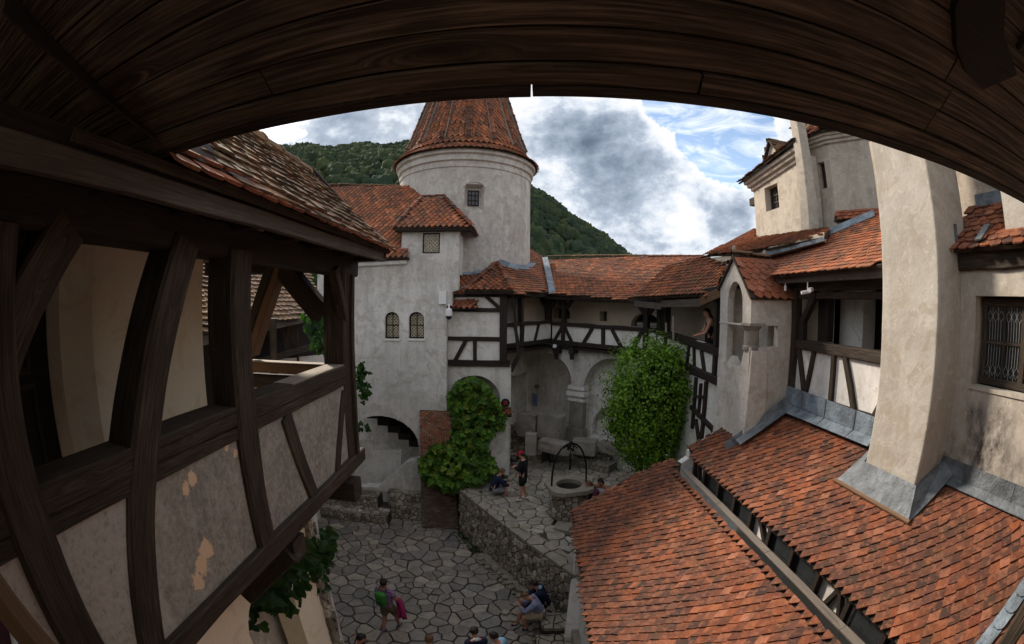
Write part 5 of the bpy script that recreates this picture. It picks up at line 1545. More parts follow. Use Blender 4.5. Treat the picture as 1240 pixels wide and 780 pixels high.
# ================================================================== wall with the leaded window
ww = thing('window_wall', 'stained plaster wall with leaded casement above the right roof', 'wall', (5.7, 2, -2.2))
TW = TX(5.70)
wo = rect(1.62, 3.12, -.88, .24)
mb = MB(); mb.slab(TW, rect(-.8, 4.6, -3.4, .56), [wo], .34); part(mb, 'wall_face', 'plaster_window_wall', ww)
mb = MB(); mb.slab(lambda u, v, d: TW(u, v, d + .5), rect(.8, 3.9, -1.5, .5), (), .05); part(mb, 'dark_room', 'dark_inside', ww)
wn_ = gpart('window', ww)
TWd = lambda u, v, d: TW(u, v, d + .16)
for (a, b, w) in (((1.64, -.80), (3.06, -.80), .09), ((1.64, .17), (3.06, .17), .1), ((3.02, -.84), (3.02, .2), .08), ((2.30, -.8), (2.30, .15), .10), ((1.66, -.84), (1.66, .2), .08), ((1.66, -.32), (3.02, -.32), .045), ((2.66, -.8), (2.66, .15), .045), ((1.98, -.8), (1.98, .15), .045)):
    timber(TWd, a, b, w, .08 if w > .05 else .04, wn_, 'frame_bar' if w > .05 else 'glazing_bar', 'wood_dark', off=0 if w > .05 else -.012, jit=.002)
for (ya, yb) in ((2.34, 2.64), (2.68, 2.99), (1.70, 1.96), (2.0, 2.26)):
    for (za, zb_) in ((-.755, -.345), (-.295, .12)):
        m = MB(); m.slab(lambda u, v, d: TWd(u, v, d + .035), rect(ya, yb, za, zb_), (), .006); part(m, 'pane', 'glass_dark', wn_)
        m = MB(); dw = (yb - ya) / 3
        for i in range(4):
            u = ya + dw * i
            m.tube([TWd(u, za, .028), TWd(u, za + .05, .028)], .0035, 4); 
            if 0 < i < 3: pass
        for i in range(3):
            u = ya + dw * (i + .5)
            if zb_ < 0: zz0, zz1, zz2 = za + .03, za + .17, zb_
            else: zz0, zz1, zz2 = zb_ - .05, zb_ - .19, za
            m.tube([TWd(u, zz1, .028), TWd(u, zz2, .028)], .0035, 4)
            m.tube([TWd(u - dw / 2, (zz0 + zz1) / 2, .028), TWd(u, zz1, .028), TWd(u + dw / 2, (zz0 + zz1) / 2, .028), TWd(u, zz0, .028), TWd(u - dw / 2, (zz0 + zz1) / 2, .028)], .0035, 4)
            m.tube([TWd(u - dw / 2, zz2, .028), TWd(u - dw / 2, (zz0 + zz1) / 2, .028)], .003, 4)
            m.tube([TWd(u - dw / 2, (zz0 + zz1) / 2, .028), TWd(u - dw / 2, zb_ if zb_ < 0 and False else (za if zb_ < 0 else zb_), .028)], .003, 4)
        part(m, 'lead_came', 'lead', wn_)
mb = MB(); mb.slab(lambda u, v, d: Vector((5.68 + u, v, -.86 - d)), [(0, 1.6), (0, 3.16), (.2, 3.1), (.2, 1.66)], (), .05); part(mb, 'window_sill', 'plaster_window_wall', ww)
timber(TW, (-.8, .68), (3.45, .68), .26, .25, ww, 'eave_beam', 'wood_dark', off=.06, jit=.01)
wr = gpart('roof', ww)
tile_roof(wr, [(5.52, -.6, .80), (5.52, 3.5, .82), (6.6, 3.62, 1.55), (6.6, -.6, 1.53)], .2, .15, 'tile_clay', 'round', 70, mess=.03)
mb = MB(); mb.box(6.55, 6.7, -1, 3.45, 1.2, 1.72); part(mb, 'flashing', 'zinc_blue', ww)
mb = MB(); mb.box(6.7, 7.2, -1, 6, .8, 3.2); part(mb, 'upper_wall', 'plaster_turret', ww)
mb = MB(); mb.box(5.78, 6.5, 1.5, 2.54, .8, 4); part(mb, 'small_chimney', 'plaster_chimney', ww)
mb = MB(); mb.slab(lambda u, v, d: Vector((u, v, 0)), rect(0, 1, 0, 1), (), .01) if False else None
mb = MB(); mb.add([(5.6, 2.68, .86), (6.1, 2.86, 1.2), (6.1, 2.7, 1.2), (5.6, 2.55, .86)], [(0, 1, 2, 3)]); mb.beam((5.50, 2.92, .86), (5.9, 2.92, 1.1), (-.5, 0, 1), .12, .02, .05, .003); mb.box(5.60, 5.64, 3.38, 3.52, .75, 1.15); part(mb, 'chimney_flashing', 'zinc', ww)
# zinc flashing along the wall above the tiles
mb = MB()
mb.slab(lambda u, v, d: Vector((5.69 - .006, u, v)) + Vector((-d, 0, 0)), [(-.6, -2.2), (3.4, -2.2), (3.5, -1.85), (-.6, -1.86)], (), .012)
mb.slab(lambda u, v, d: Vector((5.68 - v, u, -2.16 - .545 * v + .085 - d)), [(-.6, 0), (3.25, 0), (3.2, .13), (-.6, .13)], (), .012)
part(mb, 'wall_flashing', 'zinc', ww)
mb = MB(); mb.slab(lambda u, v, d: Vector((XR - .05 - d, u, v)), [(4.98, -1.98), (8.05, -1.95), (8.0, -1.6), (4.98, -1.66)], (), .012); mb.slab(lambda u, v, d: Vector((XR - .04 - v, u, -2.05 - .545 * v + .08 - d)), [(4.98, 0), (8.3, 0), (8.25, .22), (4.98, .2)], (), .012)
part(mb, 'gallery_flashing', 'zinc_blue', rgal)
mb = MB(); mb.beam((4.35, 8.02, -2.86), (5.70, 7.84, -1.93), (-.2, -1, .3), .26, .02, .12, .004); mb.beam((4.5, 7.75, -2.72), (5.7, 7.66, -2.02), (-.5, -.3, 1), .2, .02, .08, .004); 
part(mb, 'foot_flashing', 'zinc', sh_)

for yy in (-.1, .9, 1.95, 2.9):
    mb = MB(); mb.beam((5.672, yy, -1.87), (5.672, yy + .01, -2.15), (-1, 0, 0), .03, .012, .006, .003); mb.beam((5.67, yy, -2.10), (5.56, yy, -2.17), (-.5, 0, 1), .03, .012, .014, .003); part(mb, 'flashing_seam', 'zinc', ww)
for yy in (5.6, 6.5, 7.3):
    mb = MB(); mb.beam((XR - .07, yy, -1.64), (XR - .07, yy, -1.97), (-1, 0, 0), .03, .012, .006, .003); mb.beam((XR - .06, yy, -1.98), (XR - .24, yy, -2.09), (-.5, 0, 1), .03, .012, .014, .003); part(mb, 'flashing_seam', 'zinc', rgal)

# ================================================================== the two tiled roofs below us on the right
rb = thing('stepped_roof_building', 'low wing with two stepped clay tile roofs and a narrow window strip', 'building', (3.5, 5, ZL))
S = .545
zu = lambda x: -2.15 - S * (5.7 - x)
upr = gpart('upper_roof', rb)
xe = 3.79
U_poly = [(xe, -.5, zu(xe)), (xe, 8.25, zu(xe)), (xe + .12, 9.05, zu(xe + .12)), (4.62, 8.95, zu(4.62)), (5.74, 8.5, zu(5.74)), (5.74, -.5, zu(5.74))]
tile_roof(upr, U_poly, .17, .125, 'tile_clay', 'point', 300, mess=.014)
lor = gpart('lower_roof', rb)
zl = lambda x: -3.46 - .61 * (3.62 - x)
Lp = [(1.16, 4.0, zl(1.16)), (1.17, 5.2, zl(1.17)), (1.40, 9.62, zl(1.40)), (2.92, 9.60, zl(2.92)), (3.62, 9.33, zl(3.62)), (3.70, 8.9, zl(3.70)), (3.51, 8.5, zl(3.51)), (3.51, 2.2, zl(3.51)), (3.51, -.5, zl(3.51)), (1.10, -.5, zl(1.10))]
tile_roof(lor, Lp, .17, .125, 'tile_clay', 'point', 300, mess=.014, uv_dir=(0.0, 1, 0))
# clerestory between them
cl = gpart('clerestory', rb)
Tcl = TX(3.87)
mb = MB(); mb.slab(lambda u, v, d: Tcl(u, v, d + .06), rect(-.5, 8.4, -3.7, -3.12), (), .1); part(mb, 'plaster_panel', 'plaster_grey', cl)
y = 8.45
pat = [('v', 8.40), ('b', 8.15, 8.3), ('v', 7.85), ('g', 7.8, 7.2), ('v', 7.15), ('g', 7.1, 6.5), ('v', 6.45), ('g', 6.4, 5.85), ('v', 5.8), ('b', 5.25, 5.65), ('v', 5.15), ('g', 5.1, 4.5), ('v', 4.45), ('g', 4.4, 3.8), ('v', 3.75), ('b', 3.45, 3.25), ('b', 3.1, 3.3), ('v', 3.0), ('g', 2.9, 2.3), ('v', 2.2), ('g', 2.15, 1.5), ('v', 1.4), ('b', 1.2, .9), ('v', .5)]
for it in pat:
    if it[0] == 'v': timber(Tcl, (it[1], -3.66), (it[1], -3.17), .10, .1, cl, 'post', off=.05, jit=.003)
    elif it[0] == 'b': timber(Tcl, (it[1], -3.58), (it[2], -3.17), .08, .1, cl, 'brace', off=.02, jit=.003)
    else:
        m = MB(); m.slab(lambda u, v, d: Tcl(u, v, d + .035), rect(it[2], it[1], -3.60, -3.15), (), .01); part(m, 'pane', 'glass_dark', cl)
mb = MB(); mb.beam((3.84, 8.4, -3.62), (3.84, -.5, -3.62), (-1, 0, 0), .05, .1, .02, .01); part(mb, 'sill_beam', 'wood_dark', cl)
k = 8.65; rr = random.Random(3)
while k > -.5:
    k2 = k - rr.uniform(1.6, 2.3)
    mb = MB(); mb.beam((3.625, k - .25, -3.40), (3.625, max(k2 - .24, -.5), -3.40 + rr.uniform(-.005, .005)), (-.15, 0, 1), .11, .03, 0, .004, .003); part(mb, 'gutter_board', 'wood_gutter', cl); k = k2
mb = MB(); mb.beam((3.58, 8.48, -3.46), (3.92, 8.45, -3.40), (0, .1, 1), .10, .012, .03, .003); part(mb, 'corner_flashing', 'zinc', cl)
# gable verge of the roofs and walls that carry them
mb = MB(); mb.slab(lambda u, v, d: Vector((u, 9.2 - d, v)), [(1.5, ZT - .3), (5.6, ZT - .3), (5.6, zu(5.6) - .1), (3.95, zu(3.95) - .12), (3.95, zl(3.95) - .12), (1.5, zl(1.5) - .08)], (), .2)
mb.box(1.62, 1.8, -.5, 9.0, ZL, zl(1.6) - .1); part(mb, 'wall', 'plaster_white', rb)
mb = MB(); mb.beam((1.14, 4.0, zl(1.14) - .03), (1.405, 9.66, zl(1.405) - .03), (-1, 0, .2), .05, .06, .0, .008); mb.beam((1.10, -.5, zl(1.1) - .03), (1.14, 4.0, zl(1.14) - .03), (-1, 0, .2), .05, .06, .0, .008); part(mb, 'eave_strip', 'zinc', rb)
mb = MB(); mb.beam((xe + .06, -.5, zu(xe) - .035), (xe + .06, 8.6, zu(xe) - .035), (-1, 0, .2), .04, .08, .0, .008); part(mb, 'eave_batten', 'wood_black', rb)
# slate-grey verge pieces at the near edge
vg = thing('slate_verge', 'row of blue grey slates edging the right roof beside the near post', 'roof edge', (4.9, .9, -2.5))
rr = random.Random(14)
for k in range(9):
    p0 = Vector((5.55 - .19 * k, .98 - .0 * k, zu(5.55 - .19 * k) + .05))
    vs, fs = tile_shape(.2, .17, 'round', k)
    X = Vector((0, 1, 0)); Y = Vector((1, 0, S)).normalized(); Z = X.cross(Y); 
    if Z.z < 0: X = -X; Z = X.cross(Y)
    M = Matrix(((X.x, Y.x, Z.x, p0.x), (X.y, Y.y, Z.y, p0.y), (X.z, Y.z, Z.z, p0.z), (0, 0, 0, 1)))
    m = MB(); m.add([M @ Vector(v) for v in vs], fs); part(m, 'slate', 'zinc_blue', vg)

# ================================================================== turret house above the right gallery
th_ = thing('turret_house', 'cream turreted house with chimney stack and polygon bay above the right gallery', 'house', (9, 11, 0))
XT = 8.0
qt = lambda px, py: (lambda p: (p.y, p.z))(on_x(px, py, XT))
wq = [qt(927, 255)[0], qt(943, 250)[0]]
wA = rect(11.60, 12.42, 3.02, 3.80)
mb = MB(); mb.slab(TX(XT), [(9.9, 1.2), (13.15, 1.2), (13.15, 4.0), (9.9, 4.25)], [wA], .4); part(mb, 'west_wall', 'plaster_turret', th_)
mb = MB(); mb.box(XT + .4, 13, 10.2, 13.1, .6, 4.1); part(mb, 'body', 'plaster_turret', th_)
lattice_window(th_, TX(XT), 11.66, 12.36, 3.06, 3.76, 0, 'glass_dark', 'wood_dark', (2, 3), 0, .2)
for (e, z) in ((.07, 4.02), (.16, 4.14), (.24, 4.26)):
    mb = MB(); mb.beam((XT, 13.15 + e, z - .10), (XT, 9.95, z + .20), (-1, 0, 0), .13, .3, e, .02); part(mb, 'cornice', 'plaster_turret', th_)
tf = gpart('roof', th_)
tile_roof(tf, [(XT - .36, 13.6, 4.22), (XT - .36, 9.9, 4.62), (10.2, 9.9, 6.1), (9.4, 13.6, 5.2)], .2, .16, 'tile_clay', 'point', 0)
# tapering stack on the west wall
mb = MB()
st0 = [(7.66, 10.06), (7.66, 9.66), (8.06, 9.66), (8.06, 10.06)]
mb.add([(x, y, 1.2) for x, y in st0] + [(x + (.03 if x < 8 else -.05), y + (.02 if y < 10 else -.04), 4.4) for x, y in st0] + [(x + (.04 if x < 8 else -.08), y + (.03 if y < 10 else -.06), 7.2) for x, y in st0],
       [(a, (a + 1) % 4, 4 + (a + 1) % 4, 4 + a) for a in range(4)] + [(4 + a, 4 + (a + 1) % 4, 8 + (a + 1) % 4, 8 + a) for a in range(4)] + [(8, 9, 10, 11)])
part(mb, 'chimney_stack', 'plaster_turret', th_)
mb = MB(); mb.slab(lambda u, v, d: Vector((8.2 + u * .9, 10.7 + d, v)), [(0, 5.4)] + [(.9 + .42 * math.cos(R(a)), 5.9 + .5 * math.sin(R(a))) for a in range(200, 20, -20)] + [(1.5, 5.4)], (), .15); part(mb, 'scroll_gable', 'block_stone', th_)
# little gabled dormer
dm = gpart('dormer', th_)
dc = at_d(945, 190, 14.2)
mb = MB(); mb.slab(lambda u, v, d: Vector((dc.x - .3 + d, dc.y + u, v)), [(-.42, dc.z - .5), (.42, dc.z - .5), (.42, dc.z), (0, dc.z + .5), (-.42, dc.z)], (), .9); part(mb, 'dormer_front', 'plaster_turret', dm)
for k in (-1, 1):
    a = [Vector((dc.x - .42, dc.y, dc.z + .56)), Vector((dc.x + .8, dc.y, dc.z + .56)), Vector((dc.x + .8, dc.y + k * .56, dc.z - .12)), Vector((dc.x - .42, dc.y + k * .56, dc.z - .12))]
    tile_roof(dm, a, .18, .15, 'tile_brown', 'point', 0)
bx = on_x(911, 243, 8.0)
mb = MB(); mb.box(8, 8.4, 13.15, 13.5, bx.z - .15, bx.z + .1); part(mb, 'corbel', 'wood_black', th_)
# polygon bay
pA, pB, pC_, pD = (8.40, 10.2), (8.55, 9.45), (9.32, 8.2), (10.9, 7.9)
bay2 = gpart('polygon_bay', th_)
TBy, qby, Lby = run(pA, pB)
wB = rect(.28, .55, 3.3, 4.07)
mb = MB(); mb.slab(TBy, rect(0, Lby, 1.0, 4.55), [wB], .3); mb.slab(TV(pB, pC_), rect(0, math.dist(pB, pC_), 1.5, 4.55), (), .3); mb.slab(TV(pC_, pD), rect(0, math.dist(pC_, pD), 1.5, 4.55), (), .3)
part(mb, 'bay_wall', 'plaster_turret', bay2)
m = MB(); m.slab(lambda u, v, d: TBy(u, v, d + .18), wB, (), .05); part(m, 'window', 'wood_dark', bay2)
for (e, z) in ((.07, 4.58), (.14, 4.68), (.20, 4.78)):
    for (a, b) in ((pA, pB), (pB, pC_), (pC_, pD)):
        Tq = TV(a, b); mb = MB(); mb.beam(Tq(-.05, z, 0), Tq(math.dist(a, b) + .05, z, 0), Tq(0, 0, -1) - Tq(0, 0, 0), .105, .3, e, .015); part(mb, 'cornice', 'plaster_turret', bay2)
apx = Vector((10.3, 10.0, 6.7))
ed = [Vector((8.12, 10.3, 4.84)), Vector((8.28, 9.32, 4.84)), Vector((9.12, 7.95, 4.84)), Vector((10.9, 7.6, 4.84))]
for a, b in zip(ed[:-1], ed[1:]): tile_roof(bay2, [a, b, apx], .2, .16, 'tile_clay', 'point', 0)
for a in ed[:3]: ridge_tiles(bay2, a + Vector((0, 0, .06)), apx + Vector((0, 0, .06)), .1, .36, 'tile_brown')
# tile ledge under the bay, lead work, cream band wall and the roof slopes beside it
tile_roof(bay2, [Vector((8.30, 9.28, 2.30)), Vector((9.10, 7.98, 2.30)), Vector((9.36, 8.14, 2.64)), Vector((8.56, 9.44, 2.64))], .2, .14, 'tile_new', 'round', 0)
mb = MB(); mb.slab(TV((8.42, 9.38), (9.22, 8.08)), rect(0, 1.52, 1.2, 2.28), (), .3); part(mb, 'ledge_wall', 'plaster_grey', bay2)
mb = MB(); mb.beam(P6(1000, 287) + Vector((0, 0, .0)), P6(1060, 262), (-.5, -.6, 1), .3, .02, .1, .004); part(mb, 'lead_flashing', 'zinc_blue', bay2)
band = gpart('parapet_band', th_)
b_pts = [(856, 313, 320, 14.4), (884, 309, 315.5, 12.6), (905, 305, 315, 11.5), (950, 294.5, 304, 10.5), (998, 281, 291, 9.8)]
for (a, b) in zip(b_pts[:-1], b_pts[1:]):
    q4 = [at_d(a[0], a[2], a[3]), at_d(b[0], b[2], b[3]), at_d(b[0], b[1], b[3]), at_d(a[0], a[1], a[3])]
    bk4 = [p + Vector((.5, .5, 0)) for p in q4]
    mb = MB(); mb.add(q4 + bk4, [(0, 1, 2, 3), (4, 7, 6, 5), (0, 4, 5, 1), (1, 5, 6, 2), (2, 6, 7, 3), (3, 7, 4, 0)]); part(mb, 'band_wall', 'plaster_cream', band)
    if a[0] > 890:
        q4 = [at_d(a[0], a[2] + .5, a[3] - .04), at_d(b[0], b[2] + .5, b[3] - .04), at_d(b[0], b[2] - 4, b[3] - .03), at_d(a[0], a[2] - 4, a[3] - .03)]
        mb = MB(); mb.add(q4, [(0, 1, 2, 3)]); part(mb, 'band_flashing', 'zinc_blue', band).modifiers.new('s', 'SOLIDIFY').thickness = .012
tile_roof(tf, [at_d(856, 314, 14.5), at_d(884, 309.5, 12.5), at_d(905, 305.5, 11.4), at_d(950, 295, 10.4), at_d(999, 281, 9.75), at_d(1003, 272, 10.9), at_d(965, 280, 12.2), at_d(920, 296, 14.5), at_d(914, 273, 19.0)], .2, .15, 'tile_far', 'round', 0)

# ================================================================== near timber gallery on the left
XL = -1.75
TLg = TX(XL, -1)
lg = thing('near_gallery', 'big dark half-timbered gallery with weathered plaster panels close on the left', 'gallery', (-2.4, 2.6, -1.9))
WD = 'wood_dark'


def lt(p, q, w, d, name='post', mat=WD, off=.035, jit=.007, par=None, x=None, label=None):
    T = TLg if x is None else TX(x, -1)
    if x is None: off = off - .045
    return timber(T, p, q, w, d, par or lg, name, mat, off, jit, label)


def quad(T, pts, th, name, mat, par, off=0.0, label=None):
    """timber or board cut to its own outline"""
    mb = MB(); mb.slab(lambda u, v, d: T(u, v, d - off), pts, (), th)
    # run the grain along the longest side
    o = part(mb, name, mat, par, label)
    bvm = o.modifiers.new('b', 'BEVEL'); bvm.width = .008; bvm.segments = 2
    return o


mb = MB(); mb.slab(lambda u, v, d: TLg(u, v, d + .045), rect(.4, 4.7, -1.78, -.85), (), .14); part(mb, 'plaster_panel', 'plaster_worn', lg)
lt((.3, -.735), (4.62, -.735), .135, .24, 'rail', off=.03)
lt((.3, -.85), (4.62, -.842), .085, .22, 'rail', off=.02)
lt((-.3, -1.80), (4.95, -1.80), .16, .24, 'sill_beam', off=.06, jit=.01)
lt((-.3, .40), (5.05, .40), .22, .24, 'plate', 'wood_black', off=.0)
lt((.655, -1.75), (.655, .3), .25, .26, 'post', off=.05)
lt((2.55, -1.73), (2.55, .34), .245, .24, 'post', off=.045)
lt((4.655, -1.73), (4.655, .36), .25, .26, 'post', off=.03)
# the long leaning timber
lt((1.975, .34), (1.07, -1.74), .225, .24, 'leaning_post', off=.035)
# brace from the first post up to the plate
lt((.60, -.32), (1.09, .33), .21, .2, 'brace', off=.02)
lt((.45, .30), (.45, -.2), .16, .2, 'post', 'wood_grey', off=.06)
lt((3.16, -.89), (3.52, -1.74), .17, .12, 'stud', off=.025)
lt((4.52, -.95), (4.16, -1.74), .12, .10, 'stud', off=.02)
lt((4.27, .34), (4.60, -.18), .10, .10, 'brace', off=.05)
lt((4.72, .3), (4.72, -1.72), .07, .1, 'batten', off=.07)
# inner side of the posts seen through the opening, and the far end of the gallery
TEnd = TY(4.62)
timber(TEnd, (-2.62, .40), (-2.10, -.13), .24, .2, lg, 'brace', WD)
timber(TEnd, (-2.68, .40), (-3.10, -.6), .15, .2, lg, 'brace', 'wood_warm')
timber(TEnd, (-2.75, .40), (-3.16, -.55), .12, .2, lg, 'brace', WD, off=.06)
timber(TEnd, (-1.98, -.75), (-3.7, -.75), .12, .2, lg, 'rail', 'wood_warm')
timber(TEnd, (-1.98, -.92), (-3.7, -.92), .15, .2, lg, 'rail', WD)
timber(TEnd, (-1.9, .42), (-3.8, .42), .16, .24, lg, 'plate', 'wood_black')
timber(TEnd, (-3.62, -1.6), (-3.62, .4), .13, .14, lg, 'post', WD)
mb = MB(); mb.slab(TEnd, rect(-3.7, -1.9, -1.75, -1.0), (), .1); part(mb, 'plaster_panel', 'plaster_cream', lg)
mb = MB(); mb.box(-3.4, -1.8, -.5, 4.7, -1.78, -1.72); part(mb, 'floor_boards', 'wood_sill', lg)
# sunlight on the rail tops near the corner, put in as pale strips
mb = MB(); mb.beam((-1.87, 3.3, -.664), (-1.87, 4.5, -.664), (0, 0, 1), .2, .012, .006, .003); part(mb, 'rail_sunlit_strip', 'wood_sill', lg)
mb = MB(); mb.beam((-1.98, 4.66, -.685), (-3.1, 4.66, -.685), (0, 0, 1), .16, .012, .006, .003); part(mb, 'rail_sunlit_strip', 'wood_sill', lg)
# inner wall with the deep door niche
XI = -3.2
TI = TX(XI, -1)
mb = MB(); mb.slab(TI, [(2.24, -1.75), (3.83, -1.75), (3.83, .95), (2.24, .95)], (), .5); part(mb, 'inner_wall', 'plaster_cream', lg)
mb = MB(); mb.add([(XI, 2.24, -1.75), (XI - .20, 1.98, -1.75), (XI - .20, 1.98, .9), (XI, 2.24, .9)], [(0, 1, 2, 3)]); mb.add([(XI - .2, 1.98, -1.75), (XI - .55, 1.93, -1.75), (XI - .55, 1.93, .9), (XI - .2, 1.98, .9)], [(0, 1, 2, 3)]); part(mb, 'niche_side', 'plaster_cream', lg)
dd = gpart('door', lg)
TD = TX(XI - .42, -1)
mb = MB(); mb.slab(TD, rect(.2, 2.1, -1.75, .9), [rect(1.30, 1.66, -.42, .12)], .06); part(mb, 'door_leaf', 'wood_black', dd)
for (a, b, w) in (((2.06, -1.75), (2.06, .7), .14), ((1.74, -.6), (1.74, -1.7), .04), ((1.05, -.6), (1.05, -1.7), .04), ((1.05, -.58), (1.76, -.58), .05), ((1.24, -.47), (1.72, -.47), .05), ((1.70, -.47), (1.70, .2), .05)):
    timber(TD, a, b, w, .05, dd, 'door_rail', WD, off=.03, jit=.002)
m = MB(); m.slab(lambda u, v, d: TD(u, v, d + .03), rect(1.3, 1.66, -.42, .12), (), .01); part(m, 'window_pane', 'glass_green', dd)
mb = MB(); mb.box(-4.6, -4.4, -2, 4.3, -2, 1.4); mb.box(-4.5, XI - .4, -2, .3, -2, 1.4); part(mb, 'room_wall', 'wood_black', lg)
mb = MB(); mb.slab(lambda u, v, d: Vector((u, v, .62 + d)), rect(-4.6, -1.7, -1.5, 3.9), (), .05); mb.slab(lambda u, v, d: Vector((u, v, .62 + d)), rect(-3.7, -1.7, 3.9, 4.8), (), .05); part(mb, 'ceiling_boards', 'wood_sill', lg)
mb = MB(); mb.beam((-3.12, 1.9, .50), (-3.12, 3.83, .50), (1, 0, 0), .07, .12, .0, .01); part(mb, 'wall_plate', 'wood_grey', lg)
# eave: grey fascia beam, tilting board, tiles
lt((-.5, .465), (5.06, .515), .105, .06, 'fascia_beam', 'wood_grey', off=0, jit=.004, x=-1.46)
mb = MB(); mb.beam((-1.46, -.5, .55), (-1.46, 5.1, .59), (1, 0, .1), .12, .03, -.03, .004); part(mb, 'tilting_board', 'wood_black', lg)
for y in np.arange(.6, 5.1, .62):
    mb = MB(); mb.beam((-1.49, y, .56), (-1.9, y, .56), (0, 0, 1), .09, .1, 0, .01); part(mb, 'rafter_end', 'wood_black', lg)
mb = MB(); mb.beam((-1.42, 5.06, .585), (-1.42, .8, .56), (1, 0, -.2), .05, .02, 0, .004); part(mb, 'eave_lath', 'tile_clay' if False else 'wood_dark', lg)
lr = gpart('roof', lg)
RS = .92
zr2 = lambda x: .60 + RS * (-1.40 - x)
tile_roof(lr, [(-1.40, 1.82, .60), (-1.40, 5.12, .60), (-2.50, 4.75, zr2(-2.50)), (-2.50, 1.6, zr2(-2.50))], .18, .115, 'tile_brown', 'flat', 260, mess=.02, uv_dir=(0, 1, 0))
ridge_tiles(lr, (-2.50, 4.9, zr2(-2.50) - .05), (-2.50, 1.7, zr2(-2.50) - .03), .10, .40, 'tile_brown', 'ridge_tile', flat=1.1)
tile_roof(lr, [(-1.38, 1.45, .575), (-1.38, 5.1, .575), (-1.52, 5.1, .715), (-1.52, 1.45, .715)], .19, .13, 'tile_new', 'round', 40, deck=False, uv_dir=(0, 1, 0))
mb = MB(); mb.slab(lambda u, v, d: Vector((-1.95 + u, 5.0 + d, v)), [(.5, .5), (.5, .62), (-.55, 1.70), (-1.6, .7), (-1.6, .4)], (), .05); part(mb, 'gable_board', 'wood_black', lg)
mb = MB(); mb.add([(-2.5, 4.9, 1.68), (-3.9, 4.9, .5), (-3.9, -1, .5), (-2.5, -1, 1.68)], [(0, 1, 2, 3)]); part(mb, 'rear_slope', 'tile_brown', lg)
# sheet metal upstand where our own roof meets it
sm_ = [on_x(253, 166, -1.62), on_x(200, 185, -1.5), on_x(215, 200, -1.45), on_x(264, 228, -1.45), on_x(256, 205, -1.52), on_x(253, 180, -1.6)]
mb = MB(); mb.add([(-1.43, 1.92, .65), (-1.60, 1.80, .86), (-1.95, 1.74, 1.24), (-2.5, 1.74, 1.85), (-2.5, .3, 1.85), (-1.6, .3, .95), (-1.43, 1.3, .66)], [(0, 1, 2, 3, 4, 5, 6)]); o = part(mb, 'metal_upstand', 'wood_black', lg); o.modifiers.new('s', 'SOLIDIFY').thickness = .01
mb = MB(); mb.beam((-1.46, 1.86, .66), (-1.46, 2.2, .66), (.5, 0, 1), .1, .008, .02, .002); part(mb, 'metal_flashing', 'zinc_blue', lg)

# joists, brackets and the wall beneath the near gallery
mb = MB(); mb.beam((-1.72, 4.55, -1.98), (-3.2, 4.55, -1.98), (0, 0, 1), .26, .24, .0, .02, .006); part(mb, 'joist', WD, lg)
for y in (3.1,):
    mb = MB(); mb.beam((-1.80, y, -1.98), (-3.2, y, -1.98), (0, 0, 1), .24, .22, .0, .02, .006); part(mb, 'joist', WD, lg)
    mb = MB(); mb.beam((-1.84, y, -2.06), (-2.5, y, -2.75), (0, 1, 0), .2, .18, .0, .02, .006); part(mb, 'bracket', WD, lg)
mb = MB(); mb.slab(lambda u, v, d: Vector((u, v, -1.86 - d)), rect(-3.4, -1.80, -.5, 4.6), (), .05); part(mb, 'soffit_boards', 'wood_black', lg)
lwall = thing('under_gallery_wall', 'cream plaster wall with arched recess beneath the near gallery', 'wall', (-2.6, 3, ZL))
Tlw = TX(-2.35, -1)
mb = MB(); mb.slab(Tlw, rect(-1, 2.62, ZL, -2.0), (), .3); part(mb, 'wall_face', 'plaster_cream', lwall)
Tlw2 = TX(-2.75, -1)
mb = MB(); mb.slab(Tlw2, rect(2.4, 5.2, ZL, -2.0), [arch_hole(3.05, 4.25, ZL + 1, -3.6, .55, 12)], .35); part(mb, 'wall_face', 'plaster_cream', lwall)
mb = MB(); mb.slab(lambda u, v, d: Tlw2(u, v, d + .5), rect(2.6, 5, ZL, -2.3), (), .1); part(mb, 'recess_back', 'plaster_grey', lwall)
mb = MB(); mb.box(-8, -2.8, 5.2, 5.5, ZL, -2.0); mb.box(-7.4, -7.1, 5.2, 15.7, ZL, -1.0); part(mb, 'return_wall', 'plaster_grey', lwall)
rr = random.Random(44)
rp = thing('rubble_pilaster', 'rough stone edge of the wall below the near vine', 'wall', (-2.75, 5.2, ZL))
lay_stones(rp, lambda u, v, h: Vector((-2.75 + h, u, v)), rect(4.95, 5.25, ZL, -2.6), .2, .012, .06, 'rubble', 60, 'rubble_stone', rr, .4, .4)

# ================================================================== back wing seen through the gallery: brown roof, posts, vine
bw = thing('back_wing', 'brown tiled wing with timber porch seen through the near gallery', 'building', (-8, 9, -1.5))
pb = lambda px, py, D: at_d(px, py, D)
br = gpart('roof', bw)
tile_roof(br, [pb(240, 408, 7.5), pb(396, 377, 11.5), pb(365, 318, 14.5), pb(240, 300, 10.5)], .2, .16, 'tile_brown', 'round', 0)
mb = MB(); mb.beam(pb(240, 414, 7.5), pb(396, 381, 11.5), (.6, -1, 0), .16, .1, 0, .01); part(mb, 'eave_board', 'wood_grey', bw)
for (px, w) in ((352, .22), (357, .16), (300, .2), (330, .14)):
    a = pb(px, 386, 10.5 if px > 340 else 9); b = Vector((a.x, a.y, -3.2)); mb = MB(); mb.beam(a, b, (.5, -1, 0), w, w, 0, .02, .004); part(mb, 'porch_post', 'wood_dark', bw)
a, b = pb(340, 390, 10.6), pb(352, 430, 10.4); mb = MB(); mb.beam(a, b, (.5, -1, 0), .14, .14, 0, .01); part(mb, 'brace', 'wood_dark', bw)
mb = MB(); mb.beam(pb(290, 446, 9.4), pb(400, 414, 10.9), (.5, -1, 0), .14, .1, 0, .01); part(mb, 'porch_rail', 'wood_dark', bw)
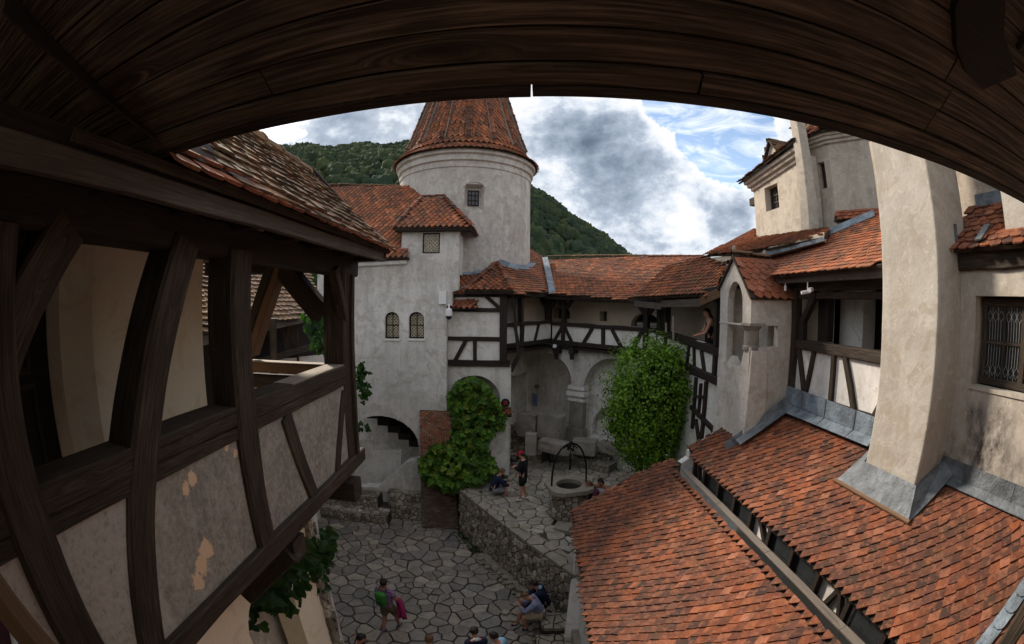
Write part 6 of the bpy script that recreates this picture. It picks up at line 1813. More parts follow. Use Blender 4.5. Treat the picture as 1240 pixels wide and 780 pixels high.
mb = MB(); mb.slab(TV(tuple(pb(230, 400, 9.5)[:2]), tuple(pb(405, 400, 13.5)[:2])), rect(0, (pb(405, 400, 13.5) - pb(230, 400, 9.5)).length, -4, .1), (), .2); part(mb, 'dark_wall', 'wood_black', bw)
mb = MB(); mb.slab(TV(tuple(pb(300, 400, 9.9)[:2]), tuple(pb(396, 400, 11)[:2])), rect(0, (pb(396, 400, 11) - pb(300, 400, 9.9)).length, -2.4, -1.25), (), .1); part(mb, 'porch_panel', 'plaster_white', bw)

# ================================================================== the eave over our heads
ev = thing('eave_canopy', 'broad overhanging eave of dark knotty planks above the viewpoint', 'eave', (0, .8, .7))
PY, PZ = 1.245, .645          # lower front edge
SL = R(26)                    # boards rise towards the house
cs, sn = math.cos(SL), math.sin(SL)
EA = R(-5.0)
def TE(u, v, d):              # u along the eave, v up the slope towards us, d through the boards
    y = PY - v * cs + d * sn; z = PZ + v * sn + d * cs
    return Vector((u * math.cos(EA) - y * math.sin(EA), u * math.sin(EA) + y * math.cos(EA), z))
Nn = -(TE(0, 0, 1) - TE(0, 0, 0))
widths = [.085, .125, .135, .135, .14, .15, .15, .16, .16, .16, .16, .16]
v = 0.02; rr = random.Random(12)
for i, w in enumerate(widths):
    joints = {0: [-3.4, .45, 4.4], 1: [-3.4, -.9, 1.45, 5.4], 2: [-3.4, 1.46, 5.4], 3: [-3.4, .1, 1.40, 5.4]}.get(i, [-3.4, rr.uniform(-.5, 2), 5.0])
    for a, b in zip(joints[:-1], joints[1:]):
        mb = MB(); o = rr.uniform(0, .006) + (.012 if i == 0 else 0)
        mb.beam(TE(a + .004, v + w / 2, 0), TE(b - .004, v + w / 2, 0), Nn, w - .007, .028, o, .003, .0016)
        part(mb, 'soffit_board', 'wood_soffit', ev)
    v += w
# front edge batten with its small gap, and boards of the roof deck above
for (a, b) in ((-3.4, -.060), (-.0535, 4.6)):
    mb = MB(); mb.beam(TE(a, -.0, .0), TE(b, -.0, .0), Nn, .045, .07, .02, .004, .003); part(mb, 'edge_batten', WD, ev)
mb = MB(); mb.slab(lambda u, v_, d: TE(u, v_, d + .05), rect(-3.4, 5.6, .02, 2.4), (), .06); part(mb, 'roof_deck', 'wood_black', ev)
# curved dark piece on the soffit and rafters behind
mb = MB(); mb.slab(lambda u, v_, d: TE(u, v_, d - .03), [(1.20, .95), (1.25, .66), (1.34, .53), (1.46, .46), (1.60, .44), (1.76, .61), (1.55, .72), (1.42, .95)], (), .05); part(mb, 'dark_soffit_piece', 'wood_black', ev)
mb = MB(); mb.beam(TE(1.7, .86, -.03), TE(5.2, .62, -.03), Nn, .30, .03, .0, .01); part(mb, 'inner_board', WD, ev)
# beam that carries the eave over the near gallery, on the left
# boards running out over the left gallery's eave
# the house this gallery belongs to, behind the viewpoint
oh = thing('own_house', 'plaster wall and boarded gallery of the house the view is taken from', 'house', (1, -1.6, ZL))
mb = MB(); mb.box(-5.2, 8.5, -1.7, -1.3, ZL, 3.4); part(mb, 'rear_wall', 'plaster_white', oh)
mb = MB(); mb.box(-4.4, 6.5, -1.3, -.55, -1.86, -1.76); part(mb, 'gallery_floor', 'wood_dark', oh)
# near corner bits: our own handrail and the sleeve of a jacket, a post foot on the right
hr = thing('near_handrail', 'worn brown handrail cutting the lower left corner', 'handrail', (-1.0, .3, -1.0))
ha, hb = ray(-30, 650) * 1.05, ray(115, 830) * .95
mb = MB(); mb.beam(ha, hb, (.4, .55, .6), .055, .09, .0, .02, .004); part(mb, 'rail', 'wood_warm', hr)
jk = thing('jacket', 'plum coloured jacket edge with pale piping under the handrail', 'jacket', ray(0, 740) * 1.0)
j0, j1, j2 = ray(-40, 640) * 1.12, ray(14, 715) * 1.12, ray(36, 840) * 1.1
mb = MB(); vs = []; nseg = 14
for k in range(nseg + 1):
    t = k / nseg; p = j0 * (1 - t) ** 2 + j1 * 2 * t * (1 - t) + j2 * t * t
    for m_ in range(5): vs.append(p + Vector((-.11 * m_, -.03 * m_ ** 1.4, .012 * math.sin(m_ * 2 + t * 9) - .02 * m_)))
fs = [(k * 5 + m_, k * 5 + m_ + 1, k * 5 + 6 + m_, k * 5 + 5 + m_) for k in range(nseg) for m_ in range(4)]
mb.add(vs, fs); o = part(mb, 'cloth', 'cloth_plum', jk, smooth=True); o.modifiers.new('s', 'SOLIDIFY').thickness = .012
mb = MB(); mb.tube([vs[k * 5] for k in range(nseg + 1)], .009, 6); part(mb, 'piping', 'cloth_white', jk)
pf = thing('near_post', 'dark timber edge in the lower right corner', 'post', (4, .5, -3))
mb = MB(); mb.beam(ray(1205, 800) * 2.2, ray(1285, 660) * 2.2, -ray(1240, 740), .10, .16, 0, .01); part(mb, 'timber', WD, pf)

# ================================================================== greenery
rr = random.Random(55)
iv = thing('grape_ivy', 'large leafy vine filling the arch and spilling over the brick buttress', 'vine', (-1.6, 15.2, ZT))
spots = []
def in_poly_px(poly, n, yf, thick=.35):
    xs = [p[0] for p in poly]; ys = [p[1] for p in poly]; out = []
    while len(out) < n:
        a, b = rr.uniform(min(xs), max(xs)), rr.uniform(min(ys), max(ys))
        if not pip((a, b), poly): continue
        y = yf(a, b) + .12 * math.sin(a * .35 + b * .2) + .10 * math.sin(b * .31 - a * .13)
        p = on_y(a, b, y - rr.uniform(0, thick)); out.append((p, Vector((.1, -1, .35))))
    return out
ivp = [(544, 478), (556, 462), (571, 457), (584, 461), (596, 474), (606, 490), (611, 505), (608, 520), (596, 524), (588, 536), (590, 552), (600, 560), (604, 572), (590, 580), (570, 590), (545, 596), (520, 585), (508, 570), (506, 556), (522, 540), (545, 535), (548, 510)]
spots += in_poly_px(ivp, 2100, lambda a, b: 15.75 if b < 520 else (15.6 - (b - 520) * .014), .5)
leaf_mass(iv, spots, .205, 'vine', 'leaf_vine', rr, 280)
mb = MB()
for k in range(7):
    a, b = 545 + k * 8, 600; mb.tube([on_y(a, b, 15.3), on_y(a + rr.uniform(-15, 15), 540, 15.6), on_y(a + rr.uniform(-20, 25), 480, 15.9)], [.04, .03, .015], 5)
part(mb, 'stem', 'bark', iv)
rr = random.Random(56)
nv = thing('near_vine', 'dark green vine hanging under the near gallery beside its bracket', 'vine', (-2.4, 5.2, -4.5))
spots = []
while len(spots) < 620:
    t = rr.random(); px = 400 - 95 * t + rr.gauss(0, 10); py = 640 + 62 * t ** .9 + rr.gauss(0, 20) + (14 if px > 365 else 0)
    if py < 640 + (400 - px) * .32: continue
    if px > 402 - max(0, py - 655) * .25: continue
    D = 6.4 - 1.9 * t + rr.uniform(-.25, .25); spots.append((at_d(px, py, D), Vector((.6, -.6, .6))))
for (px, py) in ((345, 720), (352, 728), (347, 736), (338, 733), (356, 735)): spots.append((at_d(px, py, 4.6), Vector((.3, -.8, .4))))
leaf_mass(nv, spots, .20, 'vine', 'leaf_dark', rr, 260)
mb = MB(); mb.tube([at_d(405, 640, 7), at_d(370, 680, 5.8), at_d(335, 700, 4.8)], .02, 5); part(mb, 'stem', 'bark', nv)
rr = random.Random(57)
cv = thing('corner_vine', 'thin vine climbing the house wall just behind the near gallery corner', 'vine', (-4.6, 12.5, -3))
spots = []
for (a, b, n, D, s) in (((437, 440), (441, 480), 70, 12.5, 3.5), ((380, 380), (392, 420), 90, 9.0, 6), ((432, 512), (446, 518), 14, 13, 3)):
    for _ in range(n):
        t = rr.random(); spots.append((at_d(a[0] + (b[0] - a[0]) * t + rr.gauss(0, s), a[1] + (b[1] - a[1]) * t + rr.gauss(0, s * .8), D + rr.uniform(-.2, .2)), Vector((0, -1, .4))))
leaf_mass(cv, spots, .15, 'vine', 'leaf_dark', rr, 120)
# the big rounded bush
rr = random.Random(58)
BC = at_d(791, 492, 13.2)
bush = thing('rounded_tree', 'dense bright green rounded tree standing against the right gallery', 'tree', (BC.x, BC.y, ZT))
mb = MB()
for k in range(5):
    a = k * 1.3; mb.tube([(BC.x + .12 * math.cos(a), BC.y + .12 * math.sin(a), ZT - .1), (BC.x + .3 * math.cos(a + .4), BC.y + .25 * math.sin(a), BC.z - .8), (BC.x + .8 * math.cos(a), BC.y + .6 * math.sin(a), BC.z + .6)], [.09, .06, .02], 7)
part(mb, 'trunk', 'bark', bush)
lm_ = []
def crown_r(th, ph):
    return 1 + .10 * math.sin(3 * th + 1.2) * math.cos(2 * ph) + .09 * math.sin(5 * th + ph * 4) + .08 * math.sin(9 * th - 7 * ph) + (.10 if ph > .15 and ph < .9 else 0)
cl_ = []
for _ in range(680):
    th = rr.uniform(0, 2 * math.pi); cz_ = rr.uniform(-1, 1); ph = math.asin(cz_)
    if math.sin(th) > .75 and rr.random() < .6: continue
    k = crown_r(th, ph); hx = 1.27 * (1 + .06 * cz_)
    n = Vector((math.cos(ph) * math.cos(th), math.cos(ph) * math.sin(th), cz_))
    cl_.append((Vector((BC.x + n.x * hx * k, BC.y + n.y * 1.1 * k, BC.z + n.z * 1.92 * k)), n))
spots = []
for c, n in cl_:
    s = rr.uniform(.07, .24); c = c + n * rr.uniform(-.18, .10)
    for _ in range(rr.randint(14, 46)):
        p = c + Vector((rr.gauss(0, s), rr.gauss(0, s), rr.gauss(0, s * .8))) + n * rr.uniform(-.12, .05)
        spots.append((p, (n + (p - c).normalized() * .8 + Vector((0, 0, .35)))))
leaf_mass(bush, spots, .105, 'leaf', 'leaf_bush', rr, 0, hang=.4, wob=.35, rest_name='crown')
mb = MB()
for th in range(16):
    pass
mb.ball((BC.x, BC.y, BC.z), .80, 16, 1.40); part(mb, 'inner_foliage', 'leaf_dark', bush)
# small weeds at the foot of the wall
rr = random.Random(61); mb = MB()
for _ in range(900):
    t = rr.random(); p = WA + wdn * (Lw * t) + wn * (-.05 - abs(rr.gauss(0, .16))); 
    vs, fs = leaf_verts(rr.uniform(.04, .09), 'leaf', rr); M = leaf_matrix((p.x, p.y, ZL + .02), (0, 0, 1), rr, .1, .6); mb.add([M @ Vector(v) for v in vs], fs, rr.random())
for _ in range(500):
    p = Vector((rr.uniform(-1.6, -.2), rr.uniform(15.2, 15.6), ZT + .08)); vs, fs = leaf_verts(rr.uniform(.04, .09), 'leaf', rr); M = leaf_matrix(p, (0, 0, 1), rr, .1, .6); mb.add([M @ Vector(v) for v in vs], fs, rr.random())
tag(solo(mb, 'weeds', 'leaf_dark', 'low weeds in the joints along the terrace wall', 'weeds'), kind='stuff')

# ================================================================== wooded hills
def hill_el(az):
    pts = [(-75, 15), (-50, 17), (-36, 18.6), (-30, 18.9), (-24, 19.2), (-17, 19.6), (-10, 20.5), (-4, 19.5), (0, 16), (2.5, 14.2), (5, 12.7), (8, 10.6), (11, 8.6), (14, 6.4), (17, 4.6), (25, 3), (45, 3), (75, 3)]
    for (a, ea), (b, eb) in zip(pts[:-1], pts[1:]):
        if az <= b: return ea + (eb - ea) * max(0, (az - a)) / (b - a)
    return pts[-1][1]
def hill_z(az, D):
    top = 230 * math.tan(R(hill_el(az))) - 4.0
    f = min(1, max(0, (D - 60) / 170)); f = f ** .85
    z = -12 + (top + 12) * f
    if D > 230: z = top + (D - 230) * -.05
    return z + 1.5 * math.sin(az * .8 + D * .05) * (1 if D < 225 else .3)
mb = MB(); azs = list(range(-80, 81, 2)); Ds = [55, 70, 90, 110, 130, 150, 170, 190, 210, 230, 270, 340]
vs = [(D * math.sin(R(a)), D * math.cos(R(a)), hill_z(a, D)) for a in azs for D in Ds]; nD = len(Ds)
mb.add(vs, [(i * nD + j, (i + 1) * nD + j, (i + 1) * nD + j + 1, i * nD + j + 1) for i in range(len(azs) - 1) for j in range(nD - 1)])
mat_plain('forest_floor', (0.016, 0.026, 0.010), .95, 0, .4, .15, .02)
hill = part(mb, 'hills', 'forest_floor', kind='structure')
mat_leaf('leaf_forest', [(0.030, 0.046, 0.028), (0.042, 0.060, 0.032), (0.058, 0.075, 0.034), (0.035, 0.055, 0.035), (0.072, 0.088, 0.038), (0.024, 0.040, 0.027)], True)  # haze put into the leaf colours: greyer and lighter
rr = random.Random(70)
protos = []
for k in range(5):
    bm = bmesh.new(); bmesh.ops.create_icosphere(bm, subdivisions=3, radius=1)
    for v in bm.verts:
        n = v.co.normalized(); f = 1 + .22 * math.sin(n.x * 7 + k) * math.cos(n.y * 6 + k * 2) + .12 * math.sin(n.z * 9 + n.x * 8 + k) + rr.uniform(-.13, .13)
        v.co = Vector((n.x * f, n.y * f, n.z * f * 1.15))
    bm.verts.index_update(); protos.append((np.array([v.co[:] for v in bm.verts]), [[v.index for v in f.verts] for f in bm.faces])); bm.free()
V_, F_, R_ = [], [], []; base = 0
for i in range(3400):
    az = rr.uniform(-34, 20); D = rr.choice([rr.uniform(90, 232), rr.uniform(180, 234), rr.uniform(200, 236)])
    r = rr.uniform(1.5, 3.1); pv, pf_ = protos[i % 5]
    a = rr.uniform(0, 6.28); ca, sa = math.cos(a), math.sin(a)
    rx = r * rr.uniform(.85, 1.15); P_ = pv * np.array([rx, r, r * rr.uniform(.8, 1.2)])
    P_ = np.stack([P_[:, 0] * ca - P_[:, 1] * sa, P_[:, 0] * sa + P_[:, 1] * ca, P_[:, 2]], 1) + np.array([D * math.sin(R(az)), D * math.cos(R(az)), hill_z(az, D) + r * .75])
    V_.append(P_); F_.append(np.array(pf_) + base); base += len(P_); R_ += [rr.random()] * len(pf_)
V_ = np.concatenate(V_); F_ = np.concatenate(F_)
me = bpy.data.meshes.new('forest'); me.vertices.add(len(V_)); me.vertices.foreach_set('co', V_.ravel())
me.loops.add(F_.size); me.loops.foreach_set('vertex_index', F_.ravel().astype(np.int32)); me.polygons.add(len(F_))
me.polygons.foreach_set('loop_start', np.arange(0, F_.size, 3, dtype=np.int32)); me.polygons.foreach_set('loop_total', np.full(len(F_), 3, dtype=np.int32))
me.update(calc_edges=True); at_ = me.attributes.new('rnd', 'FLOAT', 'FACE'); at_.data.foreach_set('value', R_)
me.materials.append(MATS['leaf_forest']); fo = bpy.data.objects.new('forest', me); COL.objects.link(fo)
tag(fo, 'deciduous forest covering the hill behind the castle', 'forest', kind='stuff')

# ================================================================== people
DG = None


def skin_mesh(chains, name, parent, mat, sub=2, root=0):
    """one continuous surface grown round connected joints. chains: lists of (key, position, radius); equal keys join"""
    bm = bmesh.new(); sk = bm.verts.layers.skin.verify(); vs = {}
    for ch in chains:
        prev = None
        for key, p, r in ch:
            if key not in vs:
                v = bm.verts.new(p); vs[key] = v
                rx, ry = r if isinstance(r, tuple) else (r, r)
                v[sk].radius = (rx, ry)
                if len(vs) == 1: v[sk].use_root = True
            v = vs[key]
            if prev is not None and prev is not v and bm.edges.get((prev, v)) is None: bm.edges.new((prev, v))
            prev = v
    me = bpy.data.meshes.new(name); bm.to_mesh(me); bm.free()
    o = bpy.data.objects.new(name, me); COL.objects.link(o)
    m = o.modifiers.new('skin', 'SKIN'); m.use_smooth_shade = True
    s = o.modifiers.new('sub', 'SUBSURF'); s.levels = sub; s.render_levels = sub
    bpy.context.view_layer.update()
    ev_ = o.evaluated_get(bpy.context.evaluated_depsgraph_get())
    me2 = bpy.data.meshes.new_from_object(ev_); me2.name = name
    o.modifiers.clear(); o.data = me2; bpy.data.meshes.remove(me)
    me2.materials.clear(); me2.materials.append(MATS[mat])
    for p in me2.polygons: p.use_smooth = True
    o.parent = parent
    return o


def person(label, at, face, pose, top, bottom, skin='skin', hair='hair_dark', sleeves='short', legs='short', long_hair=False, cap=None, scale=1.0, shoe='black', group=None, hood=None, collar=None):
    """at: point on the ground (or under the seat); face: heading in degrees, 0 looks along +Y; pose: joint positions"""
    root = thing('person', label, 'person', at, group)
    root.rotation_euler = (0, 0, -R(face)); root.scale = (scale,) * 3
    ORG[root.name] = Vector((0, 0, 0))
    J = {k: Vector(v) for k, v in pose.items()}
    pel, che, nek, hed = J['pelvis'], J['chest'], J['neck'], J['head']
    up = (hed - nek).normalized(); fw = J.get('look', Vector((0, 1, 0))); fw = (fw - up * fw.dot(up)).normalized(); rt = fw.cross(up)
    mid = (pel + che) / 2
    ch = [[('p', pel, (.15, .12)), ('m', mid, (.145, .115)), ('c', che, (.17, .125)), ('n0', nek - (nek - che) * .25, .075), ('n', nek, .052), ('h0', hed - up * .055 + fw * .012, (.066, .072)), ('h1', hed + up * .01, (.078, .092)), ('h2', hed + up * .075 - fw * .008, (.068, .08)), ('h3', hed + up * .11 - fw * .01, .04)],
          [('h1', 0, 0), ('nose', hed + fw * .108 - up * .01, .014)]]
    for s, sd in ((1, 'r'), (-1, 'l')):
        S_, E_, W_ = J['sh_' + sd], J['el_' + sd], J['wr_' + sd]
        hd = (W_ - E_).normalized(); pa = W_ + hd * .075
        side = hd.cross(Vector((0, 0, 1))); side = side.normalized() if side.length > .1 else Vector((1, 0, 0))
        dn = hd.cross(side).normalized()
        ch.append([('c', 0, 0), ('s' + sd, S_, .066), ('ue' + sd, (S_ + E_) / 2, .056), ('e' + sd, E_, .046), ('fa' + sd, E_ + (W_ - E_) * .35, .040), ('w' + sd, W_, .026), ('pm' + sd, W_ + hd * .045, (.034, .020)), ('pl' + sd, pa, (.036, .018))])
        for k, (o_, l_) in enumerate(((-.030, .062), (-.011, .074), (.010, .070), (.030, .055))):
            a = pa + side * o_ + hd * .012
            ch.append([('pl' + sd, 0, 0), (f'f{k}a' + sd, a, .009), (f'f{k}b' + sd, a + hd * l_ * .55 + dn * .012, .008), (f'f{k}c' + sd, a + hd * l_ * .85 + dn * .038, .007)])
        ch.append([('pm' + sd, 0, 0), ('t1' + sd, W_ + hd * .05 - side * .036 + dn * .01, .010), ('t2' + sd, W_ + hd * .085 - side * .048 + dn * .026, .008)])
        H_, K_, A_, T_ = J['hi_' + sd], J['kn_' + sd], J['an_' + sd], J['to_' + sd]
        ch.append([('p', 0, 0), ('hi' + sd, H_, .10), ('th' + sd, (H_ + K_) / 2, .09), ('k' + sd, K_, .064), ('ca' + sd, K_ + (A_ - K_) * .32, .066), ('a' + sd, A_, .036), ('ft' + sd, (A_ + T_) / 2, .038), ('to' + sd, T_, .03)])
    skin_mesh(ch, 'body', root, skin, 1)
    # top
    g = .020
    tc = [[('p0', pel - (che - pel).normalized() * .10, (.185, .155)), ('p', pel + (che - pel) * .05, (.185, .155)), ('m', mid, (.178, .145)), ('c', che, (.20, .155)), ('n0', nek - (nek - che) * .30, .085)]]
    for sd in 'rl':
        S_, E_, W_ = J['sh_' + sd], J['el_' + sd], J['wr_' + sd]
        c_ = [('c', 0, 0), ('s' + sd, S_, .086)]
        if sleeves != 'none': c_.append(('u' + sd, S_ + (E_ - S_) * .65, .078))
        if sleeves == 'long': c_ += [('e' + sd, E_, .072), ('f' + sd, E_ + (W_ - E_) * .5, .066), ('w' + sd, W_ - (W_ - E_) * .05, .052)]
        if sleeves == 'none': c_[-1] = ('s' + sd, S_.lerp(che, .3), .06)
        tc.append(c_)
    sh_o = skin_mesh(tc, 'shirt', root, 'cloth_' + top, 1)
    lc = [[('p1', pel + (che - pel).normalized() * .10, (.165, .135)), ('p', pel + Vector((0, 0, .02)), (.18, .15)), ('pb', pel - Vector((0, 0, .05)), (.17, .15))]]
    for sd in 'rl':
        H_, K_, A_ = J['hi_' + sd], J['kn_' + sd], J['an_' + sd]
        c_ = [('pb', 0, 0), ('h' + sd, H_, .128), ('t' + sd, H_ + (K_ - H_) * .5, .118), ('k' + sd, H_ + (K_ - H_) * (.92 if legs == 'short' else 1.0), .108 if legs == 'short' else .085)]
        if legs == 'long': c_ += [('c' + sd, K_ + (A_ - K_) * .4, .08), ('a' + sd, A_ - (A_ - K_) * .05, .066)]
        lc.append(c_)
    skin_mesh(lc, 'trousers' if legs == 'long' else 'shorts', root, 'cloth_' + bottom, 1)
    for sd in 'rl':
        A_, T_ = J['an_' + sd], J['to_' + sd]; d_ = (T_ - A_); d_.z = 0; d_.normalize()
        skin_mesh([[('a', A_ - Vector((0, 0, .01)), .048), ('b', A_ + d_ * -.03 - Vector((0, 0, .035)), .042), ('c', (A_ + T_) / 2 - Vector((0, 0, .0)), .045), ('d', T_, .036)]], 'shoe', root, 'cloth_' + shoe, 1)
    # hair, eyes, mouth
    hb = bmesh.new(); bmesh.ops.create_icosphere(hb, subdivisions=3, radius=1)
    rr2 = random.Random(len(label))
    kill = []
    for v in hb.verts:
        n = v.co.copy(); keep = (n.z > .28 - .55 * max(0, -n.y) * 1.6 and n.y < .80) or (n.y < -.1 and n.z > -.62) or (abs(n.x) > .7 and n.z > -.05 and n.y < .25)
        if not keep: kill.append(v)
        f = 1 + rr2.uniform(-.05, .07)
        v.co = hed + up * .028 + rt * (n.x * .090 * f) + fw * (n.y * .106 * f - .012) + up * (n.z * .108 * f)
    bmesh.ops.delete(hb, geom=kill, context='VERTS')
    me = bpy.data.meshes.new('hair'); hb.to_mesh(me); hb.free(); me.materials.append(MATS[hair]); ho = bpy.data.objects.new('hair', me); COL.objects.link(ho); ho.parent = root
    sm = ho.modifiers.new('s', 'SOLIDIFY'); sm.thickness = .012
    if long_hair:
        skin_mesh([[('a', hed - fw * .05 + up * .03, (.085, .06)), ('b', hed - fw * .085 - up * .08, (.09, .05)), ('c', nek - fw * .09 - up * .06, (.075, .04)), ('d', che - fw * .11 - up * .02, (.05, .025))]], 'hair_length', root, hair, 1)
    m = MB()
    for s in (-1, 1):
        m = MB(); m.ball(hed + up * .018 + rt * (s * .031) + fw * .083, .010, 6); part(m, 'eye', 'black_plastic', root)
    m = MB(); m.tube([hed - up * .045 + rt * -.02 + fw * .083, hed - up * .047 + fw * .088, hed - up * .045 + rt * .02 + fw * .083], .005, 5); part(m, 'mouth', 'red_paint', root)
    if cap:
        cb = bmesh.new(); bmesh.ops.create_icosphere(cb, subdivisions=3, radius=1); kl = []
        for v in cb.verts:
            n = v.co.copy()
            if n.z < .12: kl.append(v)
            v.co = hed + up * .035 + rt * (n.x * .098) + fw * (n.y * .115 - .008) + up * (n.z * .112)
        bmesh.ops.delete(cb, geom=kl, context='VERTS'); me = bpy.data.meshes.new('cap'); cb.to_mesh(me); cb.free(); me.materials.append(MATS['cloth_' + cap]); co = bpy.data.objects.new('cap', me); COL.objects.link(co); co.parent = root
        m = MB(); pts = [(math.cos(R(a)) * .075, .09 + math.sin(R(a)) * .085) for a in range(0, 181, 20)]
        m.slab(lambda u, v, d: hed + up * (.055 - d) + rt * u + fw * v, pts, (), .012); part(m, 'cap_peak', 'cloth_' + cap, root)
    if hood:
        skin_mesh([[('a', nek - fw * .05 + rt * .08 - up * .02, .04), ('b', nek - fw * .10 - up * .01, .055), ('c', nek - fw * .05 - rt * .08 - up * .02, .04)]], 'hood', root, 'cloth_' + hood, 1)
    return root, J




def by_head(px, py, zh, pose, face, scale=1.0):
    """where a figure stands whose head is seen at (px, py), zh above the level z"""
    h = Vector(pose['head']); a = R(face); z0 = zh
    p = on_z(px, py, z0 + h.z * scale)
    return (p.x - (h.x * math.cos(a) + h.y * math.sin(a)) * scale, p.y - (-h.x * math.sin(a) + h.y * math.cos(a)) * scale, z0)


STAND = dict(pelvis=(0, 0, .95), chest=(0, .0, 1.29), neck=(0, .0, 1.47), head=(0, .02, 1.60), sh_r=(.18, 0, 1.40), sh_l=(-.18, 0, 1.40),
             el_r=(.23, -.02, 1.12), el_l=(-.23, -.02, 1.12), wr_r=(.22, .06, .88), wr_l=(-.22, .06, .88),
             hi_r=(.09, 0, .90), hi_l=(-.09, 0, .90), kn_r=(.10, .02, .50), kn_l=(-.10, .02, .50), an_r=(.10, -.02, .09), an_l=(-.10, -.02, .09), to_r=(.12, .13, .035), to_l=(-.12, .13, .035))
SIT = dict(pelvis=(0, 0, .52), chest=(0, .12, .84), neck=(0, .22, 1.0), head=(0, .30, 1.11), sh_r=(.18, .17, .94), sh_l=(-.18, .17, .94),
           el_r=(.22, .34, .70), el_l=(-.22, .34, .70), wr_r=(.10, .52, .66), wr_l=(-.10, .52, .66),
           hi_r=(.09, .04, .50), hi_l=(-.09, .04, .50), kn_r=(.14, .46, .52), kn_l=(-.14, .46, .52), an_r=(.13, .48, .09), an_l=(-.13, .48, .09), to_r=(.15, .63, .035), to_l=(-.15, .63, .035))


def P(base, **k):
    d = dict(base); d.update(k); return d


# man in the red cap looking at his phone
pm = on_z(633, 606, ZT)
person('person in a red cap, black top and black shorts looking down at a phone', (pm.x, pm.y, ZT), -70,
       P(STAND, head=(0, .07, 1.58), neck=(0, .02, 1.46), el_r=(.22, .04, 1.13), el_l=(-.22, .04, 1.13), wr_r=(.08, .26, 1.16), wr_l=(-.08, .26, 1.16), look=(0, 1, -.5), an_r=(.12, -.08, .09), to_r=(.15, .08, .035), an_l=(-.11, .05, .09), to_l=(-.12, .2, .035)),
       'black', 'black', sleeves='long', cap='red', shoe='white')
m = MB(); m.box(-.035, .035, -.004, .004, -.07, .07); ph = solo(m, 'phone', 'black_plastic', 'phone held by the person in the red cap', 'phone'); ph.location = (pm.x - .30, pm.y + .10, ZT + 1.16); ph.rotation_euler = (R(-50), 0, R(70))
# man in navy sitting on the coping
ps = on_z(597, 600, ZT)
person('seated person in a navy jumper and grey shorts on the terrace wall', (ps.x, ps.y, ZT - .28), 75,
       P(SIT, look=(0, 1, -.35), kn_r=(.14, .44, .50), an_r=(.13, .36, .28), to_r=(.14, .5, .25), kn_l=(-.10, .46, .5), an_l=(-.1, .5, .28), to_l=(-.1, .64, .24)), 'navy', 'grey', sleeves='long', hair='hair_brown')
pbt = on_z(611, 597, ZT)
bo = thing('water_bottle', 'blue plastic water bottle beside the seated person in navy', 'bottle', (pbt.x, pbt.y, ZT + .02))
m = MB(); m.lathe((pbt.x, pbt.y, ZT + .02), [(.001, 0), (.035, .005), (.036, .2), (.015, .26), (.015, .28)], 12); part(m, 'bottle_body', 'bottle_blue', bo); m = MB(); m.lathe((pbt.x, pbt.y, ZT + .30), [(.017, 0), (.017, .03), (.001, .032)], 10); part(m, 'bottle_cap', 'white_plastic', bo)
# two women by the well
pa = on_z(706, 628, ZT); pb_ = on_z(722, 622, ZT)
person('seated woman with brown hair and dark floral top beside the well', by_head(713, 587, ZT + .02, SIT, -125), -125, P(SIT, look=(0, 1, -.4)), 'floral', 'denim', skin='skin', hair='hair_brown', sleeves='short', legs='long', long_hair=True)
person('seated woman in a white top beside the well looking down', by_head(727, 584, ZT + .05, SIT, -150), -150, P(SIT, look=(0, 1, -.5)), 'white', 'denim', skin='skin_tan', sleeves='none', legs='long', long_hair=True)
# walker with the green backpack
pw_ = on_z(474, 764, ZL)
person('walking person with a green backpack and a pink jacket on the arm', (pw_.x, pw_.y, ZL), 18,
       P(STAND, kn_r=(.10, .18, .52), an_r=(.10, .22, .12), to_r=(.11, .37, .07), kn_l=(-.10, -.02, .49), an_l=(-.10, -.20, .14), to_l=(-.11, -.06, .05), el_l=(-.27, .02, 1.13), wr_l=(-.26, .16, .93), el_r=(.26, .04, 1.14), wr_r=(.22, .26, 1.08)),
       'plaid', 'khaki', skin='skin_tan', shoe='denim')
bp = thing('backpack', 'bright green backpack worn by the walking person', 'backpack', (0, 0, 0)); bp.location = (0, 0, 0)
fx, fy = math.sin(R(18)), math.cos(R(18)); sx_, sy_ = fy, -fx
def onb(r, f, z): return Vector((pw_.x + sx_ * r + fx * f, pw_.y + sy_ * r + fy * f, ZL + z))
def rbox(c0, hw, hd, z0, z1, name, mat, parent, bev=.05):
    m = MB(); vs = [onb(c0[0] + a * hw, c0[1] + b * hd, z) for z in (z0, z1) for b in (-1, 1) for a in (-1, 1)]
    m.add(vs, [(0, 2, 3, 1), (4, 5, 7, 6), (0, 1, 5, 4), (2, 6, 7, 3), (0, 4, 6, 2), (1, 3, 7, 5)]); o = part(m, name, mat, parent, smooth=True)
    b = o.modifiers.new('b', 'BEVEL'); b.width = bev; b.segments = 4; return o
rbox((0, -.20), .14, .08, 1.04, 1.44, 'pack_body', 'cloth_green', bp, .07); rbox((0, -.285), .09, .025, 1.09, 1.26, 'front_pocket', 'cloth_green_dark', bp, .025)
for s in (-1, 1):
    m = MB(); m.tube([onb(s * .09, -.12, 1.42), onb(s * .12, .0, 1.47), onb(s * .13, .12, 1.36), onb(s * .14, .06, 1.12), onb(s * .12, -.12, 1.06)], .017, 6); part(m, 'strap', 'cloth_green_dark', bp)
jk2 = thing('pink_jacket', 'pink jacket hanging from the walking person\'s right arm', 'jacket', tuple(onb(.3, .1, .8)))
m = MB(); vs = []
for k in range(9):
    z = 1.16 - .065 * k; w = .10 + .015 * k
    for j in range(7):
        a = -1 + j / 3; vs.append(onb(.27 + .03 * k * .6 + a * w * .55, .12 + .05 * math.sin(j * 2.2 + k * .3) - .03 * k * .5, z))
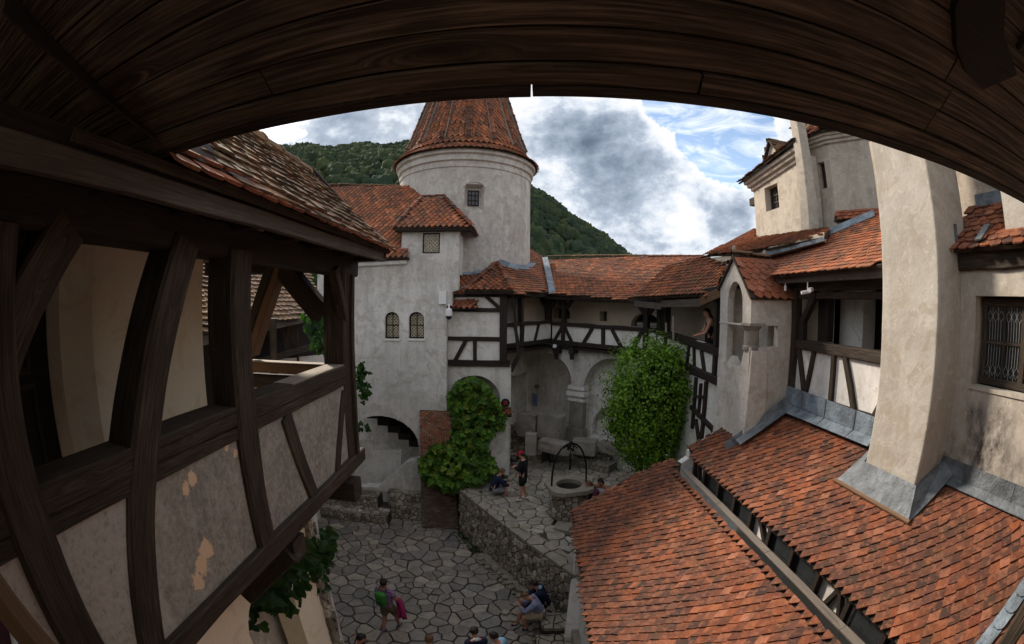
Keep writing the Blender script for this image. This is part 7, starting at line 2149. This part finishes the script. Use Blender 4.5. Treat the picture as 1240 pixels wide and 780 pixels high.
m.add(vs, [(k * 7 + j, k * 7 + j + 1, k * 7 + 8 + j, k * 7 + 7 + j) for k in range(8) for j in range(6)]); o = part(m, 'cloth', 'cloth_pink', jk2, smooth=True); o.modifiers.new('s', 'SOLIDIFY').thickness = .035
# boys on the steps
person('seated boy in a lilac grey hoodie and beige shorts resting his chin on his hand', by_head(640, 721, ZL + .16, SIT, -95), -95,
       P(SIT, head=(.02, .36, 1.07), look=(-.1, 1, -.2), el_r=(.16, .40, .66), wr_r=(.05, .44, .86), wr_l=(-.08, .50, .84), el_l=(-.16, .40, .66), kn_r=(.16, .44, .46), an_r=(.15, .56, .02), to_r=(.16, .71, -.02), kn_l=(-.10, .42, .46), an_l=(-.06, .32, .02), to_l=(-.06, .46, -.02)),
       'hoodie', 'beige', sleeves='long', hair='hair_brown', hood='hoodie', shoe='navy')
person('seated boy in a light blue and navy jacket behind the grey hoodie', by_head(647, 708, ZL + .12, SIT, -85), -85,
       P(SIT, look=(0, 1, -.3)), 'navy', 'black', sleeves='long', hood='lightblue', legs='long')
# heads along the lower edge of the picture
p1 = on_z(578, 830, ZL)
for (px, py, z, fc, top, hr_, sl_, lab) in [
        (432, 772, 1.60, 80, 'black', 'hair_dark', 'long', 'standing person in a black jacket at the lower edge, left of the walker'),
        (518, 778, 1.55, 10, 'white', 'hair_brown', 'short', 'person in a white shirt whose hair just shows at the lower edge'),
        (576, 768, 1.50, -20, 'navy', 'hair_dark', 'short', 'person in a navy vest over a white collar bending at the lower edge'),
        (603, 772, 1.42, -60, 'lightblue', 'hair_dark', 'long', 'dark haired person in a pale blue shirt at the lower edge')]:
    p = on_z(px, py, ZL + z)
    person(lab, (p.x, p.y - .02, ZL), fc, P(STAND, head=(0, .10, z), neck=(0, .03, z - .13), chest=(0, .0, z - .31), sh_r=(.18, 0, z - .2), sh_l=(-.18, 0, z - .2)), top, 'black', sleeves=sl_, hair=hr_, legs='long', hood='white' if px == 576 else None)
# woman in the gallery by the shrine
pg = on_v(857, 392, (5.25, 14), (5.25, 9))
person('woman in a black sleeveless dress leaning on the gallery rail by the shrine', (5.32, pg.y, -1.78), -75, P(STAND, el_l=(-.22, .16, 1.05), wr_l=(-.12, .34, 1.0), el_r=(.22, .16, 1.05), wr_r=(.12, .34, 1.0), look=(0, 1, -.35), neck=(0, .05, 1.46), head=(0, .10, 1.58)), 'black', 'black', sleeves='none', legs='long', long_hair=True)
